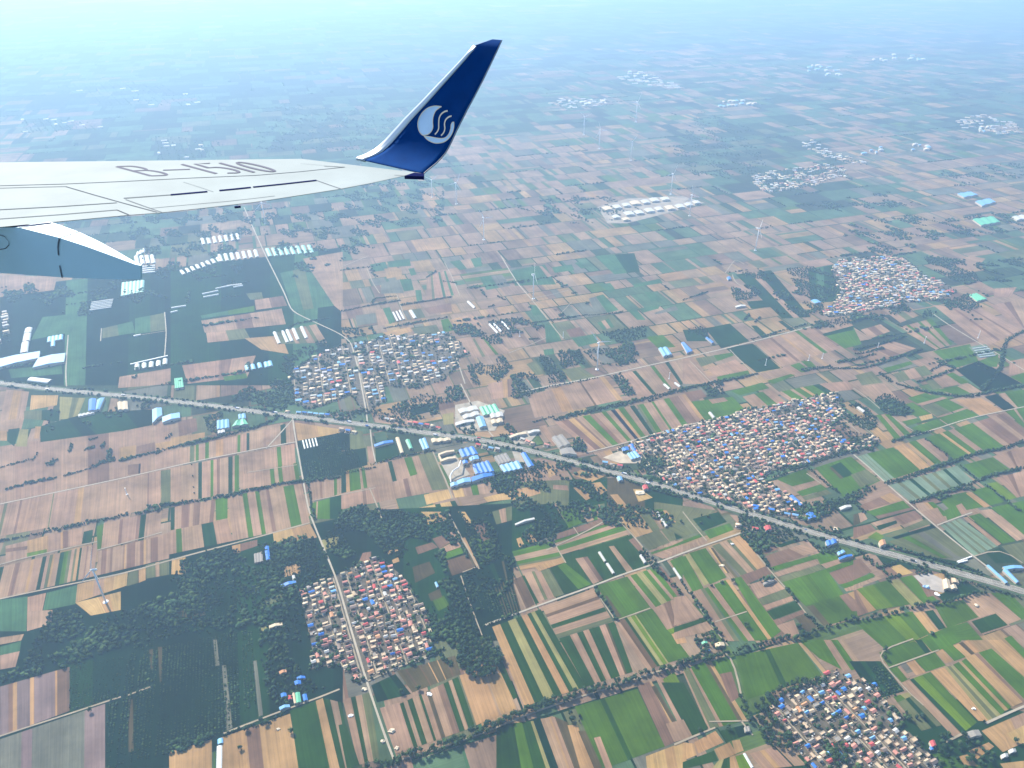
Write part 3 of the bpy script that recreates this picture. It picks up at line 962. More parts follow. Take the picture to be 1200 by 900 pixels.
M_ASPH = mat("asphalt", (0.18, 0.16, 0.125), 0.9, var=0.25, scale=0.04)
M_CONC = mat("concrete_track", (0.33, 0.285, 0.215), 0.9, var=0.15, scale=0.05)
M_DIRT = mat("dirt_track", (0.27, 0.22, 0.15), 0.95, var=0.2, scale=0.05)
M_VERGE = mat("road_verge", (0.19, 0.165, 0.11), 0.95, var=0.5, scale=0.05)
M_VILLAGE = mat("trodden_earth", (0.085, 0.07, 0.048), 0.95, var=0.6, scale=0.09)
M_SHADEGREEN = mat("weedy_ground", (0.055, 0.085, 0.035), 0.95, var=0.5, scale=0.05)
M_WHITE = mat("white_paint", (0.78, 0.78, 0.76), 0.6, var=0.05)

def road(px, w, m, name="track", z=None, sm=2, jitter=0.12):
    pts = smooth(polyline_pts(px), sm)
    V, F = ribbon(name, pts, w, z or Z_ROAD, m, jitter=jitter)
    me = np_mesh(name, V, F)
    tag(link(name, me, m), kind="structure")
    return pts

HIGHWAY = [(-60, 443), (0, 449), (67, 457), (133, 463), (200, 470), (267, 478), (333, 487), (397, 494), (467, 503), (533, 512),
           (562, 515), (595, 522), (630, 531), (677, 543), (730, 557), (760, 565), (807, 580), (880, 603), (960, 627), (1033, 647),
           (1107, 667), (1153, 680), (1200, 693), (1290, 722)]
hw = smooth(polyline_pts(HIGHWAY), 6)
for nm, w, m, z, lo in (("verge", 18, M_VERGE, Z_ROAD - .08, 0), ("highway", 6.6, M_ASPH, Z_ROAD + .1, 4.2), ("highway", 6.6, M_ASPH, Z_ROAD + .1, -4.2), ("ditch", 5, M_SHADEGREEN, Z_ROAD - .04, 12.5), ("ditch", 5, M_SHADEGREEN, Z_ROAD - .04, -12.5)):
    V, F = ribbon(nm, hw, w, z, m, lo)
    tag(link(nm, np_mesh(nm, V, F), m), kind="structure")
V, F = [], []
for lo in (1.2, 7.2, -1.2, -7.2):
    v, f = ribbon("", hw, 0.3, Z_ROAD + .104, None, lo)
    n = len(V); V += v; F += [tuple(i + n for i in q) for q in f]
for lo in (4.2, -4.2):
    for i in range(0, len(hw) - 1):
        a = hw[i]; b = a.lerp(hw[i + 1], 0.45)
        v, f = ribbon("", [a, b], 0.25, Z_ROAD + .104, None, lo)
        n = len(V); V += v; F += [tuple(k + n for k in q) for q in f]
tag(link("road_markings", np_mesh("road_markings", V, F), M_WHITE), kind="structure")

TRACKS = [
 # concrete village roads
 (M_CONC, 5, [(286, 243), (297, 268), (310, 297), (333, 343), (342, 365), (367, 377), (398, 391), (411, 400), (416, 418), (420, 433), (430, 487), (431, 499)]),
 (M_CONC, 4.6, [(343, 490), (346, 512), (352, 545), (362, 600), (377, 637), (395, 680), (412, 740), (430, 800), (445, 845), (460, 888), (470, 912)]),
 (M_CONC, 4.5, [(347, 518), (310, 525), (233, 540), (147, 560), (67, 577), (0, 591), (-40, 600)]),
 (M_CONC, 4, [(343, 492), (312, 526)]),
 (M_DIRT, 5, [(363, 613), (290, 633), (217, 652), (143, 673), (67, 688), (0, 702), (-40, 712)]),
 (M_DIRT, 3.5, [(190, 624), (150, 636), (114, 645)]), (M_DIRT, 3.5, [(114, 635), (70, 645), (20, 656), (0, 662)]),
 (M_DIRT, 3, [(363, 588), (400, 580), (440, 572)]), (M_DIRT, 3, [(348, 545), (290, 554)]),
 (M_DIRT, 4, [(-20, 870), (30, 853), (85, 836), (125, 822), (142, 817)]), (M_DIRT, 4, [(150, 815), (177, 805)]),
 (M_DIRT, 4, [(398, 808), (375, 818), (333, 832), (300, 845), (262, 860)]),
 (M_CONC, 4.5, [(490, 775), (513, 765)]), (M_DIRT, 4, [(430, 799), (470, 780), (512, 764)]),
 (M_CONC, 5, [(568, 733), (590, 724), (613, 717), (650, 703), (693, 688), (735, 671), (767, 662), (800, 648), (833, 637), (868, 625)]),
 (M_DIRT, 3.5, [(695, 688), (707, 708), (723, 730)]), (M_DIRT, 3, [(723, 727), (762, 713)]),
 (M_DIRT, 3.5, [(648, 634), (655, 647), (663, 660)]), (M_DIRT, 3.5, [(720, 606), (740, 625), (752, 640), (770, 662)]),
 (M_DIRT, 3.5, [(640, 645), (690, 622), (715, 607)]), (M_DIRT, 2.5, [(672, 618), (678, 627)]),
 (M_DIRT, 4, [(460, 893), (500, 882), (567, 860), (610, 840), (673, 819), (733, 800), (798, 778)]),
 (M_CONC, 5, [(1000, 533), (1020, 549), (1038, 567), (1073, 597), (1100, 620), (1140, 652), (1160, 667), (1178, 681)]),
 (M_CONC, 4, [(1067, 512), (1100, 502), (1133, 491), (1170, 483), (1200, 477)]), (M_DIRT, 3, [(1039, 569), (1075, 557)]),
 (M_CONC, 4, [(1098, 616), (1120, 607), (1139, 601)]), (M_DIRT, 3.5, [(1142, 652), (1172, 641), (1198, 660)]),
 (M_CONC, 4.5, [(687, 531), (730, 520), (760, 511), (800, 500), (850, 488), (900, 478), (967, 463)]),
 (M_CONC, 6, [(610, 460), (640, 453), (680, 446), (700, 442), (767, 427), (800, 420), (853, 408), (900, 396), (950, 383)]),
 (M_CONC, 5, [(587, 300), (597, 317), (607, 333), (622, 350)]), (M_DIRT, 5, [(622, 350), (640, 372), (655, 392), (660, 397)]),
 (M_CONC, 5, [(1092, 367), (1110, 380), (1133, 394), (1150, 404), (1173, 417), (1200, 434)]),
 (M_DIRT, 4, [(850, 766), (857, 769), (861, 780), (866, 803), (869, 818)]), (M_DIRT, 4, [(868, 845), (882, 862)]),
 (M_CONC, 5, [(1155, 848), (1180, 836), (1210, 824)]), (M_DIRT, 4, [(1108, 870), (1128, 860)]),
 (M_DIRT, 3, [(1070, 749), (1030, 763), (1028, 768), (1033, 776), (1041, 785), (1066, 815), (1082, 827)]), (M_DIRT, 3, [(1041, 783), (1100, 762)]),
 (M_DIRT, 3.5, [(868, 625), (900, 667), (933, 703), (945, 720)]), (M_DIRT, 3.5, [(800, 683), (817, 708), (833, 733), (853, 757)]),
 (M_DIRT, 3, [(838, 729), (875, 717)]), (M_DIRT, 3.5, [(800, 600), (815, 620), (828, 634)]),
 (M_DIRT, 3, [(831, 752 + 94), (880, 845)]), (M_DIRT, 4, [(790, 873), (825, 858), (838, 853)]),
 (M_CONC, 4, [(540, 450), (548, 466), (556, 482)]), (M_CONC, 4, [(527, 395), (535, 420), (545, 450)]),
 (M_CONC, 4, [(556, 487), (568, 500), (578, 512)]),
 (M_DIRT, 4, [(507, 529), (517, 552), (527, 572), (530, 585)]),
 (M_CONC, 4, [(78, 453), (77, 440), (78, 420), (80, 393)]), (M_CONC, 3.5, [(118, 400), (119, 385)]),
 (M_CONC, 4, [(193, 417), (195, 390), (193, 366)]), (M_DIRT, 3, [(195, 388), (157, 394)]),
 (M_DIRT, 4, [(430, 315), (437, 332), (445, 344)]), (M_DIRT, 4, [(465, 345), (470, 360), (475, 375)]),
 (M_DIRT, 4, [(521, 308), (530, 325), (539, 347)]), (M_DIRT, 4, [(400, 313), (432, 300)]),
 (M_DIRT, 3, [(622, 350), (650, 345), (667, 340)]), (M_DIRT, 3, [(655, 370), (670, 354)]),
 (M_DIRT, 3.5, [(596, 414), (620, 405), (640, 396)]),
 (M_DIRT, 4, [(850, 320), (862, 303), (872, 310)]), (M_DIRT, 5, [(858, 322), (862, 333), (868, 335)]),
 (M_DIRT, 4, [(855, 410), (876, 431), (888, 443)]), (M_DIRT, 4, [(808, 423), (830, 445), (845, 460)]),
 (M_DIRT, 3.5, [(1000, 455), (1022, 470), (1032, 480)]), (M_DIRT, 3.5, [(1043, 486), (1060, 500), (1070, 505)]),
 (M_DIRT, 4, [(945, 555), (955, 562), (962, 567)]), (M_DIRT, 3, [(945, 548), (905, 560)]),
 (M_DIRT, 4, [(525, 600), (540, 630), (555, 655), (562, 668)]),
 (M_DIRT, 3, [(542, 671), (560, 664)]), (M_DIRT, 3, [(540, 675), (552, 712), (565, 745)]),
 (M_DIRT, 3.5, [(433, 572), (445, 600), (448, 610)]),
 (M_CONC, 4, [(434, 503), (436, 525), (441, 545)]),
]
for m, w, px in TRACKS:
    road(px, w * .78, m)

# paved yards and bare village ground
def patch(name, px, m, z):
    vs = [G(u, v) for u, v in px]
    bm = bmesh.new()
    f = bm.faces.new([bm.verts.new((p.x, p.y, z)) for p in vs])
    bm.normal_update()
    if f.normal.z < 0:
        f.normal_flip()
    bmesh.ops.triangulate(bm, faces=[f])
    me = bpy.data.meshes.new(name); bm.to_mesh(me); bm.free()
    return tag(link(name, me, m), kind="structure")

M_YARD = mat("yard_concrete", (0.30, 0.26, 0.20), 0.9, var=0.2, scale=0.05)
# ================================================================ TREES
def ico():
    t = (1 + 5 ** 0.5) / 2
    v = np.array([(-1, t, 0), (1, t, 0), (-1, -t, 0), (1, -t, 0), (0, -1, t), (0, 1, t), (0, -1, -t), (0, 1, -t), (t, 0, -1), (t, 0, 1), (-t, 0, -1), (-t, 0, 1)], dtype=float)
    v /= np.linalg.norm(v[0])
    f = np.array([(0, 11, 5), (0, 5, 1), (0, 1, 7), (0, 7, 10), (0, 10, 11), (1, 5, 9), (5, 11, 4), (11, 10, 2), (10, 7, 6), (7, 1, 8), (3, 9, 4), (3, 4, 2), (3, 2, 6), (3, 6, 8), (3, 8, 9), (4, 9, 5), (2, 4, 11), (6, 2, 10), (8, 6, 7), (9, 8, 1)])
    return v, f
IV, IF = ico()
LEAF_COLS = [(0.026, 0.050, 0.018), (0.032, 0.058, 0.022), (0.020, 0.040, 0.018), (0.042, 0.066, 0.022), (0.024, 0.046, 0.024)]

def mass(name, pts, label=None, r=(2.6, 5.0), h=(6.0, 11.0), lobes=2, group=None, cat=None, cols=LEAF_COLS):
    """many crowns that read as one mass: ragged clumps of leafy facets, one object"""
    pts = np.asarray(pts, dtype=float)
    if not len(pts):
        return None
    n = len(pts)
    V = np.empty((n, lobes, 12, 3)); C = np.empty((n, lobes, 20, 3))
    nz = np.sin(pts[:, 0] / 26 + 1) + np.sin(pts[:, 1] / 19 + pts[:, 0] / 51) + np.sin((pts[:, 0] - pts[:, 1]) / 34)
    rr = rng.uniform(r[0] * .75, r[1] * 1.15, n) * (1 + .12 * nz); hh = rng.uniform(h[0], h[1], n) * (1 + .12 * nz)
    cc = np.array(cols)[rng.integers(0, len(cols), n)] * rng.uniform(0.7, 1.35, (n, 1)) * (1 + .2 * nz)[:, None]
    for k in range(lobes):
        a = rng.uniform(0, 2 * np.pi, n); o = rng.uniform(0.1, 0.75, n) * rr * (k > 0)
        rk = rr * (1.0 if k == 0 else 1) * rng.uniform(0.55, 1.0, n)
        hk = hh * rng.uniform(0.7, 1.0, n)
        base = IV[None] * rng.uniform(0.55, 1.3, (n, 12, 1))
        X = base * np.stack([rk, rk, hk * 0.5], axis=1)[:, None, :]
        X[:, :, 0] += (pts[:, 0] + np.cos(a) * o)[:, None]
        X[:, :, 1] += (pts[:, 1] + np.sin(a) * o)[:, None]
        X[:, :, 2] += (hk * 0.52)[:, None]
        V[:, k] = X
        C[:, k] = cc[:, None, :] * rng.uniform(0.86, 1.16, (n, 20, 1))
    F = IF[None, None] + (np.arange(n * lobes).reshape(n, lobes) * 12)[:, :, None, None]
    me = np_mesh(name, V.reshape(-1, 3), F.reshape(-1, 3), C.reshape(-1, 3))
    o = link(name, me, M_LEAF)
    tag(o, label, cat, group, "stuff")
    return o

def inpoly(x, y, P):
    c = False
    n = len(P)
    j = n - 1
    for i in range(n):
        xi, yi = P[i]; xj, yj = P[j]
        if (yi > y) != (yj > y) and x < (xj - xi) * (y - yi) / (yj - yi) + xi:
            c = not c
        j = i
    return c

def scatter(px, spacing, keep=1.0, jit_=0.4, noise=0.0):
    """points on the plain inside the outline px"""
    P = [(p.x, p.y) for p in (G(u, v) for u, v in px)]
    x0, x1 = min(p[0] for p in P), max(p[0] for p in P)
    y0, y1 = min(p[1] for p in P), max(p[1] for p in P)
    out = []
    ph = random.uniform(0, 100)
    y = y0
    while y < y1:
        x = x0
        while x < x1:
            xx = x + random.uniform(-jit_, jit_) * spacing; yy = y + random.uniform(-jit_, jit_) * spacing
            if random.random() < keep and inpoly(xx, yy, P):
                if noise == 0 or (math.sin(xx / 23 + ph) + math.sin(yy / 31 + ph * 2) + math.sin((xx + yy) / 17 + ph)) > noise:
                    out.append((xx, yy))
            x += spacing
        y += spacing
    return out

def belt(px, spacing, width, keep=1.0):
    pts = polyline_pts(px, 5.0)
    out = []
    acc = 0.0
    for a, b in zip(pts, pts[1:]):
        d = b - a
        L = d.length
        if L < 1e-6: continue
        d /= L
        n = Vector((-d.y, d.x, 0))
        while acc < L:
            if random.random() < keep:
                q = a + d * acc + n * random.uniform(-width / 2, width / 2)
                out.append((q.x, q.y))
            acc += spacing * random.uniform(0.6, 1.4)
        acc -= L
    return out

# ---- single trees near enough to show a trunk and an uneven crown
def make_tree_meshes(seed):
    r = np.random.default_rng(seed)
    Vs, Fs, Cs = [], [], []
    n0 = 0
    col = np.array(LEAF_COLS[seed % len(LEAF_COLS)])
    nl = int(r.integers(7, 11))
    for k in range(nl):
        if k == 0:
            c = np.array([0, 0, 0.66]); s = np.array([.24, .24, .26])
        else:
            a = r.uniform(0, 2 * np.pi); q = r.uniform(.10, .30)
            c = np.array([math.cos(a) * q, math.sin(a) * q, r.uniform(.40, .86)])
            s = r.uniform(.11, .20) * np.array([1, 1, .9])
        v = IV * r.uniform(.65, 1.3, (12, 1)) * s + c
        Vs.append(v); Fs.append(IF + n0); n0 += 12
        Cs.append(col * r.uniform(.7, 1.35) * r.uniform(.85, 1.2, (20, 1)))
    # loose leaf sprays that break the outline
    for k in range(70):
        d = r.normal(size=3); d /= np.linalg.norm(d)
        c = np.array([0, 0, .64]) + d * np.array([.36, .36, .34]) * r.uniform(.75, 1.1)
        a = r.normal(size=3) * .05; b = r.normal(size=3) * .05
        Vs.append(np.array([c - a, c + b, c + a])); Fs.append(np.array([[n0, n0 + 1, n0 + 2]])); n0 += 3
        Cs.append(col[None] * r.uniform(.8, 1.5))
    crown = np_mesh("crown", np.concatenate(Vs), np.concatenate(Fs), np.concatenate(Cs))
    crown.materials.append(M_LEAF)
    bm = bmesh.new()
    segs = 6
    rings = []
    for z, rad, dx in ((0, .035, 0), (.2, .026, .004), (.5, .018, .012), (.78, .006, .004)):
        rings.append([bm.verts.new((dx + rad * math.cos(i / segs * 2 * math.pi), rad * math.sin(i / segs * 2 * math.pi), z)) for i in range(segs)])
    for p, q in zip(rings, rings[1:]):
        for i in range(segs):
            bm.faces.new((p[i], p[(i + 1) % segs], q[(i + 1) % segs], q[i]))
    for k in range(4):      # limbs
        a = k * 1.6 + seed
        e = Vector((math.cos(a) * .2, math.sin(a) * .2, .55 + .05 * k)); s = Vector((0, 0, .28 + .05 * k))
        for w in (Vector((.010, 0, 0)), Vector((0, .010, 0))):
            bm.faces.new([bm.verts.new(s - w), bm.verts.new(s + w), bm.verts.new(e + w * .3), bm.verts.new(e - w * .3)])
    trunk = bm_mesh("trunk", bm)
    trunk.materials.append(M_BARK)
    return crown, trunk
M_BARK = mat("bark", (0.10, 0.075, 0.05), 0.9, var=0.3, scale=2.0)
TREES = [make_tree_meshes(i) for i in range(7)]
single_trees = []      # (apparent size, x, y, height, label, group)
rest_trees = []
def add_trees(pts, h, label, group):
    for x, y in pts:
        hh = random.uniform(*h)
        single_trees.append((hh / math.sqrt(x * x + y * y + H * H) * random.uniform(.97, 1.03), x, y, hh, label, group))
def build_single_trees(limit=300):
    single_trees.sort(key=lambda t: -t[0])
    for k, (_, x, y, h, label, group) in enumerate(single_trees):
        u, v = project((x, y, 0))
        inside = -5 < u < 1205 and v < 912
        if k < limit and inside:
            t = empty("tree", (x, y, 0), random.uniform(0, 6.28))
            t.scale = (h * random.uniform(.9, 1.2), h * random.uniform(.9, 1.2), h)
            tag(t, label, "tree", group)
            c, tr = random.choice(TREES)
            for nm, me in (("crown", c), ("trunk", tr)):
                o = bpy.data.objects.new(nm, me); COL.objects.link(o); o.parent = t
        elif inside:
            rest_trees.append((x, y))

BELTS_NEAR = [
 ([(428, 905), (467, 891), (510, 880), (567, 857), (607, 838), (640, 826), (673, 816)], 4.6, 13, (9, 14), "leafy roadside tree in the belt along the curving lane below the striped fields", "trees of the curving lane"),
 ([(673, 816), (733, 799), (798, 779), (840, 768)], 6.5, 12, (8, 13), "dark tree beside the pale lane above the big plain green field", "trees above the big green field"),
 ([(798, 778), (860, 764), (900, 753), (943, 744), (975, 735), (1000, 727)], 6.5, 9, (7, 11), "bushy tree along the ditch between the green fields beyond the corner village", "trees of the long ditch"),
 ([(1000, 727), (1067, 713), (1090, 710), (1117, 704), (1153, 694)], 9, 9, (7, 12), "bushy tree along the ditch below the sandy yard by the highway", "trees below the sandy yard"),
 ([(868, 818), (872, 832), (878, 846)], 8, 9, (8, 12), "dark tree beside the short lane leading to the corner village", "trees of the short lane"),
 ([(767, 664), (780, 680), (800, 696)], 7, 8, (7, 10), "tree in the row beside the narrow ditch off the white farm lane", "trees of the narrow ditch"),
 ([(800, 683), (817, 708), (835, 735), (852, 756)], 9, 7, (6, 9), "tree in the row along the dirt track leading to the small farmstead", "trees of the farmstead track"),
 ([(697, 690), (710, 708), (724, 729)], 8, 5, (5, 8), "small tree in the short row at the edge of the square green field", "trees of the square green field"),
]
for px, sp, w, h, lab, gr in BELTS_NEAR:
    add_trees(belt(px, sp, w), h, lab, gr)
GROVES_NEAR = [
 ([(535, 752), (560, 748), (590, 770), (583, 792), (555, 798), (538, 780)], 9, (11, 16), "tall dark tree of the dense grove standing beside the bare tan field", "trees of the dense grove"),
 ([(885, 825), (900, 812), (905, 838), (935, 872), (915, 882), (888, 868)], 10, (9, 14), "dark tree in the wood along the edge of the corner village", "trees beside the corner village"),
 ([(900, 815), (920, 800), (950, 793), (965, 797), (960, 803), (925, 812)], 9, (9, 12), "dark tree in the row shading the upper edge of the corner village", "trees above the corner village"),
 ([(966, 880), (985, 872), (998, 885), (990, 897), (975, 900)], 9, (10, 14), "round tree in the clump inside the corner village", "trees inside the corner village"),
 ([(1060, 832), (1080, 838), (1085, 848), (1062, 845)], 9, (8, 11), "tree in the scrubby strip beside the corner village", "trees of the scrubby strip"),
 ([(1095, 860), (1130, 862), (1150, 872), (1175, 890), (1150, 905), (1110, 900), (1100, 880)], 12, (8, 12), "tree among the small sheds beyond the corner village", "trees among the small sheds"),
 ([(810, 748), (835, 742), (850, 752), (840, 765), (815, 766)], 9, (7, 11), "tree around the walled farmstead at the track end", "trees around the farmstead"),
 ([(752, 640), (765, 655), (775, 665), (765, 668), (752, 655)], 8, (8, 11), "tree around the small white farm building by the white lane", "trees around the white farm building"),
 ([(670, 830), (680, 838), (682, 850), (665, 850)], 9, (8, 12), "tree shading the sandy hut beside the curving lane", "trees of the sandy hut"),
 ([(890, 676), (905, 678), (903, 686), (888, 686)], 8, (6, 9), "tree hiding the long hut amid the tan field", "trees of the long hut"),
]
for px, sp, h, lab, gr in GROVES_NEAR:
    add_trees(scatter(px, sp), h, lab, gr)
LONE = [(853, 855, "round"), (1037, 762, "round"), (859, 682, "broad"), (1153, 846, "broad"), (820, 857, "broad"), (1036, 772, "broad"), (937, 735, "broad"), (940, 742, "tall"),
        (282, 878, "small"), (306, 845, "broad"), (289, 856, "broad"), (312, 848, "small"), (341, 858, "small"), (490, 808, "round"), (1190, 870, "round"),
        (1092, 743, "small"), (833, 687, "round"), (845, 683, "small"), (875, 734, "round"), (470, 812, "small"), (106, 834, "round")]
for u, v, w in LONE:
    p = G(u, v)
    near = {853: "at the track corner below the striped fields", 1037: "at the bend of the thin track", 859: "at the head of a tan strip", 1153: "by the pale road beyond the corner village",
            820: "beside the bottom field track", 1036: "just below the bend of the thin track", 937: "by the ploughed plot above the ditch", 940: "taller of two by the ditch plot",
            282: "alone in the bare brown field", 306: "on the dirt track below the dark orchards", 289: "overhanging the dirt track near the white canal", 312: "at the end of the dirt track row",
            341: "at the edge of the dark green strip", 490: "between the brown allotments and the strips", 1190: "in the tan field near the white huts", 1092: "at the track junction of the green fields",
            833: "where the green and tan strips meet", 845: "near the head of the green strip", 875: "at the end of the narrow ditch", 470: "above the striped fields near the village", 106: "on the track between the grey fields"}[u]
    add_trees([(p.x, p.y)], (9, 12), f"{w} solitary tree {near}", None)
build_single_trees(300)

W = {}   # woods, in outlines
rest = []
WOODS = [  # (outline, spacing, keep, noise)
 ([(213, 657), (250, 645), (273, 640), (318, 634), (345, 640), (350, 660), (335, 665), (335, 690), (300, 700), (250, 712), (200, 735), (140, 760), (60, 790), (0, 800), (0, 792), (70, 765), (104, 738), (145, 716), (190, 700)], 7.5, .62, -.7),
 ([(60, 718), (95, 715), (108, 726), (105, 738), (65, 760), (40, 780), (25, 780)], 7, .8, 0),
 ([(318, 636), (365, 628), (377, 640), (393, 672), (355, 690), (350, 720), (362, 790), (380, 806), (330, 828), (310, 815), (305, 760), (300, 705), (340, 690), (350, 662), (330, 660)], 7.5, .6, -.6),
 ([(402, 600), (420, 592), (440, 596), (497, 602), (508, 625), (505, 640), (480, 645), (470, 655), (440, 645), (405, 655), (385, 648), (380, 630)], 7, .8, -.8),
 ([(470, 660), (520, 645), (525, 675), (508, 675), (490, 672), (478, 665)], 8, .8, -.5),
 ([(505, 690), (530, 675), (552, 722), (560, 745), (535, 755), (512, 762), (505, 745), (525, 710), (512, 700)], 7, .85, -1),
 ([(505, 705), (520, 735), (515, 760), (500, 740)], 7.5, .8, -.8),
 ([(560, 750), (572, 745), (590, 765), (592, 780)], 8, .8, -1),
 ([(497, 606), (525, 600), (540, 640), (530, 638), (505, 620)], 8, .6, -.4),
 ([(545, 612), (575, 600), (590, 645), (575, 665), (560, 660), (548, 640)], 8, .7, -.6),
 ([(540, 670), (600, 650), (605, 678), (575, 715), (560, 720)], 8, .5, -.2),
 ([(605, 630), (625, 615), (640, 600), (660, 615), (650, 640), (610, 640)], 7.5, .8, -.6),
 ([(572, 556), (590, 552), (604, 556), (609, 572), (598, 577), (575, 578)], 7, .95, -3),
 ([(590, 545), (640, 540), (660, 560), (690, 565), (760, 600), (740, 612), (690, 608), (640, 600), (600, 598), (585, 580)], 7.5, .62, -.25),
 ([(640, 590), (700, 585), (780, 600), (800, 612), (760, 620), (700, 615), (650, 610)], 8, .6, -.2),
 ([(648, 545), (668, 540), (690, 548), (710, 560), (690, 558), (665, 558)], 7.5, .7, -.6),
 ([(670, 515), (682, 513), (688, 530), (672, 528)], 7, .9, -1),
 ([(745, 545), (755, 540), (772, 535), (778, 545), (765, 556), (748, 555)], 7, .95, -2),
 ([(700, 550), (735, 545), (745, 555), (725, 556)], 8, .6, -.5),
 ([(865, 605), (890, 607), (925, 622), (945, 640), (925, 632), (905, 640), (885, 650), (870, 630)], 7.5, .75, -.6),
 ([(938, 630), (960, 640), (985, 643), (990, 655), (960, 648)], 8, .7, -.4),
 ([(960, 615), (985, 620), (985, 632), (965, 625)], 8, .8, -.6),
 ([(1022, 470), (1035, 462), (1050, 465), (1070, 482), (1060, 488), (1045, 487), (1030, 480)], 7, .95, -2),
 ([(985, 478), (1005, 473), (1025, 485), (1028, 500), (1015, 505), (1000, 498), (985, 505)], 7.5, .85, -.8),
 ([(985, 505), (1012, 508), (1030, 520), (1020, 530), (1005, 525)], 8, .6, -.4),
 ([(920, 590), (940, 590), (985, 583), (1005, 573), (1035, 567), (1000, 590), (960, 610), (940, 612)], 7, .8, -.7),
 ([(895, 562), (925, 550), (940, 545), (935, 553), (905, 560)], 7, .8, -1),
 ([(683, 412), (700, 409), (722, 408), (738, 400), (753, 422), (727, 429), (705, 427), (695, 422)], 8, .9, -1.2),
 ([(704, 390), (740, 384), (757, 382), (757, 396), (727, 402), (715, 398)], 8.5, .95, -3),
 ([(653, 413), (678, 410), (687, 426), (658, 432)], 8, .95, -3),
 ([(630, 415), (646, 420), (657, 436), (640, 440)], 8, .95, -3),
 ([(640, 438), (658, 434), (665, 446), (645, 450)], 8, .8, -1),
 ([(547, 430), (590, 418), (600, 430), (585, 448), (555, 452)], 8, .75, -.6),
 ([(600, 440), (625, 436), (636, 452), (618, 468), (598, 466)], 8, .8, -.8),
 ([(525, 382), (560, 378), (570, 395), (605, 385), (600, 400), (575, 405), (545, 400)], 8.5, .7, -.5),
 ([(570, 378), (610, 372), (640, 383), (625, 390), (585, 390)], 8.5, .8, -.8),
 ([(717, 440), (728, 438), (745, 462), (733, 466)], 8, .9, -1),
 ([(820, 452), (845, 445), (852, 460), (832, 466)], 8, .8, -.8),
 ([(804, 385), (828, 383), (830, 395), (808, 395)], 8.5, .7, -.5),
 ([(856, 336), (885, 335), (893, 345), (875, 352), (860, 352)], 9, .85, -1),
 ([(870, 320), (890, 315), (905, 330), (885, 333)], 9, .5, -.2),
 ([(920, 315), (950, 312), (982, 325), (985, 345), (965, 352), (965, 362), (940, 372), (925, 365), (915, 350), (935, 340)], 9, .75, -.6),
 ([(905, 340), (925, 342), (925, 352), (908, 352)], 9, .7, -.5),
 ([(1080, 300), (1130, 305), (1150, 330), (1120, 330), (1095, 318)], 9, .75, -.6),
 ([(1105, 352), (1135, 345), (1150, 360), (1130, 368), (1108, 362)], 9, .8, -.8),
 ([(1085, 358), (1098, 362), (1096, 372), (1080, 372)], 9, .8, -.8),
 ([(955, 378), (990, 372), (1010, 366), (1020, 372), (985, 383), (960, 385)], 9, .8, -.8),
 ([(1000, 372), (1060, 357), (1070, 364), (1030, 376)], 9, .6, -.5),
 ([(302, 440), (345, 420), (345, 470), (333, 482), (300, 475), (270, 470)], 8, .65, -.4),
 ([(340, 425), (420, 395), (400, 392), (360, 405), (330, 418)], 8, .5, -.2),
 ([(345, 485), (400, 488), (430, 493), (500, 500), (480, 480), (540, 470), (545, 450), (500, 460), (450, 480), (400, 482)], 8, .6, -.4),
 ([(400, 385), (420, 384), (440, 392), (420, 396), (405, 394)], 8.5, .7, -.5),
 ([(480, 470), (510, 470), (515, 485), (490, 492)], 8, .5, -.3),
 ([(60, 480), (90, 490), (180, 470), (175, 480), (100, 500), (50, 508)], 8, .25, 0),
 ([(150, 445), (160, 440), (165, 452), (152, 452)], 9, .6, 0),
 ([(240, 490), (262, 482), (262, 505), (245, 508)], 8, .7, -.5),
 ([(535, 530), (545, 525), (560, 560), (575, 560), (570, 570), (555, 560)], 7.5, .5, -.3),
 ([(535, 500), (550, 490), (560, 505), (545, 510)], 8, .6, -.4),
 ([(580, 500), (600, 498), (610, 515), (590, 518)], 8, .6, -.4),
 ([(340, 640), (395, 675), (352, 690), (300, 735), (140, 760), (85, 770), (110, 735), (215, 690), (300, 690)], 7, .35, -.3),
 ([(1070, 665), (1085, 660), (1092, 672), (1075, 676)], 7, .95, -3),
 ([(800, 600), (860, 610), (870, 625), (850, 622), (815, 612)], 8, .1, 0),
]
for k, (px, sp, keep, noi) in enumerate(WOODS):
    rest += [(p[0], p[1]) for p in scatter(px, sp * .95, min(1, keep + .22), noise=noi - .25)]
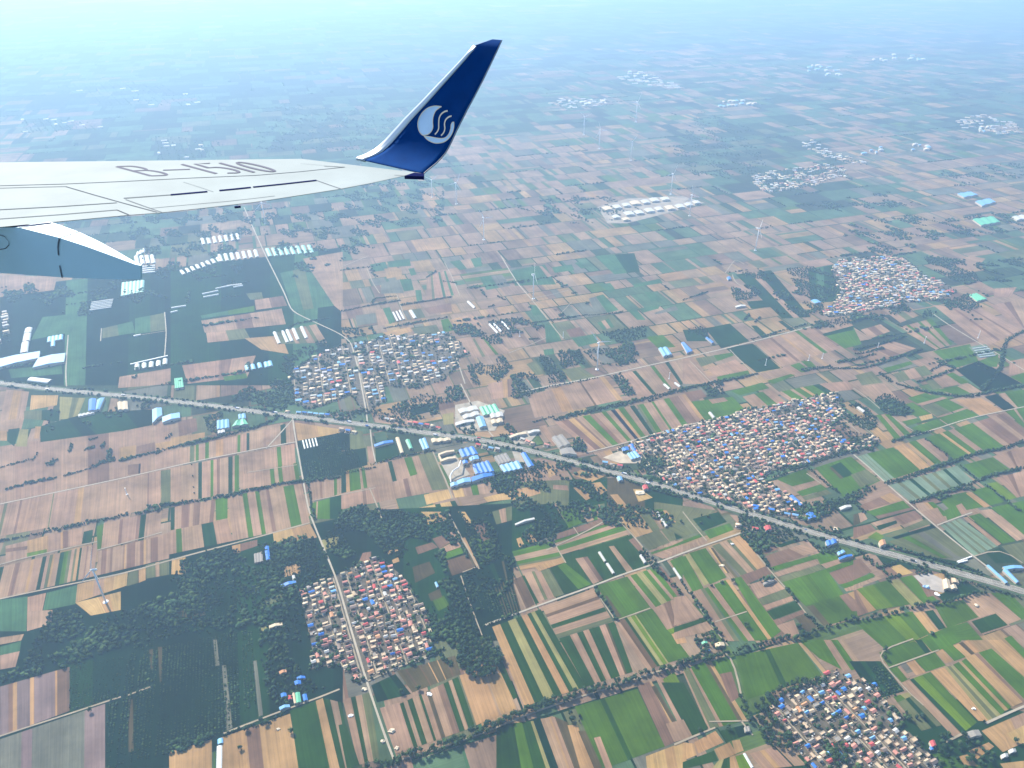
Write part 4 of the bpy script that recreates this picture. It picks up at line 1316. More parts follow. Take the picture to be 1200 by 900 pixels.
HEDGES = [  # tree belts further off, part of the same mass
 ([(0, 634), (50, 625), (60, 622)], 6, 8), ([(55, 622), (75, 620), (100, 613), (133, 607), (150, 603)], 4, 14), ([(160, 602), (190, 597)], 7, 6),
 ([(173, 596), (200, 591), (227, 588), (245, 585)], 3.5, 14), ([(250, 583), (270, 581), (283, 578)], 2.5, 16), ([(283, 577), (310, 572), (333, 566), (355, 564), (397, 559)], 3.5, 12),
 ([(7, 574), (30, 567), (67, 560)], 4, 12), ([(75, 558), (107, 549)], 5, 8), ([(105, 549), (118, 543), (135, 538)], 2.2, 18), ([(140, 540), (160, 535), (183, 530), (200, 525), (240, 516), (300, 501), (325, 491)], 3.5, 12),
 ([(58, 545), (66, 538)], 2.5, 22), ([(82, 530), (85, 520)], 4, 12), ([(0, 548), (40, 538), (45, 530)], 7, 6), ([(105, 516), (115, 513)], 3, 8), ([(100, 527), (112, 524)], 3, 8), ([(120, 524), (124, 518)], 4, 8), ([(128, 540), (128, 528)], 3, 14),
 ([(185, 532), (186, 525)], 4, 10), ([(195, 515), (202, 508)], 4, 10),
 ([(650, 492), (690, 482), (733, 473), (770, 464), (800, 457)], 2.2, 20), ([(625, 495), (648, 488)], 5, 8), ([(800, 456), (840, 448), (880, 440), (888, 438)], 3, 14),
 ([(940, 434), (955, 432), (975, 430)], 2.5, 18), ([(1003, 415), (1020, 412), (1035, 408)], 3, 14), ([(980, 425), (1000, 422), (1025, 415)], 2.8, 14),
 ([(1000, 410), (1040, 401), (1060, 394)], 3, 14), ([(1062, 417), (1080, 410)], 2.8, 14), ([(970, 432), (1010, 432), (1040, 424), (1062, 415)], 5, 8),
 ([(1030, 437), (1045, 448)], 2.5, 22), ([(1050, 450), (1075, 457), (1100, 462), (1133, 465), (1150, 462), (1167, 458), (1200, 452)], 2.6, 14),
 ([(1150, 458), (1167, 440), (1172, 432), (1176, 410), (1180, 398), (1200, 388)], 3, 14), ([(1090, 435), (1105, 427), (1118, 432)], 4, 10), ([(1075, 448), (1100, 440), (1117, 433)], 6, 8), ([(1095, 420), (1120, 432)], 5, 8),
 ([(1037, 567), (1063, 560), (1100, 546), (1120, 540), (1150, 530), (1178, 525), (1200, 517)], 2.5, 14), ([(1085, 515), (1105, 530), (1118, 542)], 6, 7),
 ([(1068, 590), (1090, 583), (1120, 573), (1140, 566), (1165, 556), (1200, 548)], 3.2, 12), ([(1120, 572), (1142, 574)], 2.5, 14), ([(1098, 585), (1113, 580)], 2.8, 14), ([(1155, 568), (1180, 588), (1195, 600)], 6, 7), ([(1125, 546), (1145, 562)], 7, 6),
 ([(1068, 510), (1080, 506)], 2.8, 12), ([(1045, 518), (1065, 511), (1095, 505)], 5, 8), ([(948, 549), (955, 556), (985, 580)], 5, 8), ([(1000, 590), (1015, 602)], 4, 10),
 ([(900, 545), (940, 548), (960, 540), (993, 530)], 3, 10), ([(1040, 640), (1080, 651), (1110, 660), (1150, 672)], 4, 8), ([(960, 618), (985, 632)], 5, 8), ([(1150, 688), (1195, 700)], 4, 10), ([(1110, 676), (1150, 688)], 6, 10),
 ([(1003, 645), (1030, 665), (1045, 675)], 4, 18), ([(1028, 665), (1050, 660)], 4, 10), ([(1040, 680), (1055, 674)], 4, 10),
 ([(680, 546), (700, 552), (730, 562), (760, 572), (800, 584)], 6, 10), ([(868, 628), (885, 640), (900, 663), (905, 668)], 5, 9), ([(922, 690), (935, 706)], 5, 7), ([(945, 720), (962, 737)], 3.5, 12),
 ([(568, 733), (590, 724), (607, 718)], 6, 9), ([(560, 745), (552, 712), (540, 678)], 6, 9), ([(522, 600), (535, 625), (548, 655)], 5, 8), ([(540, 600), (550, 625), (570, 660), (590, 650)], 5, 10),
 ([(360, 560), (368, 610)], 8, 6), ([(530, 780), (515, 768)], 4, 10), ([(500, 770), (520, 760)], 4, 8), ([(435, 545), (470, 535), (510, 528)], 7, 6), ([(405, 555), (440, 548)], 7, 5),
 ([(400, 365), (440, 357), (470, 352)], 4, 10), ([(470, 358), (500, 353), (530, 348)], 3.5, 10), ([(435, 356), (440, 350), (465, 347)], 5, 10), ([(450, 385), (490, 378), (525, 372)], 6, 8), ([(620, 379), (650, 375), (690, 369)], 7, 6), ([(690, 370), (730, 366)], 8, 6),
 ([(330, 390), (345, 380), (390, 372)], 7, 8), ([(500, 325), (512, 318)], 6, 8), ([(800, 352), (830, 342)], 6, 8), ([(960, 383), (945, 380), (880, 398)], 12, 5), ([(760, 470), (790, 460)], 4, 10),
 ([(700, 443), (640, 455), (610, 461)], 12, 5), ([(885, 378), (890, 372)], 5, 8), ([(872, 375), (878, 368)], 5, 8), ([(535, 332), (520, 330)], 9, 6), ([(548, 338), (560, 334)], 8, 8), ([(583, 347), (592, 352)], 4, 10), ([(572, 360), (580, 358)], 4, 8),
 ([(670, 344), (676, 343)], 3, 12), ([(686, 356), (690, 355)], 3, 12), ([(655, 370), (660, 369)], 3, 12), ([(620, 398), (632, 397)], 3, 16),
 ([(230, 820 + 50), (250, 862)], 3, 10), ([(200, 880), (222, 876)], 3, 14), ([(200, 868), (240, 872)], 5, 8), ([(300, 852), (320, 845), (335, 835)], 5, 8), ([(262, 862), (300, 848)], 6, 6), ([(225, 545), (228, 585)], 60, 2),
]
hedge_pts = []
for lo in (10.5, -10.5, 13.5, -13.5):
    for a_, b_ in zip(hw, hw[1:]):
        nz_ = math.sin(a_.x / 90 + lo) + math.sin(a_.x / 37 + lo * 2)
        if nz_ > -.2 and random.random() < .8:
            d_ = (b_ - a_).normalized(); n_ = Vector((-d_.y, d_.x, 0))
            for _ in range(3):
                q_ = a_.lerp(b_, random.random()) + n_ * (lo + random.uniform(-2.5, 2.5)); rest.append((q_.x, q_.y))
for px, sp, w in HEDGES:
    hedge_pts += belt(px, sp * .62, w * .7)
mass("hedgerow_trees", hedge_pts, r=(1.9, 3.6), h=(3.5, 7.5))
mass("woodland", rest, r=(2.5, 4.7), h=(4.5, 9.0))
# low orchard rows on the dark plots
ORCH = [[(82, 835), (82, 778), (140, 770), (250, 745), (300, 738), (306, 818), (262, 860), (152, 898), (126, 900), (126, 820)],
        [(350, 520), (395, 508), (418, 532), (428, 548), (400, 560), (360, 562)], [(545, 690), (598, 676), (608, 715), (575, 725)], [(1020, 785), (1032, 777), (1058, 808), (1040, 822), (1022, 805)],
        [(300, 640), (360, 625), (372, 660), (330, 690)], [(140, 720), (210, 690), (300, 700), (250, 730), (160, 765)]]
orch = []
for px in ORCH:
    P = [(p.x, p.y) for p in (G(u, v) for u, v in px)]
    c = sum((Vector((a, b, 0)) for a, b in P), Vector()) / len(P)
    for i in range(-90, 91):
        if random.random() < .12: continue
        for j in range(-90, 91):
            q = c + DT * (i * 5.2 + random.uniform(-.5, .5)) + DS * (j * 4.6 + random.uniform(-1, 1))
            if random.random() < .85 and inpoly(q.x, q.y, P):
                orch.append((q.x, q.y))
mass("orchard", orch, r=(1.4, 2.4), h=(2.2, 3.6), lobes=1)
mass("woodland", rest_trees, r=(2.6, 4.2), h=(7.0, 11.0))
far = []
for a, b in belts_auto:
    L = (b - a).length
    n = int(L / 8)
    w = random.choice((3, 6, 14))
    for i in range(n):
        p = a.lerp(b, (i + random.random()) / max(1, n))
        if random.random() < .85:
            far.append((p.x + random.gauss(0, w * .4), p.y + random.gauss(0, w * .4)))
FARWOODS = [([(600, 240), (700, 225), (760, 250), (700, 262), (640, 262)], 22, .5, 0), ([(820, 130), (880, 150), (900, 200), (840, 215), (780, 190)], 26, .5, -.2), ([(930, 240), (1040, 225), (1080, 240), (1000, 250)], 20, .6, -.4),
            ([(980, 265), (1080, 250), (1130, 270), (1040, 300), (1000, 290)], 18, .5, -.3), ([(120, 220), (300, 250), (280, 330), (180, 330)], 18, .25, 0), ([(300, 250), (420, 250), (440, 290), (340, 330)], 18, .35, 0), ([(0, 330), (150, 330), (200, 350), (100, 370), (0, 360)], 16, .2, 0),
            ([(330, 120), (480, 140), (420, 180), (300, 175)], 30, .4, -.2), ([(400, 200), (520, 210), (520, 260), (440, 270), (400, 240)], 20, .35, 0), ([(1090, 200), (1200, 190), (1200, 210), (1120, 220)], 24, .5, -.3), ([(1090, 260), (1200, 245), (1200, 270), (1120, 280)], 18, .5, -.3), ([(1140, 310), (1200, 300), (1200, 330), (1150, 330)], 14, .5, -.3)]
for px, sp, keep, noi in FARWOODS:
    far += scatter(px, sp * .62, .9, noise=.55)
mass("woodland", far, r=(3.4, 7), h=(4, 8), lobes=2)
# ================================================================ VILLAGES
ROOF_COL = {
 'salmon': (0.54, 0.23, 0.175), 'red': (0.50, 0.085, 0.085), 'tan': (0.50, 0.375, 0.25), 'blue': (0.035, 0.17, 0.56), 'sky': (0.17, 0.37, 0.62),
 'grey': (0.26, 0.235, 0.205), 'white': (0.50, 0.49, 0.46), 'brown': (0.27, 0.20, 0.16), 'green': (0.12, 0.42, 0.25), 'cream': (0.60, 0.48, 0.32), 'orange': (0.52, 0.26, 0.13),
}
M_ROOF = {k: mat(k + "_roof", tuple(x * .95 for x in c), 0.55 if k in ('blue', 'sky', 'green') else 0.85, var=0.14, scale=0.5) for k, c in ROOF_COL.items()}
M_WALLS = [mat("plaster_wall", (0.46, 0.36, 0.25), 0.9, scale=0.8), mat("brick_wall", (0.34, 0.22, 0.15), 0.9, scale=0.8), mat("whitewash_wall", (0.50, 0.43, 0.33), 0.9, scale=0.8)]

VILLAGES = {
 'wood': dict(px=[(353, 692), (380, 680), (400, 672), (421, 660), (440, 655), (463, 668), (478, 682), (490, 705), (508, 735), (505, 755), (513, 764), (485, 777), (460, 785), (435, 797), (420, 798), (395, 778), (365, 785), (366, 760), (358, 725)],
       lane=((395, 680), (430, 800)), pitch=(11.6, 12.4), keep=.86, name="the village ringed by dark woods",
       mix=dict(tan=26, salmon=28, red=12, blue=7, sky=3, white=4, cream=16, grey=4, brown=7, orange=4)),
 'corner': dict(px=[(900, 832), (908, 822), (930, 812), (940, 803), (960, 797), (975, 785), (985, 790), (1000, 798), (1012, 800), (1030, 805), (1028, 815), (1040, 828), (1062, 840), (1050, 855), (1065, 858), (1085, 880), (1098, 890), (1105, 912), (960, 912), (945, 893), (932, 878), (925, 862), (912, 850)],
       lane=((985, 790), (1095, 900)), pitch=(11.6, 12.8), keep=.86, name="the village at the plain's lower corner",
       mix=dict(tan=30, salmon=20, red=8, blue=11, sky=6, white=5, cream=17, grey=4, brown=6, orange=4)),
 'road': dict(px=[(722, 527), (760, 513), (800, 501), (850, 489), (870, 480), (900, 478), (930, 470), (967, 463), (980, 460), (985, 470), (990, 485), (972, 500), (985, 510), (1000, 522), (1020, 508), (1030, 515), (1022, 525), (1000, 530), (985, 530), (940, 546), (905, 552), (895, 562), (915, 575), (940, 592), (932, 600), (905, 603), (880, 600), (855, 592), (830, 584), (800, 575), (785, 568), (770, 560), (755, 548), (780, 545), (775, 533), (748, 535)],
       lane=((800, 505), (880, 600)), pitch=(12, 12.6), keep=.88, name="the big village on the highway",
       mix=dict(tan=36, salmon=17, red=7, blue=6, sky=3, white=4, cream=24, grey=4, brown=8, orange=3)),
 'shade': dict(px=[(340, 436), (365, 420), (385, 410), (410, 402), (440, 400), (450, 393), (480, 395), (500, 392), (525, 390), (540, 402), (548, 415), (535, 420), (535, 430), (520, 445), (490, 455), (450, 452), (450, 470), (430, 485), (410, 462), (380, 475), (360, 480), (345, 470)],
       lane=((411, 400), (430, 487)), pitch=(17, 18), keep=.62, name="the leafy village", mix=dict(tan=30, salmon=5, red=2, blue=10, sky=12, white=20, cream=20, grey=8)),
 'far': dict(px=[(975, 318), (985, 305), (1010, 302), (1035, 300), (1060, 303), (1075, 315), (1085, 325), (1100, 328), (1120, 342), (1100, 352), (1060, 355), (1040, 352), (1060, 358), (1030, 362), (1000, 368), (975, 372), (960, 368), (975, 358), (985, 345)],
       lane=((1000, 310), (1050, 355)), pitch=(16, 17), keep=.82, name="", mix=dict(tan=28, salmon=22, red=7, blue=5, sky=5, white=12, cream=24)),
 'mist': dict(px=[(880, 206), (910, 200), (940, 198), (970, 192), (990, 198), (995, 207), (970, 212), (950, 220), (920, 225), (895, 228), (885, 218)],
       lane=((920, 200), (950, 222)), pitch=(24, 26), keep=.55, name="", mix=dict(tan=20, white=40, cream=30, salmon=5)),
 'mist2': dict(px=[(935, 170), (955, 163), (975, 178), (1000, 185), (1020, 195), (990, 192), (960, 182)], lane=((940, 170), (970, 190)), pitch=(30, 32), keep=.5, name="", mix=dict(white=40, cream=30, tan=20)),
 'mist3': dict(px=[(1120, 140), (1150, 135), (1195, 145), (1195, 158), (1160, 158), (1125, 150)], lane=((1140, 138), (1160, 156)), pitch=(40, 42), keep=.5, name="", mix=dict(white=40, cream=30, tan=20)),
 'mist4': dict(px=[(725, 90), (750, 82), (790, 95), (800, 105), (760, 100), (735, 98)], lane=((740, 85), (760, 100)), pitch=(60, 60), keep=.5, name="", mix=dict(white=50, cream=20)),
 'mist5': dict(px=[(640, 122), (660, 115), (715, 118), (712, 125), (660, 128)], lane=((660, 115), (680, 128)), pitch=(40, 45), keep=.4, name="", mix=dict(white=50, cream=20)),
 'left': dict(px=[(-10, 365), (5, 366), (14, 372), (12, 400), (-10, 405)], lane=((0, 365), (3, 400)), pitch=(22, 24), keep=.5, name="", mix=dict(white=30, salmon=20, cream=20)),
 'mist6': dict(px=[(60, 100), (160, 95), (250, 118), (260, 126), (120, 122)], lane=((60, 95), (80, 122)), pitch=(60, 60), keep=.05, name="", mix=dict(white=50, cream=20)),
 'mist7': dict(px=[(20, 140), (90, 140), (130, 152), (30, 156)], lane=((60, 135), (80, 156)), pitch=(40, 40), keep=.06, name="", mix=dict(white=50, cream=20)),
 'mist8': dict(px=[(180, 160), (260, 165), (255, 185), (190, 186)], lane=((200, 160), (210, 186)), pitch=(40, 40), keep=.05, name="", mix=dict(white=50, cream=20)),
}
MAIN = [q_ for m_, w_, px_ in TRACKS[:2] for q_ in polyline_pts(px_, 8.0)]
houses = []          # dicts, sorted later by how large they show
village_trees = []
for key, vd in VILLAGES.items():
    a, b = G(*vd['lane'][0]), G(*vd['lane'][1])
    d = (b - a); d.z = 0; d.normalize()
    e = Vector((-d.y, d.x, 0))
    if e.x < 0: e = -e
    P3 = [G(u, v) for u, v in vd['px']]
    P = [(p.x, p.y) for p in P3]
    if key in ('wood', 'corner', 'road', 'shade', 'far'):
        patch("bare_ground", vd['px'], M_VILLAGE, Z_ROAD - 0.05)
    o = sum(P3, Vector()) / len(P3)
    ang = math.atan2(e.y, e.x)
    pe, pd = vd['pitch']
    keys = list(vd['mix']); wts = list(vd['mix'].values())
    lane_gap = 3.0
    col = 0
    x = -700.0
    cols = []
    while x < 700:
        cols.append((col, x))
        x += pe + (lane_gap if col % 2 else 0.4)
        col += 1
    phs = random.uniform(0, 50)
    for ci, xe in cols:
        row = 0
        y = -900.0 + random.uniform(-8, 8)
        while y < 900:
            stepd = pd * random.uniform(.82, 1.25)
            c = o + e * (xe + random.gauss(0, 1.3)) + d * (y + stepd / 2)
            if inpoly(c.x, c.y, P) and not (key in ('wood', 'shade') and any(abs(q_.x - c.x) < 6.5 and abs(q_.y - c.y) < 6.5 for q_ in MAIN)):
                nz = math.sin(c.x / 29 + phs) + math.sin(c.y / 21 + phs * 3) + math.sin((c.x - c.y) / 37)
                if random.random() < vd['keep'] * (0.55 if nz > 1.35 else 1.0):
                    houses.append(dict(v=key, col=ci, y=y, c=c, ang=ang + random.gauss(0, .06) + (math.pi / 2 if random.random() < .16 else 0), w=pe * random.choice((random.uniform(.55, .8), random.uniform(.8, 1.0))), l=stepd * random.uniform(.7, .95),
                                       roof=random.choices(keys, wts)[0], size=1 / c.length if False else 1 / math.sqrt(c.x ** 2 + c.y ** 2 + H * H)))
                else:
                    for _ in range(random.randint(1, 3)):
                        q = c + e * random.uniform(-5, 5) + d * random.uniform(-5, 5)
                        village_trees.append((q.x, q.y))
                if random.random() < .42:
                    q = c + e * random.choice((-1, 1)) * pe * .5
                    village_trees.append((q.x, q.y))
            y += stepd
    if key in ('wood', 'corner', 'road', 'shade', 'far'):
        # the lanes between the plots
        for ci, xe in cols:
            if ci % 2 == 0 or random.random() < .35:
                continue
            run = []
            y = -900.0
            while y < 900:
                c = o + e * (xe + pe / 2 + lane_gap / 2) + d * y
                if inpoly(c.x, c.y, P):
                    run.append(c)
                y += 12
            if len(run) > 2:
                V, F = ribbon("lane", run, 2.4, Z_ROAD + .02 + ci * 0.0005, M_DIRT, jitter=.15)
                tag(link("lane", np_mesh("lane", V, F), M_DIRT), kind="structure")
for key in ('wood', 'corner', 'road', 'shade', 'far'):
    village_trees += belt(VILLAGES[key]['px'] + VILLAGES[key]['px'][:1], 7, 9, .6)
mass("woodland", village_trees, r=(2.2, 4.2), h=(5, 8.5))

# houses strung along the highway and by the farm roads
ROADSIDE = [([(-10, 470), (0, 470)], 0), ([(330, 483), (390, 488)], -1), ([(440, 490), (500, 500), (520, 504)], -1), ([(400, 505), (430, 510)], 1), ([(865, 618), (905, 625)], 1), ([(885, 596), (960, 612)], -1),
            ([(980, 622), (1000, 628)], -1), ([(640, 523), (660, 528)], -1), ([(700, 543), (735, 549)], -1), ([(600, 512), (630, 523)], -1), ([(560, 523), (590, 530)], 1), ([(205, 462), (222, 465)], -1)]
for px, s in ROADSIDE:
    pts = polyline_pts(px, 15)
    for i, (p, q) in enumerate(zip(pts, pts[1:])):
        if random.random() < .75:
            dd = (q - p); dd.normalize()
            houses.append(dict(v='strip', col=0, y=i, c=p, ang=math.atan2(dd.y, dd.x), w=13, l=12, roof=random.choice(['tan', 'cream', 'white', 'sky', 'blue', 'salmon', 'red', 'grey']), size=1 / math.sqrt(p.x ** 2 + p.y ** 2 + H * H)))

def gable_box(V, F, C, cx, cy, w, l, h, rise, ang, wall, roof, over=0.5, half=1):
    """one building: walls and a pitched (rise>0) or flat roof, all quads; ridge along its width"""
    ca, sa = math.cos(ang), math.sin(ang)
    T = lambda x, y, z: (cx + x * ca - y * sa, cy + x * sa + y * ca, z)
    x, y = w / 2, l / 2
    n = len(V)
    if rise > 0:
        V += [T(-x, -y, 0), T(x, -y, 0), T(x, y, 0), T(-x, y, 0), T(-x, -y, h), T(x, -y, h), T(x, y, h), T(-x, y, h), T(-x, 0, h + rise), T(x, 0, h + rise), T(-x, 0, 0), T(x, 0, 0)]
        F += [(n, n + 1, n + 5, n + 4), (n + 2, n + 3, n + 7, n + 6), (n + 10, n, n + 4, n + 8), (n + 3, n + 10, n + 8, n + 7), (n + 1, n + 11, n + 9, n + 5), (n + 11, n + 2, n + 6, n + 9)]
        C += [wall] * 6
        n = len(V)
        q = over; zt = 0.12; k = rise / y * q
        V += [T(-x - q, -y - q, h - k + zt), T(x + q, -y - q, h - k + zt), T(x + q, 0, h + rise + zt), T(-x - q, 0, h + rise + zt), T(x + q, y + q, h - k + zt), T(-x - q, y + q, h - k + zt)]
        F += [(n, n + 1, n + 2, n + 3), (n + 3, n + 2, n + 4, n + 5)]
        C += [roof, roof]
    else:
        V += [T(-x, -y, 0), T(x, -y, 0), T(x, y, 0), T(-x, y, 0), T(-x, -y, h), T(x, -y, h), T(x, y, h), T(-x, y, h)]
        F += [(n, n + 1, n + 5, n + 4), (n + 1, n + 2, n + 6, n + 5), (n + 2, n + 3, n + 7, n + 6), (n + 3, n, n + 4, n + 7), (n + 4, n + 5, n + 6, n + 7)]
        C += [wall] * 4 + [roof]

def in_frame(c, m=12):
    u, v = project(c)
    return -m < u < 1200 + m and v < 900 + m

houses.sort(key=lambda h: -h['size'])
vis = [h for h in houses if in_frame(h['c'], 3)]
near = vis[:300]
ids = {id(h) for h in near}
farh = [h for h in vis if id(h) not in ids]

# ---- the 300 that show largest: things with walls, roof, yard wall and shed
variants = {}
def house_parts(var, w, l, roof, wi):
    key = (var, round(w / 2) * 2, round(l / 2) * 2, roof, wi)
    if key in variants:
        return variants[key]
    w, l = key[1], key[2]
    flat = roof in ('tan', 'cream', 'grey') and var % 3 != 0
    md = l * random.uniform(.42, .56)                    # depth of the main house, at the far side of the yard
    h = random.choice((3.6, 4.0, 4.4, 5.0, 6.6))
    rise = 0 if flat else random.uniform(1.3, 2.0)
    parts = {}
    V, F, C = [], [], []
    gable_box(V, F, C, 0, l / 2 - md / 2, w * .94, md, h, rise, 0, (1, 0, 0), (0, 0, 1))
    # side wing with flat roof
    sx = 1 if var % 2 else -1
    ww = w * .27
    gable_box(V, F, C, sx * (w / 2 - ww / 2 - .35), -l * .06, ww, l * .36, 2.9, 0, 0, (1, 0, 0), (0, 1, 0))
    if var % 4 == 1:
        gable_box(V, F, C, -sx * (w / 2 - ww / 2 - .3), -l * .32, ww, l * .24, 2.6, 0.7, 0, (1, 0, 0), (0, 1, 0), over=.2)
    wallF = [f for f, c in zip(F, C) if c == (1, 0, 0)]
    roofF = [f for f, c in zip(F, C) if c == (0, 0, 1)]
    shedF = [f for f, c in zip(F, C) if c == (0, 1, 0)]
    def sub(nm, fs):
        used = sorted({i for f in fs for i in f}); mp = {i: k for k, i in enumerate(used)}
        return pydata(nm, [V[i] for i in used], [tuple(mp[i] for i in f) for f in fs])
    bm = bmesh.new()
    if flat:      # parapet round the roof terrace
        for cx_, cy_, sx_, sy_ in ((0, l / 2 - .15, w * .94, .3), (0, l / 2 - md + .15, w * .94, .3), (-w * .47 + .15, l / 2 - md / 2, .3, md - .64), (w * .47 - .15, l / 2 - md / 2, .3, md - .64)):
            box_bm(bm, (cx_, cy_, h + .002), (sx_, sy_, .5))
    yb = bmesh.new()
    for cx_, cy_, sx_, sy_ in ((-w * .2, -l / 2 + .15, w * .5, .3), (w * .36, -l / 2 + .15, w * .26, .3), (-w / 2 + .15, -md / 2, .3, l - md - .7), (w / 2 - .15, -md / 2, .3, l - md - .7)):
        box_bm(yb, (cx_, cy_, 0), (sx_, sy_, 2.1))
    # doors and windows on the yard side, set 5 cm proud
    db = bmesh.new()
    for xx, ww_, z0, hh in ((0, 1.8, 0, 2.4),):
        box_bm(db, (xx, l / 2 - md - .03, z0), (ww_, .12, hh))
    res = dict(wall=sub("wall", wallF), roof=sub("roof", roofF), shed=sub("shed_roof", shedF), yard=bm_mesh("yard_wall", yb), door=bm_mesh("door", db), par=bm_mesh("parapet", bm) if flat else None)
    res['wall'].materials.append(M_WALLS[wi]); res['roof'].materials.append(M_ROOF[roof])
    res['shed'].materials.append(M_ROOF[random.choice(['tan', 'cream', 'grey', 'white'])]); res['yard'].materials.append(M_WALLS[(wi + 1) % 3]); res['door'].materials.append(M_DARK)
    if res['par']: res['par'].materials.append(M_WALLS[wi])
    res['flat'] = flat
    variants[key] = res
    return res
M_DARK = mat("dark_opening", (0.05, 0.055, 0.06), 0.4, var=0.1)

ORD = "first second third fourth fifth sixth seventh eighth ninth tenth eleventh twelfth thirteenth fourteenth fifteenth sixteenth seventeenth eighteenth nineteenth twentieth".split()
ORD += ["twenty-" + w for w in ORD[:9]] + ["thirtieth"] + ["thirty-" + w for w in ORD[:9]]
RN = {'salmon': "salmon tiled", 'red': "bright red", 'tan': "tan", 'blue': "bright blue", 'sky': "pale blue", 'grey': "grey", 'white': "white", 'brown': "brown tiled", 'green': "green", 'cream': "cream", 'orange': "orange"}
groups = {}
for h in near:
    groups.setdefault(h['v'], {}).setdefault(h['col'], []).append(h)
for v, cs in groups.items():
    for k, c in enumerate(sorted(cs)):
        for j, h in enumerate(sorted(cs[c], key=lambda q: q['y'])):
            h['k'], h['j'] = k, j
for n_, h in enumerate(near):
    p = house_parts(n_ % 6, h['w'], h['l'], h['roof'], (n_ * 7 + n_ // 5) % 3)
    r = empty("house", (h['c'].x, h['c'].y, 0), h['ang'])
    kind = "flat-roofed" if p['flat'] else "gabled"
    rn = RN[h['roof']]
    if h['v'] == 'strip':
        lab = f"{rn} {kind} roadside house, {ORD[n_ % 39]} of those lining the highway"
    else:
        vn = {'wood': "wood-ringed village", 'corner': "corner village", 'road': "highway village"}.get(h['v'], "leafy village")
        lab = f"{rn} {kind} house, {ORD[h['j']]} from the far end, {ORD[h['k']]} lane, {vn}"
    tag(r, lab, "house", "houses of the villages")
    for nm, me in (("wall", p['wall']), ("roof", p['roof']), ("shed_roof", p['shed']), ("yard_wall", p['yard']), ("door", p['door']), ("parapet", p['par'])):
        if me is None:
            continue
        o = bpy.data.objects.new(nm, me); COL.objects.link(o); o.parent = r

# ---- every other house of the plain: one mass
V, F, C = [], [], []
for h in farh:
    ca, sa = math.cos(h['ang']), math.sin(h['ang'])
    w, l = h['w'], h['l']
    md = l * .48
    wall = jit(random.choice([(.46, .36, .25), (.34, .22, .15), (.5, .43, .33)]), .1)
    roof = jit(ROOF_COL[h['roof']], .15)
    flat = h['roof'] in ('tan', 'cream', 'grey') and random.random() < .6
    oy = l / 2 - md / 2
    gable_box(V, F, C, h['c'].x - oy * sa, h['c'].y + oy * ca, w * .94, md, random.choice((3.6, 4.2, 4.8, 6.4)), 0 if flat else random.uniform(1.3, 2), h['ang'], wall, roof)
    if h['size'] > 1 / 4200:
        sx = random.choice((-1, 1)); ox, oy = sx * w * .34, -l * .08
        gable_box(V, F, C, h['c'].x + ox * ca - oy * sa, h['c'].y + ox * sa + oy * ca, w * .28, l * .4, 2.9, 0, h['ang'], wall, jit(ROOF_COL[random.choice(['tan', 'cream', 'white', 'grey', 'tan'])], .15))
        for ox, oy, ww, ll in ((0, -l / 2, w, .35), (-sx * w / 2, -l * .25, .35, l * .5)):
            gable_box(V, F, C, h['c'].x + ox * ca - oy * sa, h['c'].y + ox * sa + oy * ca, ww, ll, 2.1, 0, h['ang'], wall, wall)
o = link("village_houses", np_mesh("village_houses", V, F, C), M_ROOFS)
tag(o, "tightly packed village houses fading into the haze", "houses", None, "stuff")

# ================================================================ WORKS, SHEDS AND BARNS
def shed(name, label, cat, px, h, roof, ridges=1, wall=0, group=None, rise=None, long_axis=None, apron=False):
    """px: the four corners of the eaves as seen; ridges run from edge p1-p2 to edge p4-p3"""
    if " house " in label + " " and "houses" not in label:
        name, cat = "farmhouse", "house"
    q = [G(u, v, h) for u, v in px]
    x = [(p.x, p.y) for p in q]
    area = sum(x[i][0] * x[(i + 1) % 4][1] - x[(i + 1) % 4][0] * x[i][1] for i in range(4))
    if area < 0:
        q = [q[1], q[0], q[3], q[2]]
    c = sum(q, Vector()) / 4
    root = empty(name, (c.x, c.y, 0))
    tag(root, label, cat, group)
    loc = [p - Vector((c.x, c.y, 0)) for p in q]
    a, b, cc, d = loc
    W = ((b - a).length + (cc - d).length) / 2
    rise = rise if rise is not None else min(3.0, W / ridges * 0.22)
    bm = bmesh.new()
    lo = [bm.verts.new((p.x, p.y, 0)) for p in loc]; hi = [bm.verts.new((p.x, p.y, h - .05)) for p in loc]
    for i in range(4):
        bm.faces.new((lo[i], lo[(i + 1) % 4], hi[(i + 1) % 4], hi[i]))
    bm.faces.new(hi)
    link("wall", bm_mesh("wall", bm), M_WALLS[wall], root)
    bm = bmesh.new()
    n = ridges * 2
    over = 1.015
    rows = []
    for s0, s1 in ((a, d), (b, cc)):
        pass
    tops = []
    for i in range(n + 1):
        t = i / n
        z = h + (rise if i % 2 else 0)
        f = a.lerp(b, t) * over; g = d.lerp(cc, t) * over
        tops.append((bm.verts.new((f.x, f.y, z)), bm.verts.new((g.x, g.y, z))))
    for (f0, g0), (f1, g1) in zip(tops, tops[1:]):
        bm.faces.new((f0, f1, g1, g0))
    for k in (0, 1):          # gable ends
        for i in range(0, n, 2):
            bm.faces.new((tops[i][k], tops[i + 1][k], tops[i + 2][k]))
    link("roof", bm_mesh("roof", bm), M_ROOF[roof], root)
    # a row of doors along the side nearest to us
    bm = bmesh.new()
    es = [(a, b), (b, cc), (cc, d), (d, a)]
    s, t = min(es, key=lambda e_: (e_[0] + e_[1]).y)
    L = (t - s).length
    k = 1
    rz = math.atan2((t - s).y, (t - s).x)
    for i in range(k):
        m_ = s.lerp(t, (i + .5) / k)
        box_bm(bm, (m_.x, m_.y, 0), (min(5, L * .5), .16, min(3.4, h * .7)), rz)
    link("door", bm_mesh("door", bm), M_DARK, root)
    return root

def tq(tile, *xy):
    return [TP(tile, x, y) for x, y in xy]

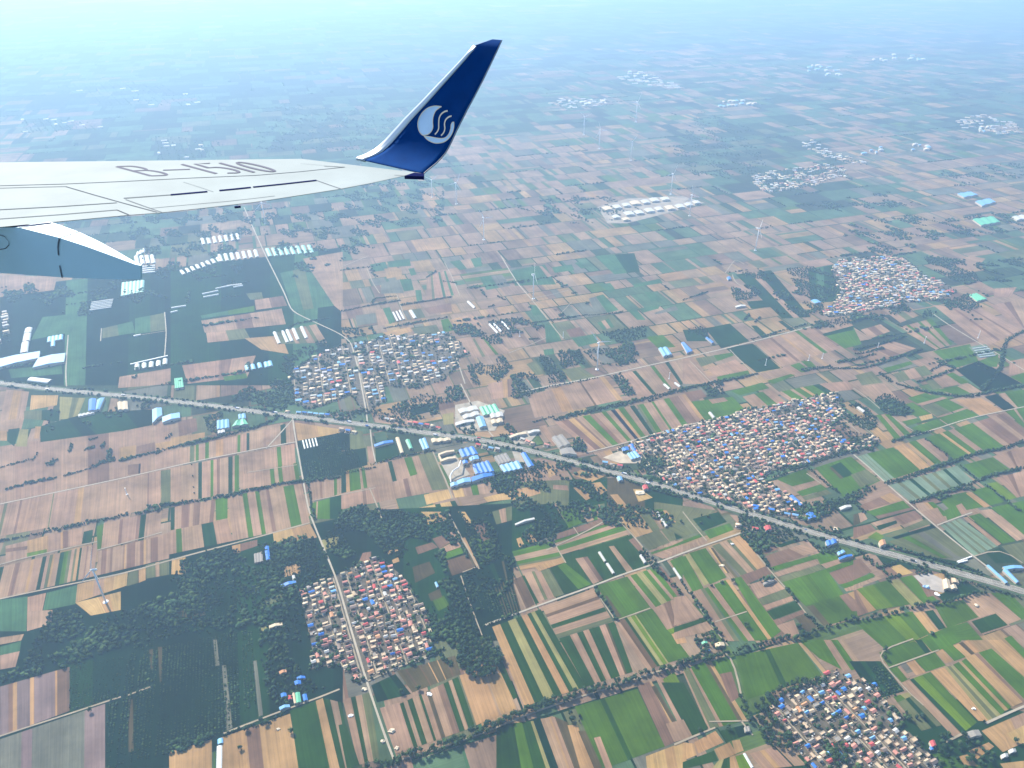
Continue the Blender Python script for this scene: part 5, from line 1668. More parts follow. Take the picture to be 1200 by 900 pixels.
FAC = "sheds of the blue factory"
shed("factory_shed", "bright blue twin-ridged factory shed farthest up the yard, nearest the highway", "factory shed", tq('c3', (825, 465), (930, 440), (960, 490), (850, 515)), 8, 'blue', 3, 2, FAC)
shed("factory_shed", "pale blue lean-to roof between the two big blue sheds", "factory shed", tq('c3', (895, 520), (960, 500), (970, 525), (910, 540)), 7, 'sky', 1, 2, FAC)
shed("factory_shed", "largest deep blue factory shed with three ridges", "factory shed", tq('c3', (920, 570), (1035, 540), (1075, 612), (945, 632)), 9, 'blue', 4, 2, FAC)
shed("factory_shed", "long narrow blue shed along the factory's lower edge", "factory shed", tq('c3', (915, 655), (1070, 618), (1075, 640), (920, 685)), 7, 'blue', 1, 2, FAC)
shed("factory_shed", "long pale blue shed continuing the factory's lower edge", "factory shed", tq('c3', (810, 680), (905, 655), (912, 685), (820, 705)), 7, 'sky', 1, 2, FAC)
shed("factory_shed", "blue end shed at the factory's lowest corner", "factory shed", tq('c3', (765, 698), (815, 688), (820, 712), (770, 722)), 6, 'sky', 1, 2, FAC)
shed("factory_shed", "small blue-roofed block under the chimney", "factory shed", tq('c3', (850, 540), (885, 535), (890, 555), (855, 560)), 7, 'blue', 1, 2, FAC)
shed("office_block", "cream office ring around a courtyard, upper wing", "office", tq('c3', (680, 490), (790, 462), (795, 472), (684, 500)), 7, 'cream', 1, 0, "wings of the cream offices")
shed("office_block", "cream office ring around a courtyard, lower wing", "office", tq('c3', (695, 532), (800, 508), (803, 520), (700, 545)), 7, 'cream', 1, 0, "wings of the cream offices")
shed("office_block", "cream office ring around a courtyard, side wing", "office", tq('c3', (680, 502), (692, 500), (712, 540), (700, 543)), 7, 'cream', 1, 0, "wings of the cream offices")
shed("warehouse", "grey-blue ridged warehouse beside the blue factory", "warehouse", tq('c3', (1075, 510), (1160, 485), (1195, 540), (1110, 562)), 8, 'grey', 4, 2)
shed("warehouse", "pale blue ribbed warehouse in front of the grey-blue one", "warehouse", tq('c3', (1112, 575), (1245, 540), (1275, 592), (1145, 620)), 8, 'sky', 4, 2)
shed("warehouse", "bright blue warehouse end-on to the highway", "warehouse", tq('d3', (62, 490), (95, 480), (155, 572), (115, 585)), 9, 'blue', 1, 0)
shed("warehouse", "white ridged warehouse in the works above the highway", "warehouse", tq('c3', (820, 180), (945, 152), (965, 178), (835, 205)), 7, 'white', 2, 2)
shed("warehouse", "white warehouse with skylights beside the green greenhouse", "warehouse", tq('c3', (850, 222), (960, 190), (972, 215), (862, 245)), 7, 'white', 2, 2)
shed("warehouse", "blue-grey barn square to the factory drive", "warehouse", tq('c3', (945, 235), (995, 225), (1020, 295), (972, 305)), 7, 'sky', 1, 2)
shed("warehouse", "long low white office above the highway bend", "warehouse", tq('c3', (800, 272), (930, 245), (935, 262), (805, 292)), 5, 'white', 1, 2)
shed("warehouse", "pale vaulted green store with four bays", "warehouse", tq('c3', (970, 165), (1085, 140), (1115, 195), (1000, 220)), 6, 'green', 4, 2)
shed("warehouse", "white low block left of the green store", "warehouse", tq('c3', (1040, 210), (1130, 195), (1140, 225), (1055, 240)), 6, 'white', 2, 0)
shed("warehouse", "cream low block below the white one by the store", "warehouse", tq('c3', (1050, 255), (1130, 240), (1138, 265), (1060, 280)), 6, 'cream', 2, 0)
shed("school_block", "long cream two-storey block in a tree-lined yard above the highway", "school", tq('c3', (1180, 365), (1295, 335), (1300, 348), (1188, 378)), 7, 'cream', 1, 2)
shed("school_block", "white-roofed hall beside the long cream block", "school", tq('d3', (110, 335), (190, 318), (195, 332), (118, 348)), 6, 'white', 1, 2)
shed("barn", "steel-grey twin barn beside the highway", "barn", tq('d3', (280, 375), (355, 355), (410, 420), (335, 445)), 8, 'grey', 2, 2)
shed("barn", "lower steel-grey barn, its roof in shadow, at the highway's edge", "barn", tq('d3', (335, 460), (420, 445), (455, 495), (350, 492)), 7, 'grey', 1, 2)
shed("workshop", "blue workshop roof at the big village's near corner", "workshop", tq('d3', (770, 452), (815, 440), (825, 462), (780, 475)), 6, 'blue', 1, 2)
shed("workshop", "bright blue long workshop at the village corner", "workshop", tq('d3', (820, 428), (842, 422), (875, 462), (850, 470)), 6, 'blue', 1, 2)
shed("workshop", "pale blue double workshop at the village corner", "workshop", tq('d3', (808, 490), (870, 468), (905, 512), (838, 530)), 6, 'sky', 3, 2)
shed("workshop", "small sky-blue roof beside the highway among yards", "workshop", tq('d3', (735, 655), (770, 648), (780, 675), (748, 682)), 5, 'sky', 1, 2)
shed("workshop", "red-roofed house alone below the highway", "workshop", tq('d3', (915, 715), (950, 708), (960, 735), (925, 742)), 6, 'red', 1, 2)
shed("workshop", "long blue stable beside the lower lane of the big village", "workshop", tq('e3', (750, 790), (775, 780), (845, 845), (825, 855)), 5, 'blue', 1, 1)
shed("workshop", "bright blue roof by the highway's lower side", "workshop", tq('e4', (1005, 205), (1070, 190), (1085, 215), (1015, 240)), 6, 'blue', 2, 2)
shed("workshop", "blue and white sheds by a fenced yard, upper one", "workshop", tq('e4', (1085, 285), (1130, 265), (1145, 280), (1095, 305)), 5, 'sky', 2, 2)
shed("workshop", "blue and white sheds by a fenced yard, lower one", "workshop", tq('e4', (1095, 322), (1190, 295), (1195, 308), (1102, 335)), 5, 'blue', 1, 2)
shed("workshop", "blue roof tucked above the highway beside the trees", "workshop", tq('e4', (865, 12), (915, 0), (940, 35), (885, 50)), 6, 'blue', 1, 2)
shed("workshop", "orange-roofed roadside building with white walls", "workshop", tq('f4', (180, 205), (220, 192), (232, 225), (192, 238)), 8, 'orange', 1, 2)
shed("workshop", "red-roofed house among trees below the big village", "workshop", tq('e4', (570, 102), (615, 92), (625, 122), (585, 130)), 6, 'red', 1, 2)
shed("barn", "long blue roadside barn beside the pale farm road", "barn", tq('f4', (935, 378), (955, 372), (1088, 492), (1068, 500)), 5, 'sky', 1, 2)
shed("barn", "blue barn bent around a yard beyond the farm road, near arm", "barn", tq('f4', (1050, 410), (1080, 400), (1165, 488), (1145, 498)), 5, 'sky', 1, 2, "arms of the bent blue barn")
shed("barn", "blue barn bent around a yard beyond the farm road, far arm", "barn", tq('f4', (1050, 385), (1180, 375), (1200, 395), (1070, 405)), 5, 'sky', 1, 2, "arms of the bent blue barn")
shed("workshop", "sandy L-shaped workshop in the dusty yard, larger wing", "workshop", tq('f4', (628, 475), (672, 472), (690, 538), (640, 540)), 6, 'cream', 1, 0, "wings of the sandy workshop")
shed("workshop", "sandy L-shaped workshop in the dusty yard, front wing", "workshop", tq('f4', (680, 515), (720, 510), (732, 538), (688, 542)), 6, 'cream', 1, 0, "wings of the sandy workshop")
shed("workshop", "sandy hut joined to the highway side of the dusty yard", "workshop", tq('f4', (690, 462), (735, 478), (745, 502), (700, 492)), 5, 'tan', 1, 0)
shed("barn", "big pale blue roof at the plain's far left, higher half", "warehouse", tq('a2', (-60, 735), (280, 668), (272, 715), (-60, 795)), 8, 'sky', 1, 2, "halves of the big pale blue warehouse")
shed("barn", "big pale blue roof at the plain's far left, lower half", "warehouse", tq('a2', (270, 716), (458, 682), (448, 742), (230, 782)), 8, 'sky', 1, 2, "halves of the big pale blue warehouse")
shed("warehouse", "bright blue warehouse below the highway by a dusty yard", "warehouse", tq('a3', (625, 108), (675, 102), (668, 182), (622, 188)), 8, 'blue', 1, 2)
shed("warehouse", "pale warehouse joined to the bright blue one", "warehouse", tq('a3', (682, 112), (735, 95), (700, 178), (672, 182)), 7, 'sky', 1, 2)
shed("warehouse", "cream twin barn beside the pale warehouse", "barn", tq('a3', (825, 128), (895, 122), (900, 178), (830, 182)), 7, 'cream', 2, 2)
shed("warehouse", "row of low white huts under the bright blue warehouse", "barn", tq('a3', (550, 215), (660, 192), (663, 205), (552, 230)), 4, 'white', 4, 2)
shed("warehouse", "pale L-shaped depot, upright wing", "depot", tq('a3', (1070, 180), (1135, 165), (1140, 215), (1072, 272)), 7, 'sky', 1, 2, "wings of the pale depot")
shed("warehouse", "pale L-shaped depot, long wing", "depot", tq('a3', (1140, 232), (1262, 200), (1265, 235), (1142, 268)), 7, 'sky', 1, 2, "wings of the pale depot")
shed("warehouse", "green-striped roof beyond the highway at a dusty lot", "warehouse", tq('b2', (25, 862), (82, 855), (92, 920), (30, 930)), 6, 'green', 4, 2)
shed("warehouse", "blue and white banded warehouse in trees below the highway", "warehouse", tq('b3', (325, 258), (408, 248), (412, 305), (325, 318)), 7, 'sky', 3, 2)
shed("warehouse", "small white banded shed under the blue and white warehouse", "warehouse", tq('b3', (330, 330), (380, 320), (382, 338), (332, 348)), 5, 'white', 2, 2)
shed("warehouse", "pale green hipped shed beside the blue and white warehouse", "warehouse", tq('b3', (460, 258), (520, 245), (545, 282), (430, 298)), 6, 'green', 2, 2)
shed("warehouse", "blue shed above the pale green one", "warehouse", tq('b3', (475, 215), (525, 207), (528, 238), (478, 245)), 6, 'sky', 2, 2)
shed("warehouse", "long bright blue shed above the dark square field", "warehouse", tq('c3', (230, 425), (360, 392), (365, 408), (235, 440)), 5, 'blue', 1, 2)
shed("warehouse", "long cream shed beside the striped fields", "warehouse", tq('c3', (380, 378), (405, 374), (438, 480), (415, 485)), 5, 'cream', 1, 2)
shed("warehouse", "green-roofed shed among cream ones below the highway", "warehouse", tq('c3', (450, 395), (478, 388), (502, 450), (478, 455)), 5, 'green', 1, 2)
shed("warehouse", "sky-blue twin shed below the highway", "warehouse", tq('c3', (545, 392), (590, 378), (618, 448), (575, 462)), 5, 'sky', 2, 2)
shed("warehouse", "pale house row round a yard below the highway", "warehouse", tq('c3', (630, 385), (765, 380), (770, 395), (640, 412)), 5, 'cream', 3, 0)
shed("barn", "blue barn by the dirt track above the dark woods", "barn", tq('b4', (658, 245), (690, 238), (700, 330), (672, 338)), 5, 'blue', 1, 2)
shed("barn", "blue barn at the edge of the bare tan plot in the woods", "barn", tq('b4', (775, 510), (875, 482), (885, 498), (785, 528)), 5, 'blue', 1, 2)
shed("barn", "small white barn beside the bare tan plot in the woods", "barn", tq('b4', (852, 448), (872, 442), (882, 490), (862, 494)), 4, 'white', 1, 2)
shed("barn", "grey pair of huts next to the blue barn on the track", "barn", tq('b4', (585, 295), (645, 280), (650, 345), (590, 358)), 4, 'grey', 3, 1)
shed("barn", "cream house end in the woods beside the wood-ringed village", "barn", tq('b4', (690, 800), (782, 778), (786, 795), (695, 818)), 4, 'cream', 1, 0)
shed("barn", "yellow shed hidden in the dark trees", "barn", tq('b5', (760, 222), (812, 208), (816, 225), (768, 240)), 4, 'orange', 1, 2)
shed("barn", "blue hut pair among dark trees, upper one", "barn", tq('b5', (885, 262), (945, 252), (948, 268), (890, 278)), 4, 'blue', 1, 2)
shed("barn", "blue hut pair among dark trees, lower one", "barn", tq('b5', (868, 290), (915, 282), (918, 308), (875, 316)), 4, 'blue', 1, 2)
shed("barn", "green barn with a yellow side by the dirt track", "barn", tq('b5', (875, 372), (908, 366), (918, 435), (884, 442)), 6, 'green', 1, 0)
shed("barn", "yellow lean-to along the green barn", "barn", tq('b5', (852, 372), (870, 370), (882, 442), (868, 446)), 5, 'cream', 1, 0)
shed("barn", "long sky-blue barn right beside the dirt track", "barn", tq('b5', (762, 472), (835, 452), (840, 470), (768, 492)), 4, 'sky', 1, 2)
shed("barn", "blue cottage above the sky-blue track barn", "barn", tq('b5', (772, 378), (812, 370), (818, 395), (778, 402)), 4, 'blue', 1, 2)
shed("barn", "blue cottage at the green barn's other side", "barn", tq('b5', (925, 385), (955, 378), (965, 420), (935, 428)), 4, 'blue', 1, 2)
shed("barn", "red hut leaning on the green barn", "barn", tq('b5', (820, 392), (850, 388), (856, 412), (826, 418)), 4, 'red', 1, 2)
shed("barn", "white and blue walled plot beside the wood-ringed village", "barn", tq('c4', (655, 495), (670, 490), (685, 522), (670, 530)), 4, 'sky', 1, 2)
shed("barn", "long white barn screened by trees, upper half", "barn", tq('d4', (605, 282), (622, 278), (662, 342), (648, 348)), 4, 'white', 1, 2, "halves of the long white barn")
shed("barn", "long white barn screened by trees, lower half", "barn", tq('d4', (660, 362), (678, 358), (722, 425), (706, 432)), 4, 'white', 1, 2, "halves of the long white barn")
shed("barn", "white farm building by the crossing of the white lane", "barn", tq('d4', (895, 305), (912, 298), (945, 350), (928, 358)), 4, 'white', 1, 2)
shed("barn", "long pale sheet-roofed hut beyond the narrow ditch", "barn", tq('d4', (1130, 395), (1142, 390), (1195, 465), (1180, 472)), 3, 'white', 1, 2)
shed("barn", "white barn pair by the strips below the highway, upper one", "barn", tq('d4', (1015, 2), (1030, -2), (1045, 30), (1030, 35)), 4, 'white', 1, 2)
shed("barn", "white barn pair by the strips below the highway, lower one", "barn", tq('d4', (1045, 50), (1062, 46), (1095, 95), (1078, 102)), 4, 'white', 1, 2)
shed("barn", "grey hut with a white end hidden in the tan field", "barn", tq('e4', (565, 498), (640, 472), (646, 484), (570, 512)), 4, 'grey', 1, 2)
shed("barn", "white roof of a long low barn in the shrubby yard", "barn", tq('d4', (20, 82), (155, 38), (160, 50), (25, 92)), 4, 'white', 1, 2)
shed("barn", "white-walled long shed beside the wooded pond", "barn", tq('f3', (22, 165), (40, 158), (85, 190), (68, 198)), 5, 'white', 1, 2)
shed("barn", "white roofed barn in the dark wood above the ditch", "barn", tq('e3', (1100, 868), (1180, 848), (1188, 862), (1112, 885)), 4, 'white', 1, 2)
shed("barn", "small white hut in the green field above the big village", "barn", tq('e3', (180, 200), (198, 195), (228, 232), (212, 238)), 4, 'white', 1, 2)
shed("barn", "pair of blue-grey huts below the lane to the corner village", "barn", tq('e5', (432, 612), (468, 605), (478, 640), (440, 646)), 4, 'grey', 2, 2)
shed("barn", "green-roofed hut in the walled farmstead", "barn", tq('e5', (130, 15), (172, 8), (178, 22), (136, 30)), 4, 'green', 1, 2)
shed("barn", "pale blue hut at the farmstead gate", "barn", tq('e5', (160, 68), (192, 62), (196, 75), (165, 82)), 3, 'sky', 1, 2)
shed("barn", "cream house in the walled farmstead", "barn", tq('e5', (225, 25), (290, 15), (296, 40), (232, 50)), 4, 'cream', 1, 1)
shed("barn", "grey tin hut at the pale road beyond the corner village", "barn", tq('f5', (790, 650), (880, 630), (905, 670), (815, 690)), 4, 'grey', 1, 2)
shed("barn", "white huts in the sandy field, upper one", "barn", tq('f5', (1090, 775), (1140, 762), (1148, 785), (1100, 798)), 3, 'white', 1, 2)
shed("barn", "white huts in the sandy field, lower one", "barn", tq('f5', (1035, 810), (1085, 795), (1092, 818), (1044, 834)), 3, 'white', 1, 2)
shed("barn", "crimson-roofed house standing apart past the corner village", "barn", tq('f5', (535, 712), (570, 702), (585, 740), (552, 750)), 6, 'red', 1, 2)
shed("barn", "bright blue roof just below the crimson house", "barn", tq('f5', (535, 752), (560, 745), (568, 768), (542, 774)), 4, 'blue', 1, 2)
shed("workshop", "blue roofed works beside the far tree-lined road, round one", "workshop", tq('d2', (1030, 650), (1090, 640), (1125, 690), (1065, 705)), 6, 'sky', 2, 2)
shed("workshop", "deep blue roof at the far tree-lined road", "workshop", tq('e2', (-10, 610), (10, 605), (70, 665), (30, 680)), 6, 'blue', 2, 2)
shed("workshop", "blue gable shed ringing a small far yard", "workshop", tq('e2', (160, 575), (175, 570), (220, 605), (205, 612)), 5, 'blue', 1, 2)
shed("workshop", "sky-blue shed at the edge of the far big village", "workshop", tq('e2', (900, 312), (945, 305), (975, 325), (930, 333)), 6, 'sky', 1, 2)
shed("workshop", "tiny blue roof on the sandy far crossing", "workshop", tq('e2', (310, 150), (335, 146), (342, 162), (318, 167)), 5, 'blue', 1, 2)
shed("workshop", "white low shed in the far tan fields", "workshop", tq('e2', (370, 352), (440, 342), (444, 352), (374, 362)), 4, 'white', 1, 2)
shed("workshop", "white and green sheds at the far village's outer end", "workshop", tq('f2', (815, 275), (870, 262), (940, 300), (870, 318)), 5, 'green', 3, 2)
shed("workshop", "far blue works on the hazy plain, larger", "workshop", [(1122, 227), (1138, 224.5), (1146, 228), (1130, 231)], 8, 'sky', 2, 2)
shed("workshop", "far blue works on the hazy plain, lower", "workshop", [(1143, 236), (1160, 232.5), (1167, 236.5), (1151, 241)], 8, 'sky', 2, 2)
shed("workshop", "far green-roofed works at the plain's hazy side", "workshop", [(1140, 257), (1164, 253.5), (1172, 260), (1150, 264)], 7, 'green', 3, 2)
shed("workshop", "far white works in the hazy corner", "workshop", [(1186, 254), (1200, 251.5), (1206, 255), (1192, 258)], 7, 'white', 2, 2)

# the distant white building site
n_site = 0
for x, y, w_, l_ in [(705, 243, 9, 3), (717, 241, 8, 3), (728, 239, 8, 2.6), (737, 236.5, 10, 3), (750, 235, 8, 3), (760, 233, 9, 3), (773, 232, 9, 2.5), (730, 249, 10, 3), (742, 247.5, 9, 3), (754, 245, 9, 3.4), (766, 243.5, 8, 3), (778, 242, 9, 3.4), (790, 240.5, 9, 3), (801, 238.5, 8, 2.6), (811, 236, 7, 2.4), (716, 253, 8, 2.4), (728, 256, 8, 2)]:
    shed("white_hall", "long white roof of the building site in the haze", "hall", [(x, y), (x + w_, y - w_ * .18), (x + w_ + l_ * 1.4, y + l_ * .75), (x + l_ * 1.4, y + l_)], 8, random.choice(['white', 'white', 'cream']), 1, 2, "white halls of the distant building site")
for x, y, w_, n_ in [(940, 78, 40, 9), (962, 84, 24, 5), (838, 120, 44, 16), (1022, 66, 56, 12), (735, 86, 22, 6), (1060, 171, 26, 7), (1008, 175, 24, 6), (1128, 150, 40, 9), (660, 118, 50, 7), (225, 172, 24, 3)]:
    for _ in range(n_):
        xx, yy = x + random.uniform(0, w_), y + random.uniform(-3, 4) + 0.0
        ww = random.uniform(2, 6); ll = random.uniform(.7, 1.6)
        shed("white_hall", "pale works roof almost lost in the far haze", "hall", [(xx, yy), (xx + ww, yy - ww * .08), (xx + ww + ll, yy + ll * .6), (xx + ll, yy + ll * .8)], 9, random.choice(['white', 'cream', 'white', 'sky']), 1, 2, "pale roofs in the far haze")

# chimney and pipe of the factory
p = G(*TP('c3', 925, 598))
st = empty("chimney", (p.x, p.y, 0)); tag(st, "thin factory chimney rising between the blue sheds", "chimney")
def tube(bm, a, b, r0, r1, seg=10, cap=True):
    a, b = Vector(a), Vector(b)
    d = (b - a).normalized()
    n = d.orthogonal().normalized(); m_ = d.cross(n)
    A = [bm.verts.new(a + (n * math.cos(t) + m_ * math.sin(t)) * r0) for t in [i / seg * 2 * math.pi for i in range(seg)]]
    B = [bm.verts.new(b + (n * math.cos(t) + m_ * math.sin(t)) * r1) for t in [i / seg * 2 * math.pi for i in range(seg)]]
    for i in range(seg):
        bm.faces.new((A[i], A[(i + 1) % seg], B[(i + 1) % seg], B[i]))
    if cap:
        bm.faces.new(A[::-1]); bm.faces.new(B)
M_STEEL = mat("weathered_steel", (0.42, 0.42, 0.41), 0.5, 0.3)
bm = bmesh.new(); tube(bm, (0, 0, 0), (0, 0, 34), 1.3, .8); link("stack", bm_mesh("stack", bm), M_STEEL, st)
bm = bmesh.new(); tube(bm, (0, 0, 34), (0, 0, 35.2), 1.1, 1.1); link("rim", bm_mesh("rim", bm), M_DARK, st)
cv = empty("conveyor", (G(*TP('c3', 770, 690)).x, G(*TP('c3', 770, 690)).y, 0)); tag(cv, "curved pale pipe conveyor arching from the lowest blue shed", "conveyor")
o0 = cv.location.copy()
pts = [TP('c3', 770, 690), TP('c3', 765, 645), TP('c3', 785, 610), TP('c3', 825, 585), TP('c3', 840, 540)]
hs = [3, 8, 12, 14, 12]
bm = bmesh.new()
q = [G(u, v, h) - o0 for (u, v), h in zip(pts, hs)]
for a, b in zip(q, q[1:]):
    tube(bm, a, b, 1.6, 1.6)
link("pipe", bm_mesh("pipe", bm), M_WHITE, cv)
bm = bmesh.new()
for a in q:
    tube(bm, (a.x, a.y, 0), (a.x, a.y, a.z - 1.4), .4, .4, 6)
link("trestle", bm_mesh("trestle", bm), M_STEEL, cv)

# ================================================================ GREENHOUSES
M_FILM = mat("greenhouse_film", (0.50, 0.52, 0.50), 0.45, var=0.08, scale=0.3)
M_FILMG = mat("green_film", (0.20, 0.42, 0.34), 0.5, var=0.08, scale=0.3)
M_FILMB = mat("blue_sheet", (0.20, 0.45, 0.72), 0.5, var=0.08, scale=0.3)
M_WALLD = mat("earth_bank", (0.32, 0.27, 0.20), 0.95, var=0.2, scale=0.3)
def tunnel(name, label, cat, group, a, b, w, h, m):
    """a half-round tunnel from map reading a to b"""
    A, B = G(*a), G(*b)
    d = B - A; L = d.length; d.normalize()
    c = (A + B) / 2
    root = empty(name, (c.x, c.y, 0), math.atan2(d.y, d.x)); tag(root, label, cat, group)
    bm = bmesh.new(); seg = 8
    ends = []
    for x in (-L / 2, L / 2):
        ends.append([bm.verts.new((x, -w / 2 * math.cos(i / seg * math.pi), h * math.sin(i / seg * math.pi) ** .8)) for i in range(seg + 1)])
    for i in range(seg):
        bm.faces.new((ends[0][i], ends[1][i], ends[1][i + 1], ends[0][i + 1]))
    link("cover", bm_mesh("cover", bm), m, root)
    for x in (-L / 2 + .05, L / 2 - .05):
        bm = bmesh.new()
        bm.faces.new([bm.verts.new((x, -w / 2 * math.cos(i / seg * math.pi) * .97, h * .97 * math.sin(i / seg * math.pi) ** .8)) for i in range(seg + 1)])
        link("end_wall", bm_mesh("end_wall", bm), M_WALLD, root)
GH = [
 ("white plastic tunnel of the row of five in the dark orchard", "tunnels in the dark orchard", [(TP('b3', 930 + 22 * i, 400 - 4 * i), TP('b3', 945 + 22 * i, 460 - 5 * i)) for i in range(5)], 4.6, 3, 0),
 ("white tunnel of the broad row above the leafy village", "tunnels above the leafy village", [(TP('b2', x, y), TP('b2', x + 35, y + 80)) for x, y in ((730, 538), (787, 530), (818, 522), (862, 512), (920, 500))], 11, 4, 0),
 ("white block of the row under the long white lane wall", "blocks under the lane wall", [(TP('a2', x, y), TP('a2', x - 2, y + 38)) for x, y in ((965, 765), (1015, 758), (1065, 750), (1115, 742), (1162, 728))], 14, 5, 0),
 ("blue hut of the row near the big pale blue warehouse", "blue huts near the big warehouse", [(TP('a2', x, y), TP('a2', x - 4, y + l)) for x, y, l in ((350, 575, 35), (376, 570, 70), (402, 565, 35), (430, 560, 35))], 13, 5, 2),
 ("blue-white hut of the row beside the dark green plot", "huts beside the dark plot", [(TP('b2', x, y), TP('b2', x + 10, y + 34)) for x, y in ((535, 775), (575, 768), (622, 758), (668, 752), (695, 745))], 13, 5, 2),
 ("green vaulted greenhouse of the double row", "green vaulted greenhouses", [(TP('a2', 872 + 26 * i, 192 - 3 * i), TP('a2', 866 + 26 * i, 285 - 5 * i)) for i in range(6)], 16, 5, 1),
 ("slanting white tunnel of the stack of thin stripes", "thin slanting tunnels", [(TP('a2', 645 - 3 * i, 328 + 11 * i), TP('a2', 798 - 3 * i, 306 + 11 * i)) for i in range(6)], 5.5, 3, 0),
 ("greenish tunnel of the hazy row beyond the woods", "greenish tunnels in haze", [(TP('b2', 75 + 36 * i, 105 - 13 * i), TP('b2', 95 + 36 * i, 132 - 13 * i)) for i in range(8)], 14, 5, 0),
 ("long thin white tunnel of the scattered pairs in dark fields", "long thin tunnels", [(TP('b2', 222, 270), TP('b2', 335, 246)), (TP('b2', 230, 292), TP('b2', 338, 272)), (TP('b2', 315, 232), TP('b2', 430, 208)), (TP('b2', 440, 222), TP('b2', 508, 210)), (TP('b2', 5, 368), TP('b2', 108, 352)), (TP('b2', 0, 400), TP('b2', 48, 388)), (TP('a2', 940, 566), TP('a2', 990, 556)), (TP('b2', 400, 212), TP('b2', 500, 200))], 9, 4, 0),
 ("white tunnel of the upper row near the tail of the wing", "upper row under the wing", [((237 + 6.8 * i, 280 - .9 * i), (239 + 6.8 * i, 287 - .9 * i)) for i in range(7)], 15, 5, 0),
 ("white tunnel of the lower row below the bare tan plot", "lower row below the tan plot", [((257 + 7 * i, 299 - .9 * i), (259.5 + 7 * i, 307 - .9 * i)) for i in range(7)], 15, 5, 0),
 ("pale green tunnel of the row across the concrete road", "pale green tunnels", [((313 + 7 * i, 292 - .6 * i), (317 + 7 * i, 301 - .6 * i)) for i in range(8)], 17, 5, 1),
 ("white tunnel just past the pointed tail of the fairing, upper", "upper tunnels past the fairing", [((162 + 3.5 * i, 296 - 2 * i), (160.5 + 3.5 * i, 301 - 2 * i)) for i in range(3)], 12, 5, 0),
 ("white tunnel just past the pointed tail of the fairing, lower", "lower tunnels past the fairing", [((159.5 + 6.2 * i, 301 - .5 * i), (161.5 + 6.2 * i, 310.5 - .5 * i)) for i in range(4)], 16, 5, 0),
 ("thin white tunnel stacked against the fairing's end", "thin tunnels at the fairing's end", [((167, 313 + 2.4 * i), (182, 311.5 + 2.4 * i)) for i in range(4)], 10, 4, 0),
 ("white tunnel of the three in the pale fields above the leafy village", "three white tunnels", [(TP('c2', x, y), TP('c2', x + 32, y + 62)) for x, y in ((365, 398), (388, 392), (410, 385))], 6.5, 3.5, 0),
 ("single white tunnel beside the tan plots", None, [(TP('c2', 487, 385), TP('c2', 520, 440))], 12, 4, 0),
 ("thin white tunnel in the dark wood edge beyond the leafy village", "tunnels in the wood edge", [(TP('c2', 1042, 482), TP('c2', 1100, 545)), (TP('c2', 1072, 478), TP('c2', 1125, 535)), (TP('c2', 1132, 465), TP('c2', 1182, 522))], 8, 4, 0),
 ("short white tunnel beside the far dirt road", None, [(TP('c2', 890, 322), TP('c2', 938, 368))], 10, 4, 0),
 ("white film tunnel of the stack beside the straight concrete road", "film tunnels by the straight road", [(TP('f2', 835 + 12 * i, 655 + 15 * i), TP('f2', 940 + 14 * i, 640 + 15 * i)) for i in range(5)], 5, 3, 0),
 ("long white canal cover beside the dirt track under the orchards", None, [(TP('b5', 345, 745), TP('b5', 342, 910))], 9, 2, 0),
 ("long white cover at the yard corner of the bottom fields", None, [(TP('e5', 432, 800), TP('e5', 490, 900))], 5, 2, 0),
 ("cream block of the far column beside the pale blue warehouse", "cream blocks in a column", [(TP('a2', 205, 512), TP('a2', 195, 545)), (TP('a2', 195, 550), TP('a2', 185, 605)), (TP('a2', 180, 612), TP('a2', 170, 685))], 22, 6, 0),
 ("pale barn roof above the highway at the plain's far side", None, [(TP('a2', 210, 868), TP('a2', 352, 885))], 22, 5, 0),
 ("white tunnel of the pair right of the dark trees on the far tan field", "pair on the far tan field", [(TP('d3', 1070, 5), TP('d3', 1108, 38)), (TP('d3', 1145, -5), TP('d3', 1182, 22))], 8, 4, 0),
 ("blue tank shed by the canal end", None, [(TP('b5', 350, 700), TP('b5', 352, 735))], 9, 4, 2),
]
for lab, grp, segs, w, h, mi in GH:
    for a, b in segs:
        tunnel("greenhouse", lab, "greenhouse", grp, a, b, w, h, (M_FILM, M_FILMG, M_FILMB)[mi])
# the wall of the row of white blocks
def wall_line(label, a, b, h=3.0, w=3.0):
    A, B = G(*a), G(*b); d = B - A; c = (A + B) / 2
    bm = bmesh.new(); box_bm(bm, (0, 0, 0), (d.length, w, h)); box_bm(bm, (0, 0, h), (d.length + .4, w + .6, .25))
    o = link("boundary_wall", bm_mesh("boundary_wall", bm), M_WHITE); o.location = (c.x, c.y, 0); o.rotation_euler.z = math.atan2(d.y, d.x)
    tag(o, label, "wall")
wall_line("long white wall above the row of white blocks", TP('a2', 918, 765), TP('a2', 1180, 705))
wall_line("white compound wall beside the highway spur, upper run", TP('f4', 728, 355), TP('f4', 830, 318), 3, 1.5)
wall_line("white compound wall beside the highway spur, lower run", TP('f4', 735, 362), TP('f4', 800, 345), 3, 1.5)

patch("bare_ground", [(700, 243), (735, 233), (800, 230), (826, 238), (790, 248), (735, 262), (712, 262)], mat("bare_site", (0.27, 0.22, 0.165), .95, var=.3, scale=.03), Z_ROAD)
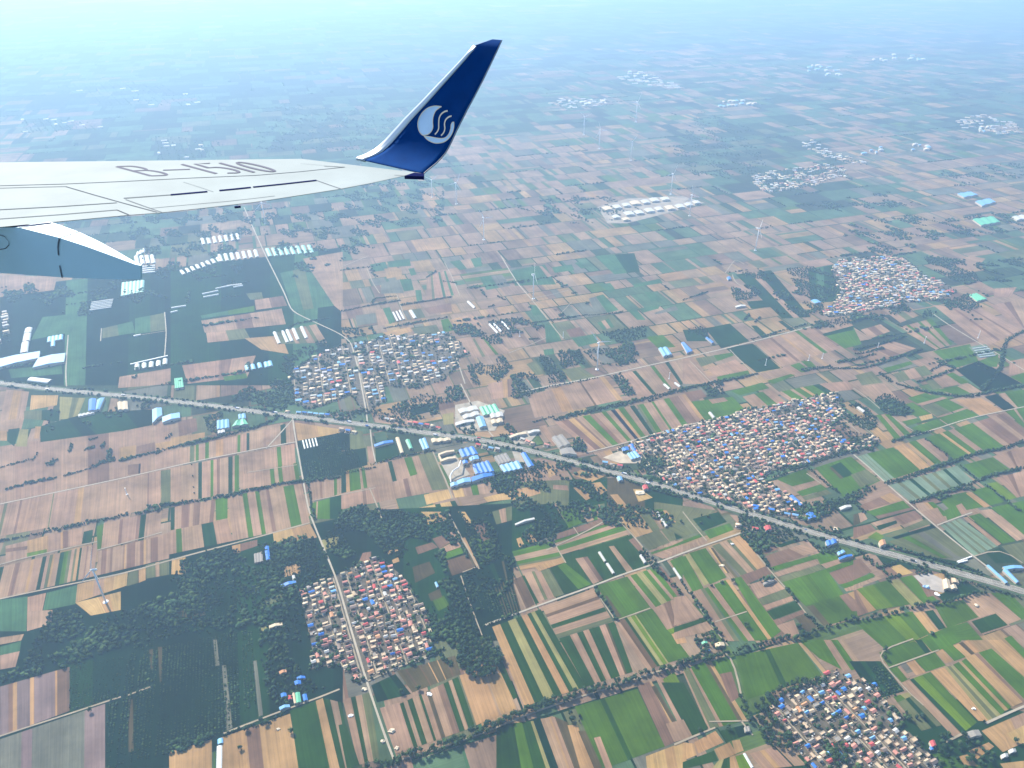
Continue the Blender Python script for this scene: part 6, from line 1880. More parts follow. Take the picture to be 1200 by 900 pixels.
# ================================================================ WIND TURBINES
M_TURB = mat("turbine_white", (0.80, 0.80, 0.79), 0.4, var=0.03, scale=0.2)
def turbine_parts():
    bm = bmesh.new(); tube(bm, (0, 0, 0), (0, 0, 86), 1.9, 1.1, 20); tube(bm, (0, 0, -.2), (0, 0, .9), 5.5, 5.2, 20)
    tower = bm_mesh("tower", bm)
    bm = bmesh.new()
    box_bm(bm, (-3.0, 0, 86.1), (10, 3.6, 3.8)); bmesh.ops.bevel(bm, geom=bm.edges[:], offset=.6, segments=2, affect='EDGES')
    nac = bm_mesh("nacelle", bm)
    bm = bmesh.new(); tube(bm, (2.1, 0, 88), (4.2, 0, 88), 1.6, 1.6, 16); tube(bm, (4.2, 0, 88), (5.6, 0, 88), 1.6, .3, 16)
    hub = bm_mesh("hub", bm)
    bm = bmesh.new()
    st = [(1.2, 1.0, 1.0), (4, 1.1, 1.0), (10, 3.4, .7), (25, 2.5, .45), (32, 1.9, .35), (40, .8, .14), (42, .25, .06)]
    rings = []
    for r, c, t in st:
        rings.append([bm.verts.new((t * y, c * x, r)) for x, y in ((-.3, 0), (0, .5), (.35, .35), (.7, 0), (.35, -.35), (0, -.5))])
    for p, q in zip(rings, rings[1:]):
        for i in range(6):
            bm.faces.new((p[i], p[(i + 1) % 6], q[(i + 1) % 6], q[i]))
    bm.faces.new(rings[0][::-1]); bm.faces.new(rings[-1])
    bl = bm_mesh("blade", bm)
    for m_ in (tower, nac, hub, bl): m_.materials.append(M_TURB)
    for m_ in (tower, hub):
        for p_ in m_.polygons: p_.use_smooth = True
    return tower, nac, hub, bl
TURB = turbine_parts()
TLIST = [  # base, hub height, heading, rotor phase, label
 ((124, 705.5), 86, R(186), R(42), "nearest wind turbine, rising beside the sandy pad at the dark woods' edge"),
 ((699.6, 433), 90, R(50), R(68), "wind turbine on the sandy pad beside the square dark wood"),
 ((625, 350), 92, R(14), R(0), "wind turbine at the end of the straight white road in tan fields"),
 ((885, 293.4), 92, R(6), R(16), "wind turbine on the tan plain before the far big village"),
 ((808, 253), 96, R(-60), R(10), "wind turbine in front of the distant white building site"),
 ((786, 227.5), 100, R(-58), R(92), "wind turbine behind the distant white building site"),
 ((535, 239), 100, R(-50), R(90), "wind turbine in the hazy fields just below the winglet"),
 ((567, 281), 95, R(-62), R(30), "wind turbine in tan hazy fields, downhill of the one under the winglet"),
 ((739, 188), 105, R(-50), R(70), "far wind turbine, frontmost of the hazy line of four"),
 ((702, 174.5), 110, R(-55), R(20), "far wind turbine, second of the hazy line of four"),
 ((684, 158), 110, R(-60), R(50), "far wind turbine, third of the hazy line of four"),
 ((745, 143), 130, R(-55), R(-25), "far wind turbine, hindmost and faintest of the hazy line"),
 ((311, 262), 95, R(-50), R(5), "wind turbine just under the wing's trailing edge by the concrete road"),
 ((506.5, 231), 85, R(-65), R(60), "faint wind turbine close beside the winglet's foot"),
]
for (uv, hh, yaw, ph, lab) in TLIST:
    p = G(*uv)
    t = empty("wind_turbine", (p.x, p.y, 0), yaw); t.scale = (hh / 88,) * 3
    tag(t, lab, "wind turbine", "wind turbines of the plain")
    for nm, me in zip(("tower", "nacelle", "hub"), TURB[:3]):
        o = bpy.data.objects.new(nm, me); COL.objects.link(o); o.parent = t
    for k in range(3):
        o = bpy.data.objects.new("blade", TURB[3]); COL.objects.link(o); o.parent = t
        o.location = (3.2, 0, 88); o.rotation_euler = (ph + k * 2 * math.pi / 3, 0, 0)
# slender white masts (small test turbines / weather masts)
def mast(uv, h, lab):
    p = G(*uv)
    bm = bmesh.new(); tube(bm, (0, 0, 0), (0, 0, h), 1.2, .7, 8); tube(bm, (0, 0, 0), (0, 0, .8), 2.6, 2.4, 8); box_bm(bm, (0, 0, h), (2.4, 1.6, 1.4))
    o = link("mast", bm_mesh("mast", bm), M_TURB); o.location = (p.x, p.y, 0); tag(o, lab, "mast", "white masts in the fields")
for uv, h, lab in [((947.3, 422.5), 18, "short white mast on the tan strips, by the hedge"), ((963.5, 420), 17, "short white mast on the tan strips, nearer the big wood"), ((897, 428), 20, "white mast in the dark teal field"),
                   ((1028, 409), 20, "white mast in the tan field before the hedge"), ((1083, 402), 22, "white mast on the striped slope near the green field"), ((1146, 396), 24, "white mast in the brown field past the straight road"),
                   ((149, 579.5), 18, "white mast in the broad bare field at the plain's left"), ((609, 394.5), 18, "white mast near the lone grove in tan fields"), ((660, 396), 20, "white mast on a little sandy pad"), ((784, 444), 20, "white mast in the tan field by the far white huts")]:
    mast(uv, h, lab)

# ================================================================ TRAFFIC
M_TYRE = mat("tyre_rubber", (0.02, 0.02, 0.02), 0.8)
VP = {k: mat(k + "_vehicle_paint", c, 0.35, var=0.04) for k, c in dict(white=(.75, .75, .74), red=(.5, .05, .04), blue=(.05, .15, .45), black=(.03, .03, .035), silver=(.5, .5, .5)).items()}
M_GLASS = mat("dark_glass", (0.02, 0.03, 0.04), 0.1, spec=.6)
def vehicle(kind, colour, s, lane, lab):
    """s: fraction along the highway"""
    i = min(len(hw) - 2, int(s * (len(hw) - 1)))
    a, b = hw[i], hw[i + 1]; d = (b - a).normalized(); n = Vector((-d.y, d.x, 0))
    p = a + n * lane
    ang = math.atan2(d.y, d.x) + (math.pi if lane > 0 else 0)
    L, Wd, Hh = (11.5, 2.5, 3.4) if kind == "lorry" else (4.7, 1.85, 1.45)
    root = empty(kind, (p.x, p.y, Z_ROAD + .1), ang); tag(root, lab, kind, "traffic on the highway")
    bm = bmesh.new()
    if kind == "lorry":
        box_bm(bm, (-1.3, 0, 1.0), (8.4, Wd, Hh - 1.0)); bmesh.ops.bevel(bm, geom=bm.edges[:], offset=.08, segments=1, affect='EDGES')
        link("cargo_box", bm_mesh("cargo_box", bm), VP[colour], root)
        bm = bmesh.new(); box_bm(bm, (4.4, 0, .6), (2.2, Wd, 2.3), 0, .92); bmesh.ops.bevel(bm, geom=bm.edges[:], offset=.12, segments=2, affect='EDGES')
        link("cab", bm_mesh("cab", bm), VP['white' if colour != 'white' else 'blue'], root)
        bm = bmesh.new(); box_bm(bm, (5.42, 0, 1.7), (.15, 2.0, .8)); link("windscreen", bm_mesh("windscreen", bm), M_GLASS, root)
        ws = (4.3, -2.2, -4.2)
    else:
        box_bm(bm, (0, 0, .3), (L, Wd, .55), 0, .97); box_bm(bm, (-.2, 0, .851), (2.7, Wd * .9, .55), 0, .75)
        bmesh.ops.bevel(bm, geom=bm.edges[:], offset=.07, segments=1, affect='EDGES')
        link("body", bm_mesh("body", bm), VP[colour], root)
        bm = bmesh.new(); box_bm(bm, (-.2, 0, .93), (2.62, Wd * .88, .36), 0, .82); link("window", bm_mesh("window", bm), M_GLASS, root)
        ws = (1.45, -1.45)
    for x in ws:
        for y in (-1, 1):
            bm = bmesh.new(); r = .5 if kind == "lorry" else .33
            tube(bm, (x, y * (Wd / 2 - .28), r), (x, y * (Wd / 2 + .01), r), r, r, 12); link("wheel", bm_mesh("wheel", bm), M_TYRE, root)
for kind, c, s, ln, lab in [("lorry", "white", .36, 5.6, "white lorry on the highway just past the leafy village lane"), ("lorry", "blue", .455, -5.6, "blue lorry on the highway above the blue factory"), ("car", "black", .5, 5.6, "black car on the highway beside the steel-grey barns"),
                            ("car", "white", .53, -5.6, "white car on the highway between the barns and the big village"), ("lorry", "red", .56, 5.6, "red lorry on the highway by the small sky-blue roof"), ("car", "silver", .61, -5.6, "silver car where the highway meets the big village"),
                            ("car", "black", .66, 5.6, "black car on the highway along the big village"), ("lorry", "white", .72, -5.6, "white lorry on the highway past the big village's lower end"), ("car", "red", .8, 5.6, "red car on the highway before the orange-roofed building"),
                            ("lorry", "blue", .86, -5.6, "blue lorry on the highway past the dusty yard"), ("car", "white", .2, 5.6, "white car far along the highway by the pale depot"), ("lorry", "silver", .12, -5.6, "silver lorry at the highway's hazy far end")]:
    vehicle(kind, c, s, ln, lab)

for k_ in range(18):
    s_ = .14 + .80 * (k_ + random.uniform(.1, .9)) / 18
    kd_ = random.choice(("car", "car", "lorry")); c_ = random.choice(("white", "black", "silver", "red", "blue", "white"))
    vehicle(kd_, c_, s_, random.choice((2.8, 5.6, -2.8, -5.6)), f"{c_} {kd_}, {ORD[k_]} of the traffic strung along the highway from its hazy end")
# heaps of rubble and scrap that show as pale spots
def heap(label, uv, r, h, m, n=9):
    p = G(*uv)
    bm = bmesh.new()
    bmesh.ops.create_icosphere(bm, subdivisions=2, radius=1)
    for v in bm.verts:
        k = random.uniform(.55, 1.4); v.co = Vector((v.co.x * r * k * .65, v.co.y * r * k * .5, max(0, v.co.z) * h * k * .7))
    o = link("rubble_heap", bm_mesh("rubble_heap", bm), m); o.location = (p.x, p.y, Z_ROAD); tag(o, label, "heap", "pale heaps")
M_SAND = mat("pale_sand", (0.56, 0.47, 0.34), 0.95, var=.2, scale=.3)
M_SHEET = mat("blue_tarpaulin", (0.30, 0.48, 0.70), 0.6, var=.2, scale=.3)
for lab, uv, r, h, m in [("blue and white scrap heap in the dusty yard", (1085, 688), 10, 4, M_SHEET), ("pale scrap heap in the dusty yard, below the blue one", (1098, 697), 9, 3, M_WHITE), ("pale rubble heap by the lane under the wood-ringed village, larger", (459, 857), 8, 3, M_SAND),
                         ("pale rubble heap by the lane under the wood-ringed village, smaller", (449, 869), 6, 2, M_SAND), ("white heap in the brown strip field", (503, 814), 7, 2.5, M_WHITE), ("pale heap at the lane's foot near the tree belt", (465, 877), 6, 2, M_SAND),
                         ("sandy mound in the pale quarry patch below the red-roofed house", (750, 578), 16, 3, M_SAND), ("sandy mound at the village road end", (427, 808), 8, 3, M_SAND), ("pale debris ridge between green fields", (846, 663), 7, 2, M_SAND), ("pale heap at the top of the debris ridge", (858, 638), 6, 2, M_WHITE),
                         ("white heap at the tan strip near the pale road", (1141, 831), 5, 2, M_WHITE), ("pale building remains on the tan slope", (1144, 710), 7, 3, M_SAND), ("white heap on the small tan plot by the grove field", (411, 839), 6, 2, M_WHITE), ("pale heap in the bare brown field near the small trees", (326, 855), 5, 2, M_SAND)]:
    heap(lab, uv, r, h, m)
patch("yard", [(1070, 675), (1090, 672), (1115, 685), (1105, 695), (1085, 690)], mat("grey_yard", (0.34, 0.30, 0.26), .95, var=.3, scale=.05), Z_ROAD)
patch("yard", tq('c3', (700, 560), (800, 500), (905, 640), (770, 690)), M_YARD, Z_ROAD)
patch("yard", tq('d3', (0, 475), (60, 480), (110, 580), (30, 560)), M_YARD, Z_ROAD)
patch("yard", tq('c3', (800, 150), (960, 120), (1150, 190), (1080, 330), (880, 340), (800, 300)), mat("dusty_yard", (0.30, 0.26, 0.20), .95, var=.4, scale=.05), Z_ROAD)
patch("yard", tq('d3', (-10, 370), (90, 330), (200, 330), (120, 420), (20, 425)), M_YARD, Z_ROAD)
patch("yard", tq('d3', (640, 520), (760, 470), (920, 500), (900, 560), (760, 560)), mat("sandy_yard", (0.40, 0.33, 0.24), .95, var=.3, scale=.05), Z_ROAD)

# ================================================================ THE AIRCRAFT WING
ZW = H - 3.9
def Wp(u, v, dz=0.0):
    return G(u, v, ZW + dz)
M_WING = mat("wing_grey_white", (0.265, 0.315, 0.34), 0.75, var=0.10, scale=0.9, spec=.08)
M_BLUE = mat("winglet_blue", (0.0, 0.036, 0.165), 0.85, var=0.12, scale=4, spec=.03)
M_METAL = mat("polished_edge", (0.42, 0.50, 0.58), 0.35, 0.6, var=0.04, scale=3)
M_FAIR = mat("fairing_skylight_blue", (0.46, 0.66, 0.74), 0.4, var=0.03, scale=1.5, spec=.4)  # grey fairing; blue of the skylit shade is mixed into the base colour
M_LINE = mat("panel_gap", (0.12, 0.14, 0.17), 0.8, var=0.1, scale=3, spec=0)
M_GAP = mat("aileron_gap", (0.01, 0.015, 0.07), 0.8, var=0.1, scale=3, spec=0)
M_LETTER = mat("registration_glare_grey", (0.15, 0.16, 0.21), 0.8, var=0.08, scale=3, spec=0)  # dark blue lettering; the glare washing it out is mixed into the colour
M_EMBLEM = mat("emblem_paint", (0.46, 0.66, 0.86), 0.45, var=0.04, scale=3)
M_GOLD = mat("emblem_edge", (0.70, 0.66, 0.52), 0.45, var=0.04, scale=3)

le0, le1 = Wp(0, 190), Wp(417, 185.2)
wing_root = empty("aircraft_wing", Wp(300, 210)); O = wing_root.location.copy()
tag(wing_root, "white airliner wing with upturned blue winglet, reaching in over the hazy plain", "wing")
def wlink(name, vs, fs, m, parent, smooth_=False, solid=0, off=-1):
    # parent frames are pure translations: keep everything relative to the wing's origin
    me = pydata(name, [Vector(v) - O for v in vs], fs)
    if smooth_:
        for p in me.polygons: p.use_smooth = True
    o = link(name, me, m, parent)
    if solid:
        md = o.modifiers.new("thickness", 'SOLIDIFY'); md.thickness = solid; md.offset = off
    return o

AZF = R(-60)
FW = Vector((math.sin(AZF), math.cos(AZF), 0))       # the way the aircraft flies
TE = [(-420, 309), (-250, 289.5), (-80, 273.6), (0, 266), (75, 259), (150, 252), (187, 249.4), (240, 243.6), (300, 236.6), (350, 229), (399, 221.4), (435, 214.5), (471, 206.6)]
def isect2(p, d, a, b):
    e = b - a
    den = d.x * e.y - d.y * e.x
    t = ((a.x - p.x) * e.y - (a.y - p.y) * e.x) / den
    return p + d * t
stations = []
for u, v in TE:
    p = Wp(u, v)
    q = isect2(p, FW, le0, le1)
    stations.append((p, q))
# outboard of the chord through the winglet's front, the planform ends on the paint boundary
root_line = [(417, 185.2), (428, 187), (440, 189.2), (455, 192.6), (470, 196.3), (487, 201), (497, 203.2)]
tipF, tipA = Wp(*root_line[0]), Wp(*root_line[-1])
sec = [(0.0, 0.0), (.12, 0), (.3, 0), (.5, 0), (.7, 0), (.85, 0), (.95, 0), (1.0, -.001), (1.03, -.010), (1.05, -.03), (1.05, -.055), (1.02, -.08), (.9, -.10), (.7, -.105), (.4, -.075), (.15, -.03), (0.0, -.002)]
V, F = [], []
for p, q in stations:
    # clip the chord to the planform's front limit (winglet root line)
    d = q - p
    if project(q)[0] > 417:
        a, b = tipF, tipA
        r_ = isect2(p, FW, a, b)
        d = r_ - p
    c = min(d.length, 4.0)
    for s, t in sec:
        ss = s if d.length > 1.0 or s <= 1 else 1.0
        V.append(p + d * ss + Vector((0, 0, t * max(.25, c))))
p = Wp(490, 204.6); 
for s, t in sec:
    V.append(p.lerp(tipA, min(1, s)) + Vector((0, 0, t * .25)))
ns = len(sec)
for i in range(len(stations)):
    for k in range(ns - 1):
        F.append((i * ns + k, i * ns + k + 1, (i + 1) * ns + k + 1, (i + 1) * ns + k))
skin = wlink("wing_panel", V, F, M_WING, wing_root)
me = skin.data
bm = bmesh.new(); bm.from_mesh(me); bmesh.ops.remove_doubles(bm, verts=bm.verts[:], dist=.0005); bmesh.ops.recalc_face_normals(bm, faces=bm.faces[:]); bm.to_mesh(me); bm.free()
# trailing-edge strip thickness is closed by its last pair

strip_no = 0
def strip_on(fn, pts, w, off):
    """flat ribbon along map readings pts, laid on the surface that fn returns"""
    global strip_no
    strip_no += 1
    lift = .004 + .0006 * (strip_no % 9)
    P = [fn(u, v) for u, v in pts]
    V, F = [], []
    for i, p in enumerate(P):
        d = (P[min(i + 1, len(P) - 1)] - P[max(i - 1, 0)]).normalized()
        n = d.cross(off).normalized() * (w / 2)
        V += [p - n + off * lift, p + n + off * lift]
    for i in range(len(P) - 1):
        F.append((2 * i, 2 * i + 1, 2 * i + 3, 2 * i + 2))
    return V, F
UP = Vector((0, 0, 1))
PL = [([(-80, 273), (0, 271), (75, 265.7), (150, 262.5), (225, 258.7)], 0.012)]
PL = [
 ([(-60, 219), (0, 217.8), (75, 215.8), (150, 212.5), (225, 208.7), (300, 205.6), (350, 201.5), (404, 196)], .045),
 ([(-60, 222.5), (0, 220.7), (40, 219.6), (77, 218.8)], .035), ([(77, 218.8), (110, 228.5), (142, 237.5), (184, 248.9)], .035),
 ([(-60, 249), (0, 246), (70, 242.3), (137, 237.8)], .045), ([(-60, 261), (0, 256.8), (70, 251.8), (137, 246.2)], .04), ([(137, 246.2), (151, 252)], .03),
 ([(145, 232.6), (175, 230.4), (200, 228.6)], .05), ([(147, 234), (168, 241.6), (190, 249.3)], .02), ([(371, 211.6), (385, 216.6), (399, 221.4)], .035),
 ([(177, 244.2), (220, 240.2), (265, 236.3), (300, 232.4), (322, 229.8)], .025), ([(380, 195), (404, 196)], .03), ([(215, 213.6), (232, 219), (250, 225)], .012), ([(352, 192), (404, 196.2)], .012),
 ([(462, 205.6), (475, 206.2), (487, 202.4)], .03),
]
for pts, w in PL:
    v, f = strip_on(Wp, pts, w * .6, UP); wlink("panel_line", v, f, M_LINE, skin)
for pts, w in [([(200, 228.6), (225, 226.4), (243, 224.8)], .075), ([(257, 223.6), (275, 221.9), (294, 219.9)], .075), ([(296.5, 219.6), (330, 216.2), (371, 211.6)], .065)]:
    v, f = strip_on(Wp, pts, w, UP); wlink("panel_line", v, f, M_GAP, skin)
# hinge fitting under the trailing edge
bm = bmesh.new(); c = Wp(278, 240.2) - O; box_bm(bm, (c.x, c.y, c.z - .05), (.10, .03, .03), R(20)); link("hinge_fitting", bm_mesh("hinge_fitting", bm), M_GAP, skin)

# registration B-1510, painted towards the trailing edge
ox, oy = 120 + 285 / 5, 180 + 131 / 5
bx, by = 153.0, -5.2
ux, uy = -40.5, -10.9
def LP(x, y):
    return (ox + bx * x + ux * y, oy + by * x + uy * y)
def arc(cx, cy, rx, ry, a0, a1, n=10):
    return [(cx + rx * math.cos(R(a0 + (a1 - a0) * i / n)), cy + ry * math.sin(R(a0 + (a1 - a0) * i / n))) for i in range(n + 1)]
GLY = [
 [(0.0, 0), (0.0, 1)], [(0.0, 1), (.09, 1)] + arc(.09, .77, .05, .23, 90, -90) + [(0.0, .54)], [(.0, .54), (.10, .54)] + arc(.10, .27, .055, .27, 90, -90) + [(0, 0)],
 [(.225, .5), (.43, .5)],
 [(.50, 0), (.50, 1)],
 [(.715, 1), (.60, 1), (.592, .58), (.65, .60)] + arc(.65, .30, .065, .30, 90, -90) + [(.59, 0.02)],
 [(.79, 0), (.79, 1)],
 arc(.935, .5, .055, .5, 0, 360, 24),
]
for g in GLY:
    v, f = strip_on(Wp, [LP(x, y) for x, y in g], .062, UP); wlink("registration_letter", v, f, M_LETTER, skin)

# ---- winglet: a surface ruled along the root line, bending up and outward
rd = (tipF - tipA); rd.z = 0; rd.normalize()                  # along the root chord, forward
outd = Vector((-rd.y, rd.x, 0))
if outd.dot(Vector((1, 1, 0))) < 0: outd = -outd              # away from the fuselage
LEp = [(411, 185.6), (417, 184.6), (428, 181), (436, 177), (442, 173), (452, 163), (462, 152), (475, 137.6), (490, 122.7), (515, 96.6), (534, 76.8), (557.8, 50.7), (565, 47.6), (577, 47)]
TEp = [(497, 203.2), (500, 200), (511, 191.5), (521, 181), (527, 171), (533, 157.5), (548.4, 127), (564, 97.7), (577, 71), (588, 47.6)]
def dens(P, n=60):
    out = []
    for a, b in zip(P, P[1:]):
        for i in range(n): out.append((a[0] + (b[0] - a[0]) * i / n, a[1] + (b[1] - a[1]) * i / n))
    out.append(P[-1]); return np.array(out)
LEd, TEd = dens(LEp), dens(TEp)
cant = R(72)
rb = 0.55                                                      # bend radius
def prof(t):
    """t in metres along the profile -> (outboard, up)"""
    L = rb * cant
    if t < L:
        a = t / rb
        return rb * math.sin(a), rb * (1 - math.cos(a))
    return rb * math.sin(cant) + (t - L) * math.cos(cant), rb * (1 - math.cos(cant)) + (t - L) * math.sin(cant)
def on_line(t, D):
    o_, u_ = prof(t)
    base = tipA + outd * o_ + UP * u_
    best = None
    for a in np.linspace(-2.5, 4.5, 1401):
        q = base + rd * float(a)
        x, y = project(q)
        dd = ((D[:, 0] - x) ** 2 + (D[:, 1] - y) ** 2).min()
        if best is None or dd < best[0]:
            best = (dd, a)
    return base + rd * float(best[1]), best[0]
# how tall: the profile line that passes the rear top corner
tops = [(on_line(t, np.array([[588, 47.2]]))[1], t) for t in np.linspace(1.6, 3.4, 46)]
Ttop = min(tops)[1]
rows = []
for k in range(23):
    t = Ttop * (k / 22) ** 1.15
    a, _ = on_line(t, LEd); b, _ = on_line(t, TEd)
    if k == 0: a, b = tipF, tipA
    rows.append((a, b))
NC = 14
V, F, Fl = [], [], []
cols_ = [0.0, .045, .09, .14] + [.14 + .86 * i / 10 for i in range(1, 11)]
for a, b in rows:
    for s in cols_:
        V.append(a.lerp(b, s))
for i in range(len(rows) - 1):
    for j in range(len(cols_) - 1):
        q = (i * NC + j, i * NC + j + 1, (i + 1) * NC + j + 1, (i + 1) * NC + j)
        (Fl if j < 3 and 0 <= i < 21 else F).append(q)
def sub_mesh(F_):
    used = sorted({i for f in F_ for i in f}); mp = {i: k for k, i in enumerate(used)}
    return [V[i] for i in used], [tuple(mp[i] for i in f) for f in F_]
wn = (rows[12][1] - rows[12][0]).cross(rows[14][0] - rows[12][0]).normalized()
if wn.dot(Vector((0, 0, H)) - rows[12][0]) < 0: wn = -wn
def facing(vs, fs):
    a, b, c = [Vector(vs[i]) for i in fs[len(fs) // 2][:3]]
    n = (b - a).cross(c - a)
    return fs if n.dot(wn) > 0 else [f[::-1] for f in fs]
vs, fs = sub_mesh(F); winglet = wlink("winglet", vs, facing(vs, fs), M_BLUE, wing_root, True, .018, -1)
vs, fs = sub_mesh(Fl); wlink("leading_edge", vs, facing(vs, fs), M_METAL, winglet, True, .05, -.6)
# the paint line behind the bare leading edge, and the pale trailing edge
edge = [a.lerp(b, .998) for a, b in rows]
V2, F2 = [], []
for p in edge:
    V2 += [p + wn * .004 - rd * .007, p + wn * .004 + rd * .008]
for i in range(len(edge) - 1): F2.append((2 * i, 2 * i + 1, 2 * i + 3, 2 * i + 2))
wlink("trailing_edge", V2, F2, M_WING, winglet)

# emblem on the flat of the winglet
pa = rows[14][0]
def on_winglet(u, v):
    d = raydir(u, v); o_ = Vector((0, 0, H))
    t = (pa - o_).dot(wn) / d.dot(wn)
    return o_ + d * t + wn * .006
def Z(x, y): return (470 + x / 7.5, 100 + y / 7.5)
def curve_pts(P, n=6):
    """Catmull-Rom through the readings"""
    out = []
    for i in range(len(P) - 1):
        p0, p1, p2, p3 = P[max(i - 1, 0)], P[i], P[i + 1], P[min(i + 2, len(P) - 1)]
        for k in range(n):
            t = k / n
            out.append(tuple(.5 * (2 * p1[a] + (p2[a] - p0[a]) * t + (2 * p0[a] - 5 * p1[a] + 4 * p2[a] - p3[a]) * t * t + (3 * p1[a] - p0[a] - 3 * p2[a] + p3[a]) * t ** 3) for a in (0, 1)))
    out.append(P[-1]); return out
EM = [
 curve_pts([(360, 188), (300, 183), (240, 200), (190, 243), (160, 295), (151, 345), (160, 395), (178, 425), (198, 440)]) + curve_pts([(198, 440), (238, 432), (268, 408), (284, 370), (282, 325), (286, 280), (305, 230), (335, 203), (360, 188)])[1:-1],
 curve_pts([(203, 446), (240, 482), (290, 505), (335, 508), (385, 495), (425, 463), (452, 420), (466, 372), (467, 325)]) + curve_pts([(467, 325), (455, 326), (443, 345), (438, 385), (422, 428), (395, 458), (360, 468), (310, 463), (255, 452), (203, 446)])[1:-1],
]
for P in EM:
    vs = [on_winglet(*Z(x, y)) for x, y in P]
    bm = bmesh.new(); f = bm.faces.new([bm.verts.new(v - O) for v in vs]); bm.normal_update()
    if f.normal.dot(wn) < 0: f.normal_flip()
    bmesh.ops.triangulate(bm, faces=[f])
    m_ = bpy.data.meshes.new("emblem"); bm.to_mesh(m_); bm.free(); link("emblem", m_, M_EMBLEM, winglet)
    v_, f_ = strip_on(lambda a, b: on_winglet(*Z(a, b)) , P + [P[0]], .016, wn); wlink("emblem_outline", v_, f_, M_GOLD, winglet)
for P in [[(412, 225), (385, 232), (355, 255), (338, 290), (334, 340), (333, 380), (320, 410), (300, 432)], [(447, 270), (420, 280), (395, 305), (385, 340), (388, 380), (378, 415), (355, 442)]]:
    v_, f_ = strip_on(lambda a, b: on_winglet(*Z(a, b)), curve_pts(P), .028, wn); wlink("emblem_stripe", v_, f_, M_GOLD, winglet)
# dark lamp housing where the winglet meets the trailing edge
bm = bmesh.new()
P = [Wp(485, 203), Wp(497, 203.8), Wp(497, 207.4), Wp(474, 206.7)]
lo = [bm.verts.new(p - O + Vector((0, 0, -.05))) for p in P]; hi = [bm.verts.new(p - O + Vector((0, 0, .012))) for p in P]
bm.faces.new(hi); bm.faces.new(lo[::-1])
for i in range(4): bm.faces.new((lo[i], lo[(i + 1) % 4], hi[(i + 1) % 4], hi[i]))
link("tip_lamp", bm_mesh("tip_lamp", bm), M_GAP, wing_root)

# ---- flap-track fairing under the trailing edge
pf = Wp(23, 266.4)
sd = Vector((FW.y, -FW.x, 0))                                  # away from the fuselage side
if sd.y < 0: sd = -sd
def on_side(u, v, off=0.0):
    d = raydir(u, v); o_ = Vector((0, 0, H))
    t = (pf - o_).dot(sd) / d.dot(sd)
    return o_ + d * t + sd * off
top = [(-110, 266), (-40, 266), (23, 266.6), (45, 272.2), (70, 278.6), (100, 288.4), (130, 299.3), (158, 309.8), (164.5, 311.2)]
bot = [(-110, 314), (-40, 319.3), (23, 323), (45, 324.6), (70, 326.2), (100, 327.4), (130, 328.2), (158, 328.4), (164.5, 327.6)]
wid = [.40, .40, .40, .36, .30, .22, .13, .045, .03]
V, F = [], []
for a, b, w in zip(top, bot, wid):
    A, B = on_side(*a), on_side(*b)
    V += [A, A.lerp(B, .3), A.lerp(B, .8), B.lerp(A, .03) + sd * .0, B + sd * w * .35, B + sd * w * .75, B.lerp(A, .15) + sd * w, A + sd * w]
n = 8
for i in range(len(top) - 1):
    for k in range(n):
        F.append((i * n + k, i * n + (k + 1) % n, (i + 1) * n + (k + 1) % n, (i + 1) * n + k))
F.append(tuple(range((len(top) - 1) * n, len(top) * n)))
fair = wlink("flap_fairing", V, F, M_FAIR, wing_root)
bm = bmesh.new(); bm.from_mesh(fair.data); bmesh.ops.recalc_face_normals(bm, faces=bm.faces[:]); bm.to_mesh(fair.data); bm.free()
def fair_strip(pts, w, m, nm="seam"):
    v_, f_ = strip_on(lambda a, b: on_side(a, b, -.003), pts, w, -sd); wlink(nm, v_, f_, m, fair)
fair_strip([(70.3, 279.5), (69, 285), (68.5, 290), (69, 299)], .03, M_LINE)
fair_strip([(70.5, 311), (72, 319), (73.5, 325.5)], .03, M_LINE)
fair_strip([(0, 275), (6, 277), (11, 283), (11, 287), (7, 291), (0, 292.3)], .012, M_LINE, "access_panel")
v_, f_ = strip_on(lambda a, b: on_side(a, b), [(70, 278.6), (70.2, 278.6)], .01, UP)
A = on_side(70, 278.5); v_ = [A + UP * .004, A + UP * .004 - FW * .02, A + sd * .30 + UP * .004 - FW * .02, A + sd * .30 + UP * .004]
wlink("seam", v_, [(0, 1, 2, 3)], M_LINE, fair)
v_, f_ = strip_on(lambda a, b: Wp(a, b, .002), [(20, 266.2), (40, 264), (60, 261.6)], .05, UP); wlink("gap_seal", v_, f_, M_GAP, fair)

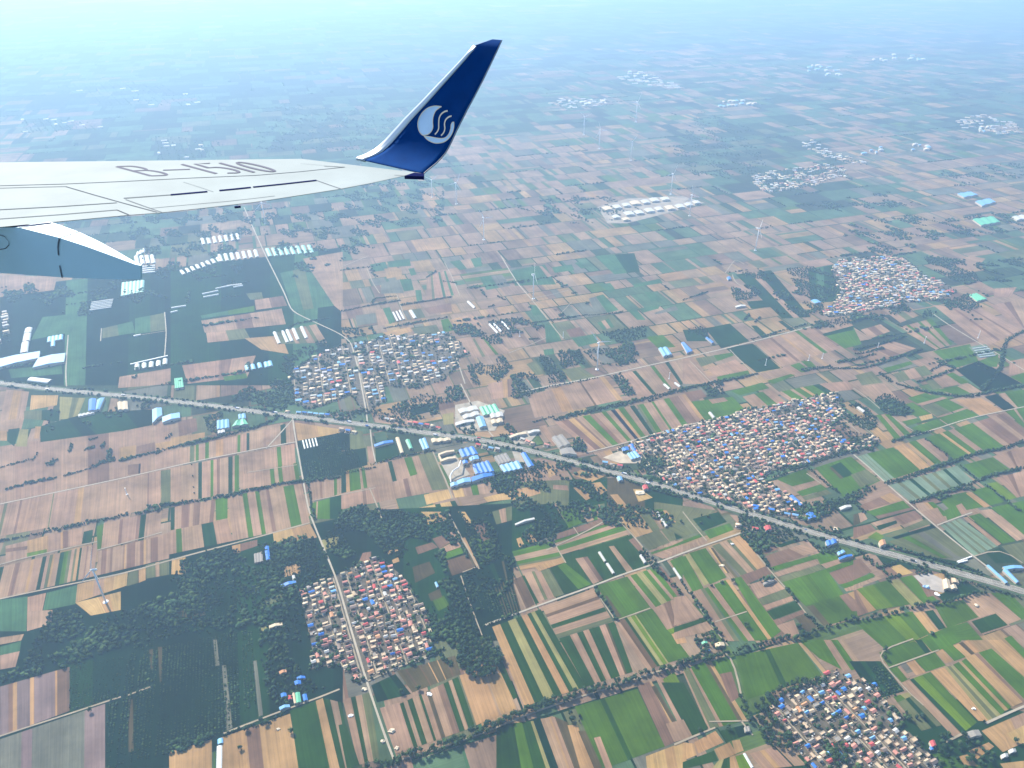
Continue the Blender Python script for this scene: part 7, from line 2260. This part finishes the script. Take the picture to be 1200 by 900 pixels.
# ================================================================ LIGHT, AIR AND CAMERA SETTINGS
SUN_EL, SUN_AZ = R(38), R(-40)
sv = Vector((math.sin(SUN_AZ) * math.cos(SUN_EL), math.cos(SUN_AZ) * math.cos(SUN_EL), math.sin(SUN_EL)))
sd_ = bpy.data.lights.new("sun", 'SUN'); sd_.energy = 5.0; sd_.angle = R(0.53); sd_.color = (1.0, 0.93, 0.80)
so = bpy.data.objects.new("sun", sd_); so.rotation_euler = (-sv).to_track_quat('-Z', 'Y').to_euler(); so.location = (0, 0, H + 500); COL.objects.link(so)
w = bpy.data.worlds.new("World"); scene.world = w; w.use_nodes = True
nt = w.node_tree
bg = nt.nodes["Background"]
sk = nt.nodes.new("ShaderNodeTexSky"); sk.sky_type = 'NISHITA'; sk.sun_disc = False
sk.sun_elevation = SUN_EL; sk.sun_rotation = SUN_AZ; sk.altitude = 1000; sk.air_density = 1.0; sk.dust_density = 1.5; sk.ozone_density = 1.5
nt.links.new(sk.outputs["Color"], bg.inputs["Color"]); bg.inputs["Strength"].default_value = 0.095

bm = bmesh.new(); box_bm(bm, (0, 0, -3), (182000, 182000, H + 3 + 6))
hz = link("haze", bm_mesh("haze", bm), None)
m = bpy.data.materials.new("haze"); m.use_nodes = True
for n_ in list(m.node_tree.nodes): m.node_tree.nodes.remove(n_)
out = m.node_tree.nodes.new("ShaderNodeOutputMaterial"); pv = m.node_tree.nodes.new("ShaderNodeVolumePrincipled")
pv.inputs["Color"].default_value = (0.45, 0.69, 1.0, 1); pv.inputs["Density"].default_value = 1.14e-4; pv.inputs["Anisotropy"].default_value = 0.32
m.node_tree.links.new(pv.outputs[0], out.inputs["Volume"])
hz.data.materials.clear(); hz.data.materials.append(m)
tag(hz, "pale blue summer haze over the plain", None, None, "stuff")

scene.view_settings.view_transform = 'Standard'
scene.view_settings.look = 'None'
scene.view_settings.gamma = 1.0
scene.view_settings.use_curve_mapping = False
scene.view_settings.exposure = 1.18
scene.render.engine = 'CYCLES'
scene.cycles.volume_bounces = 2
scene.cycles.max_bounces = 5
scene.cycles.diffuse_bounces = 2
scene.cycles.use_denoising = True
scene.render.film_transparent = False
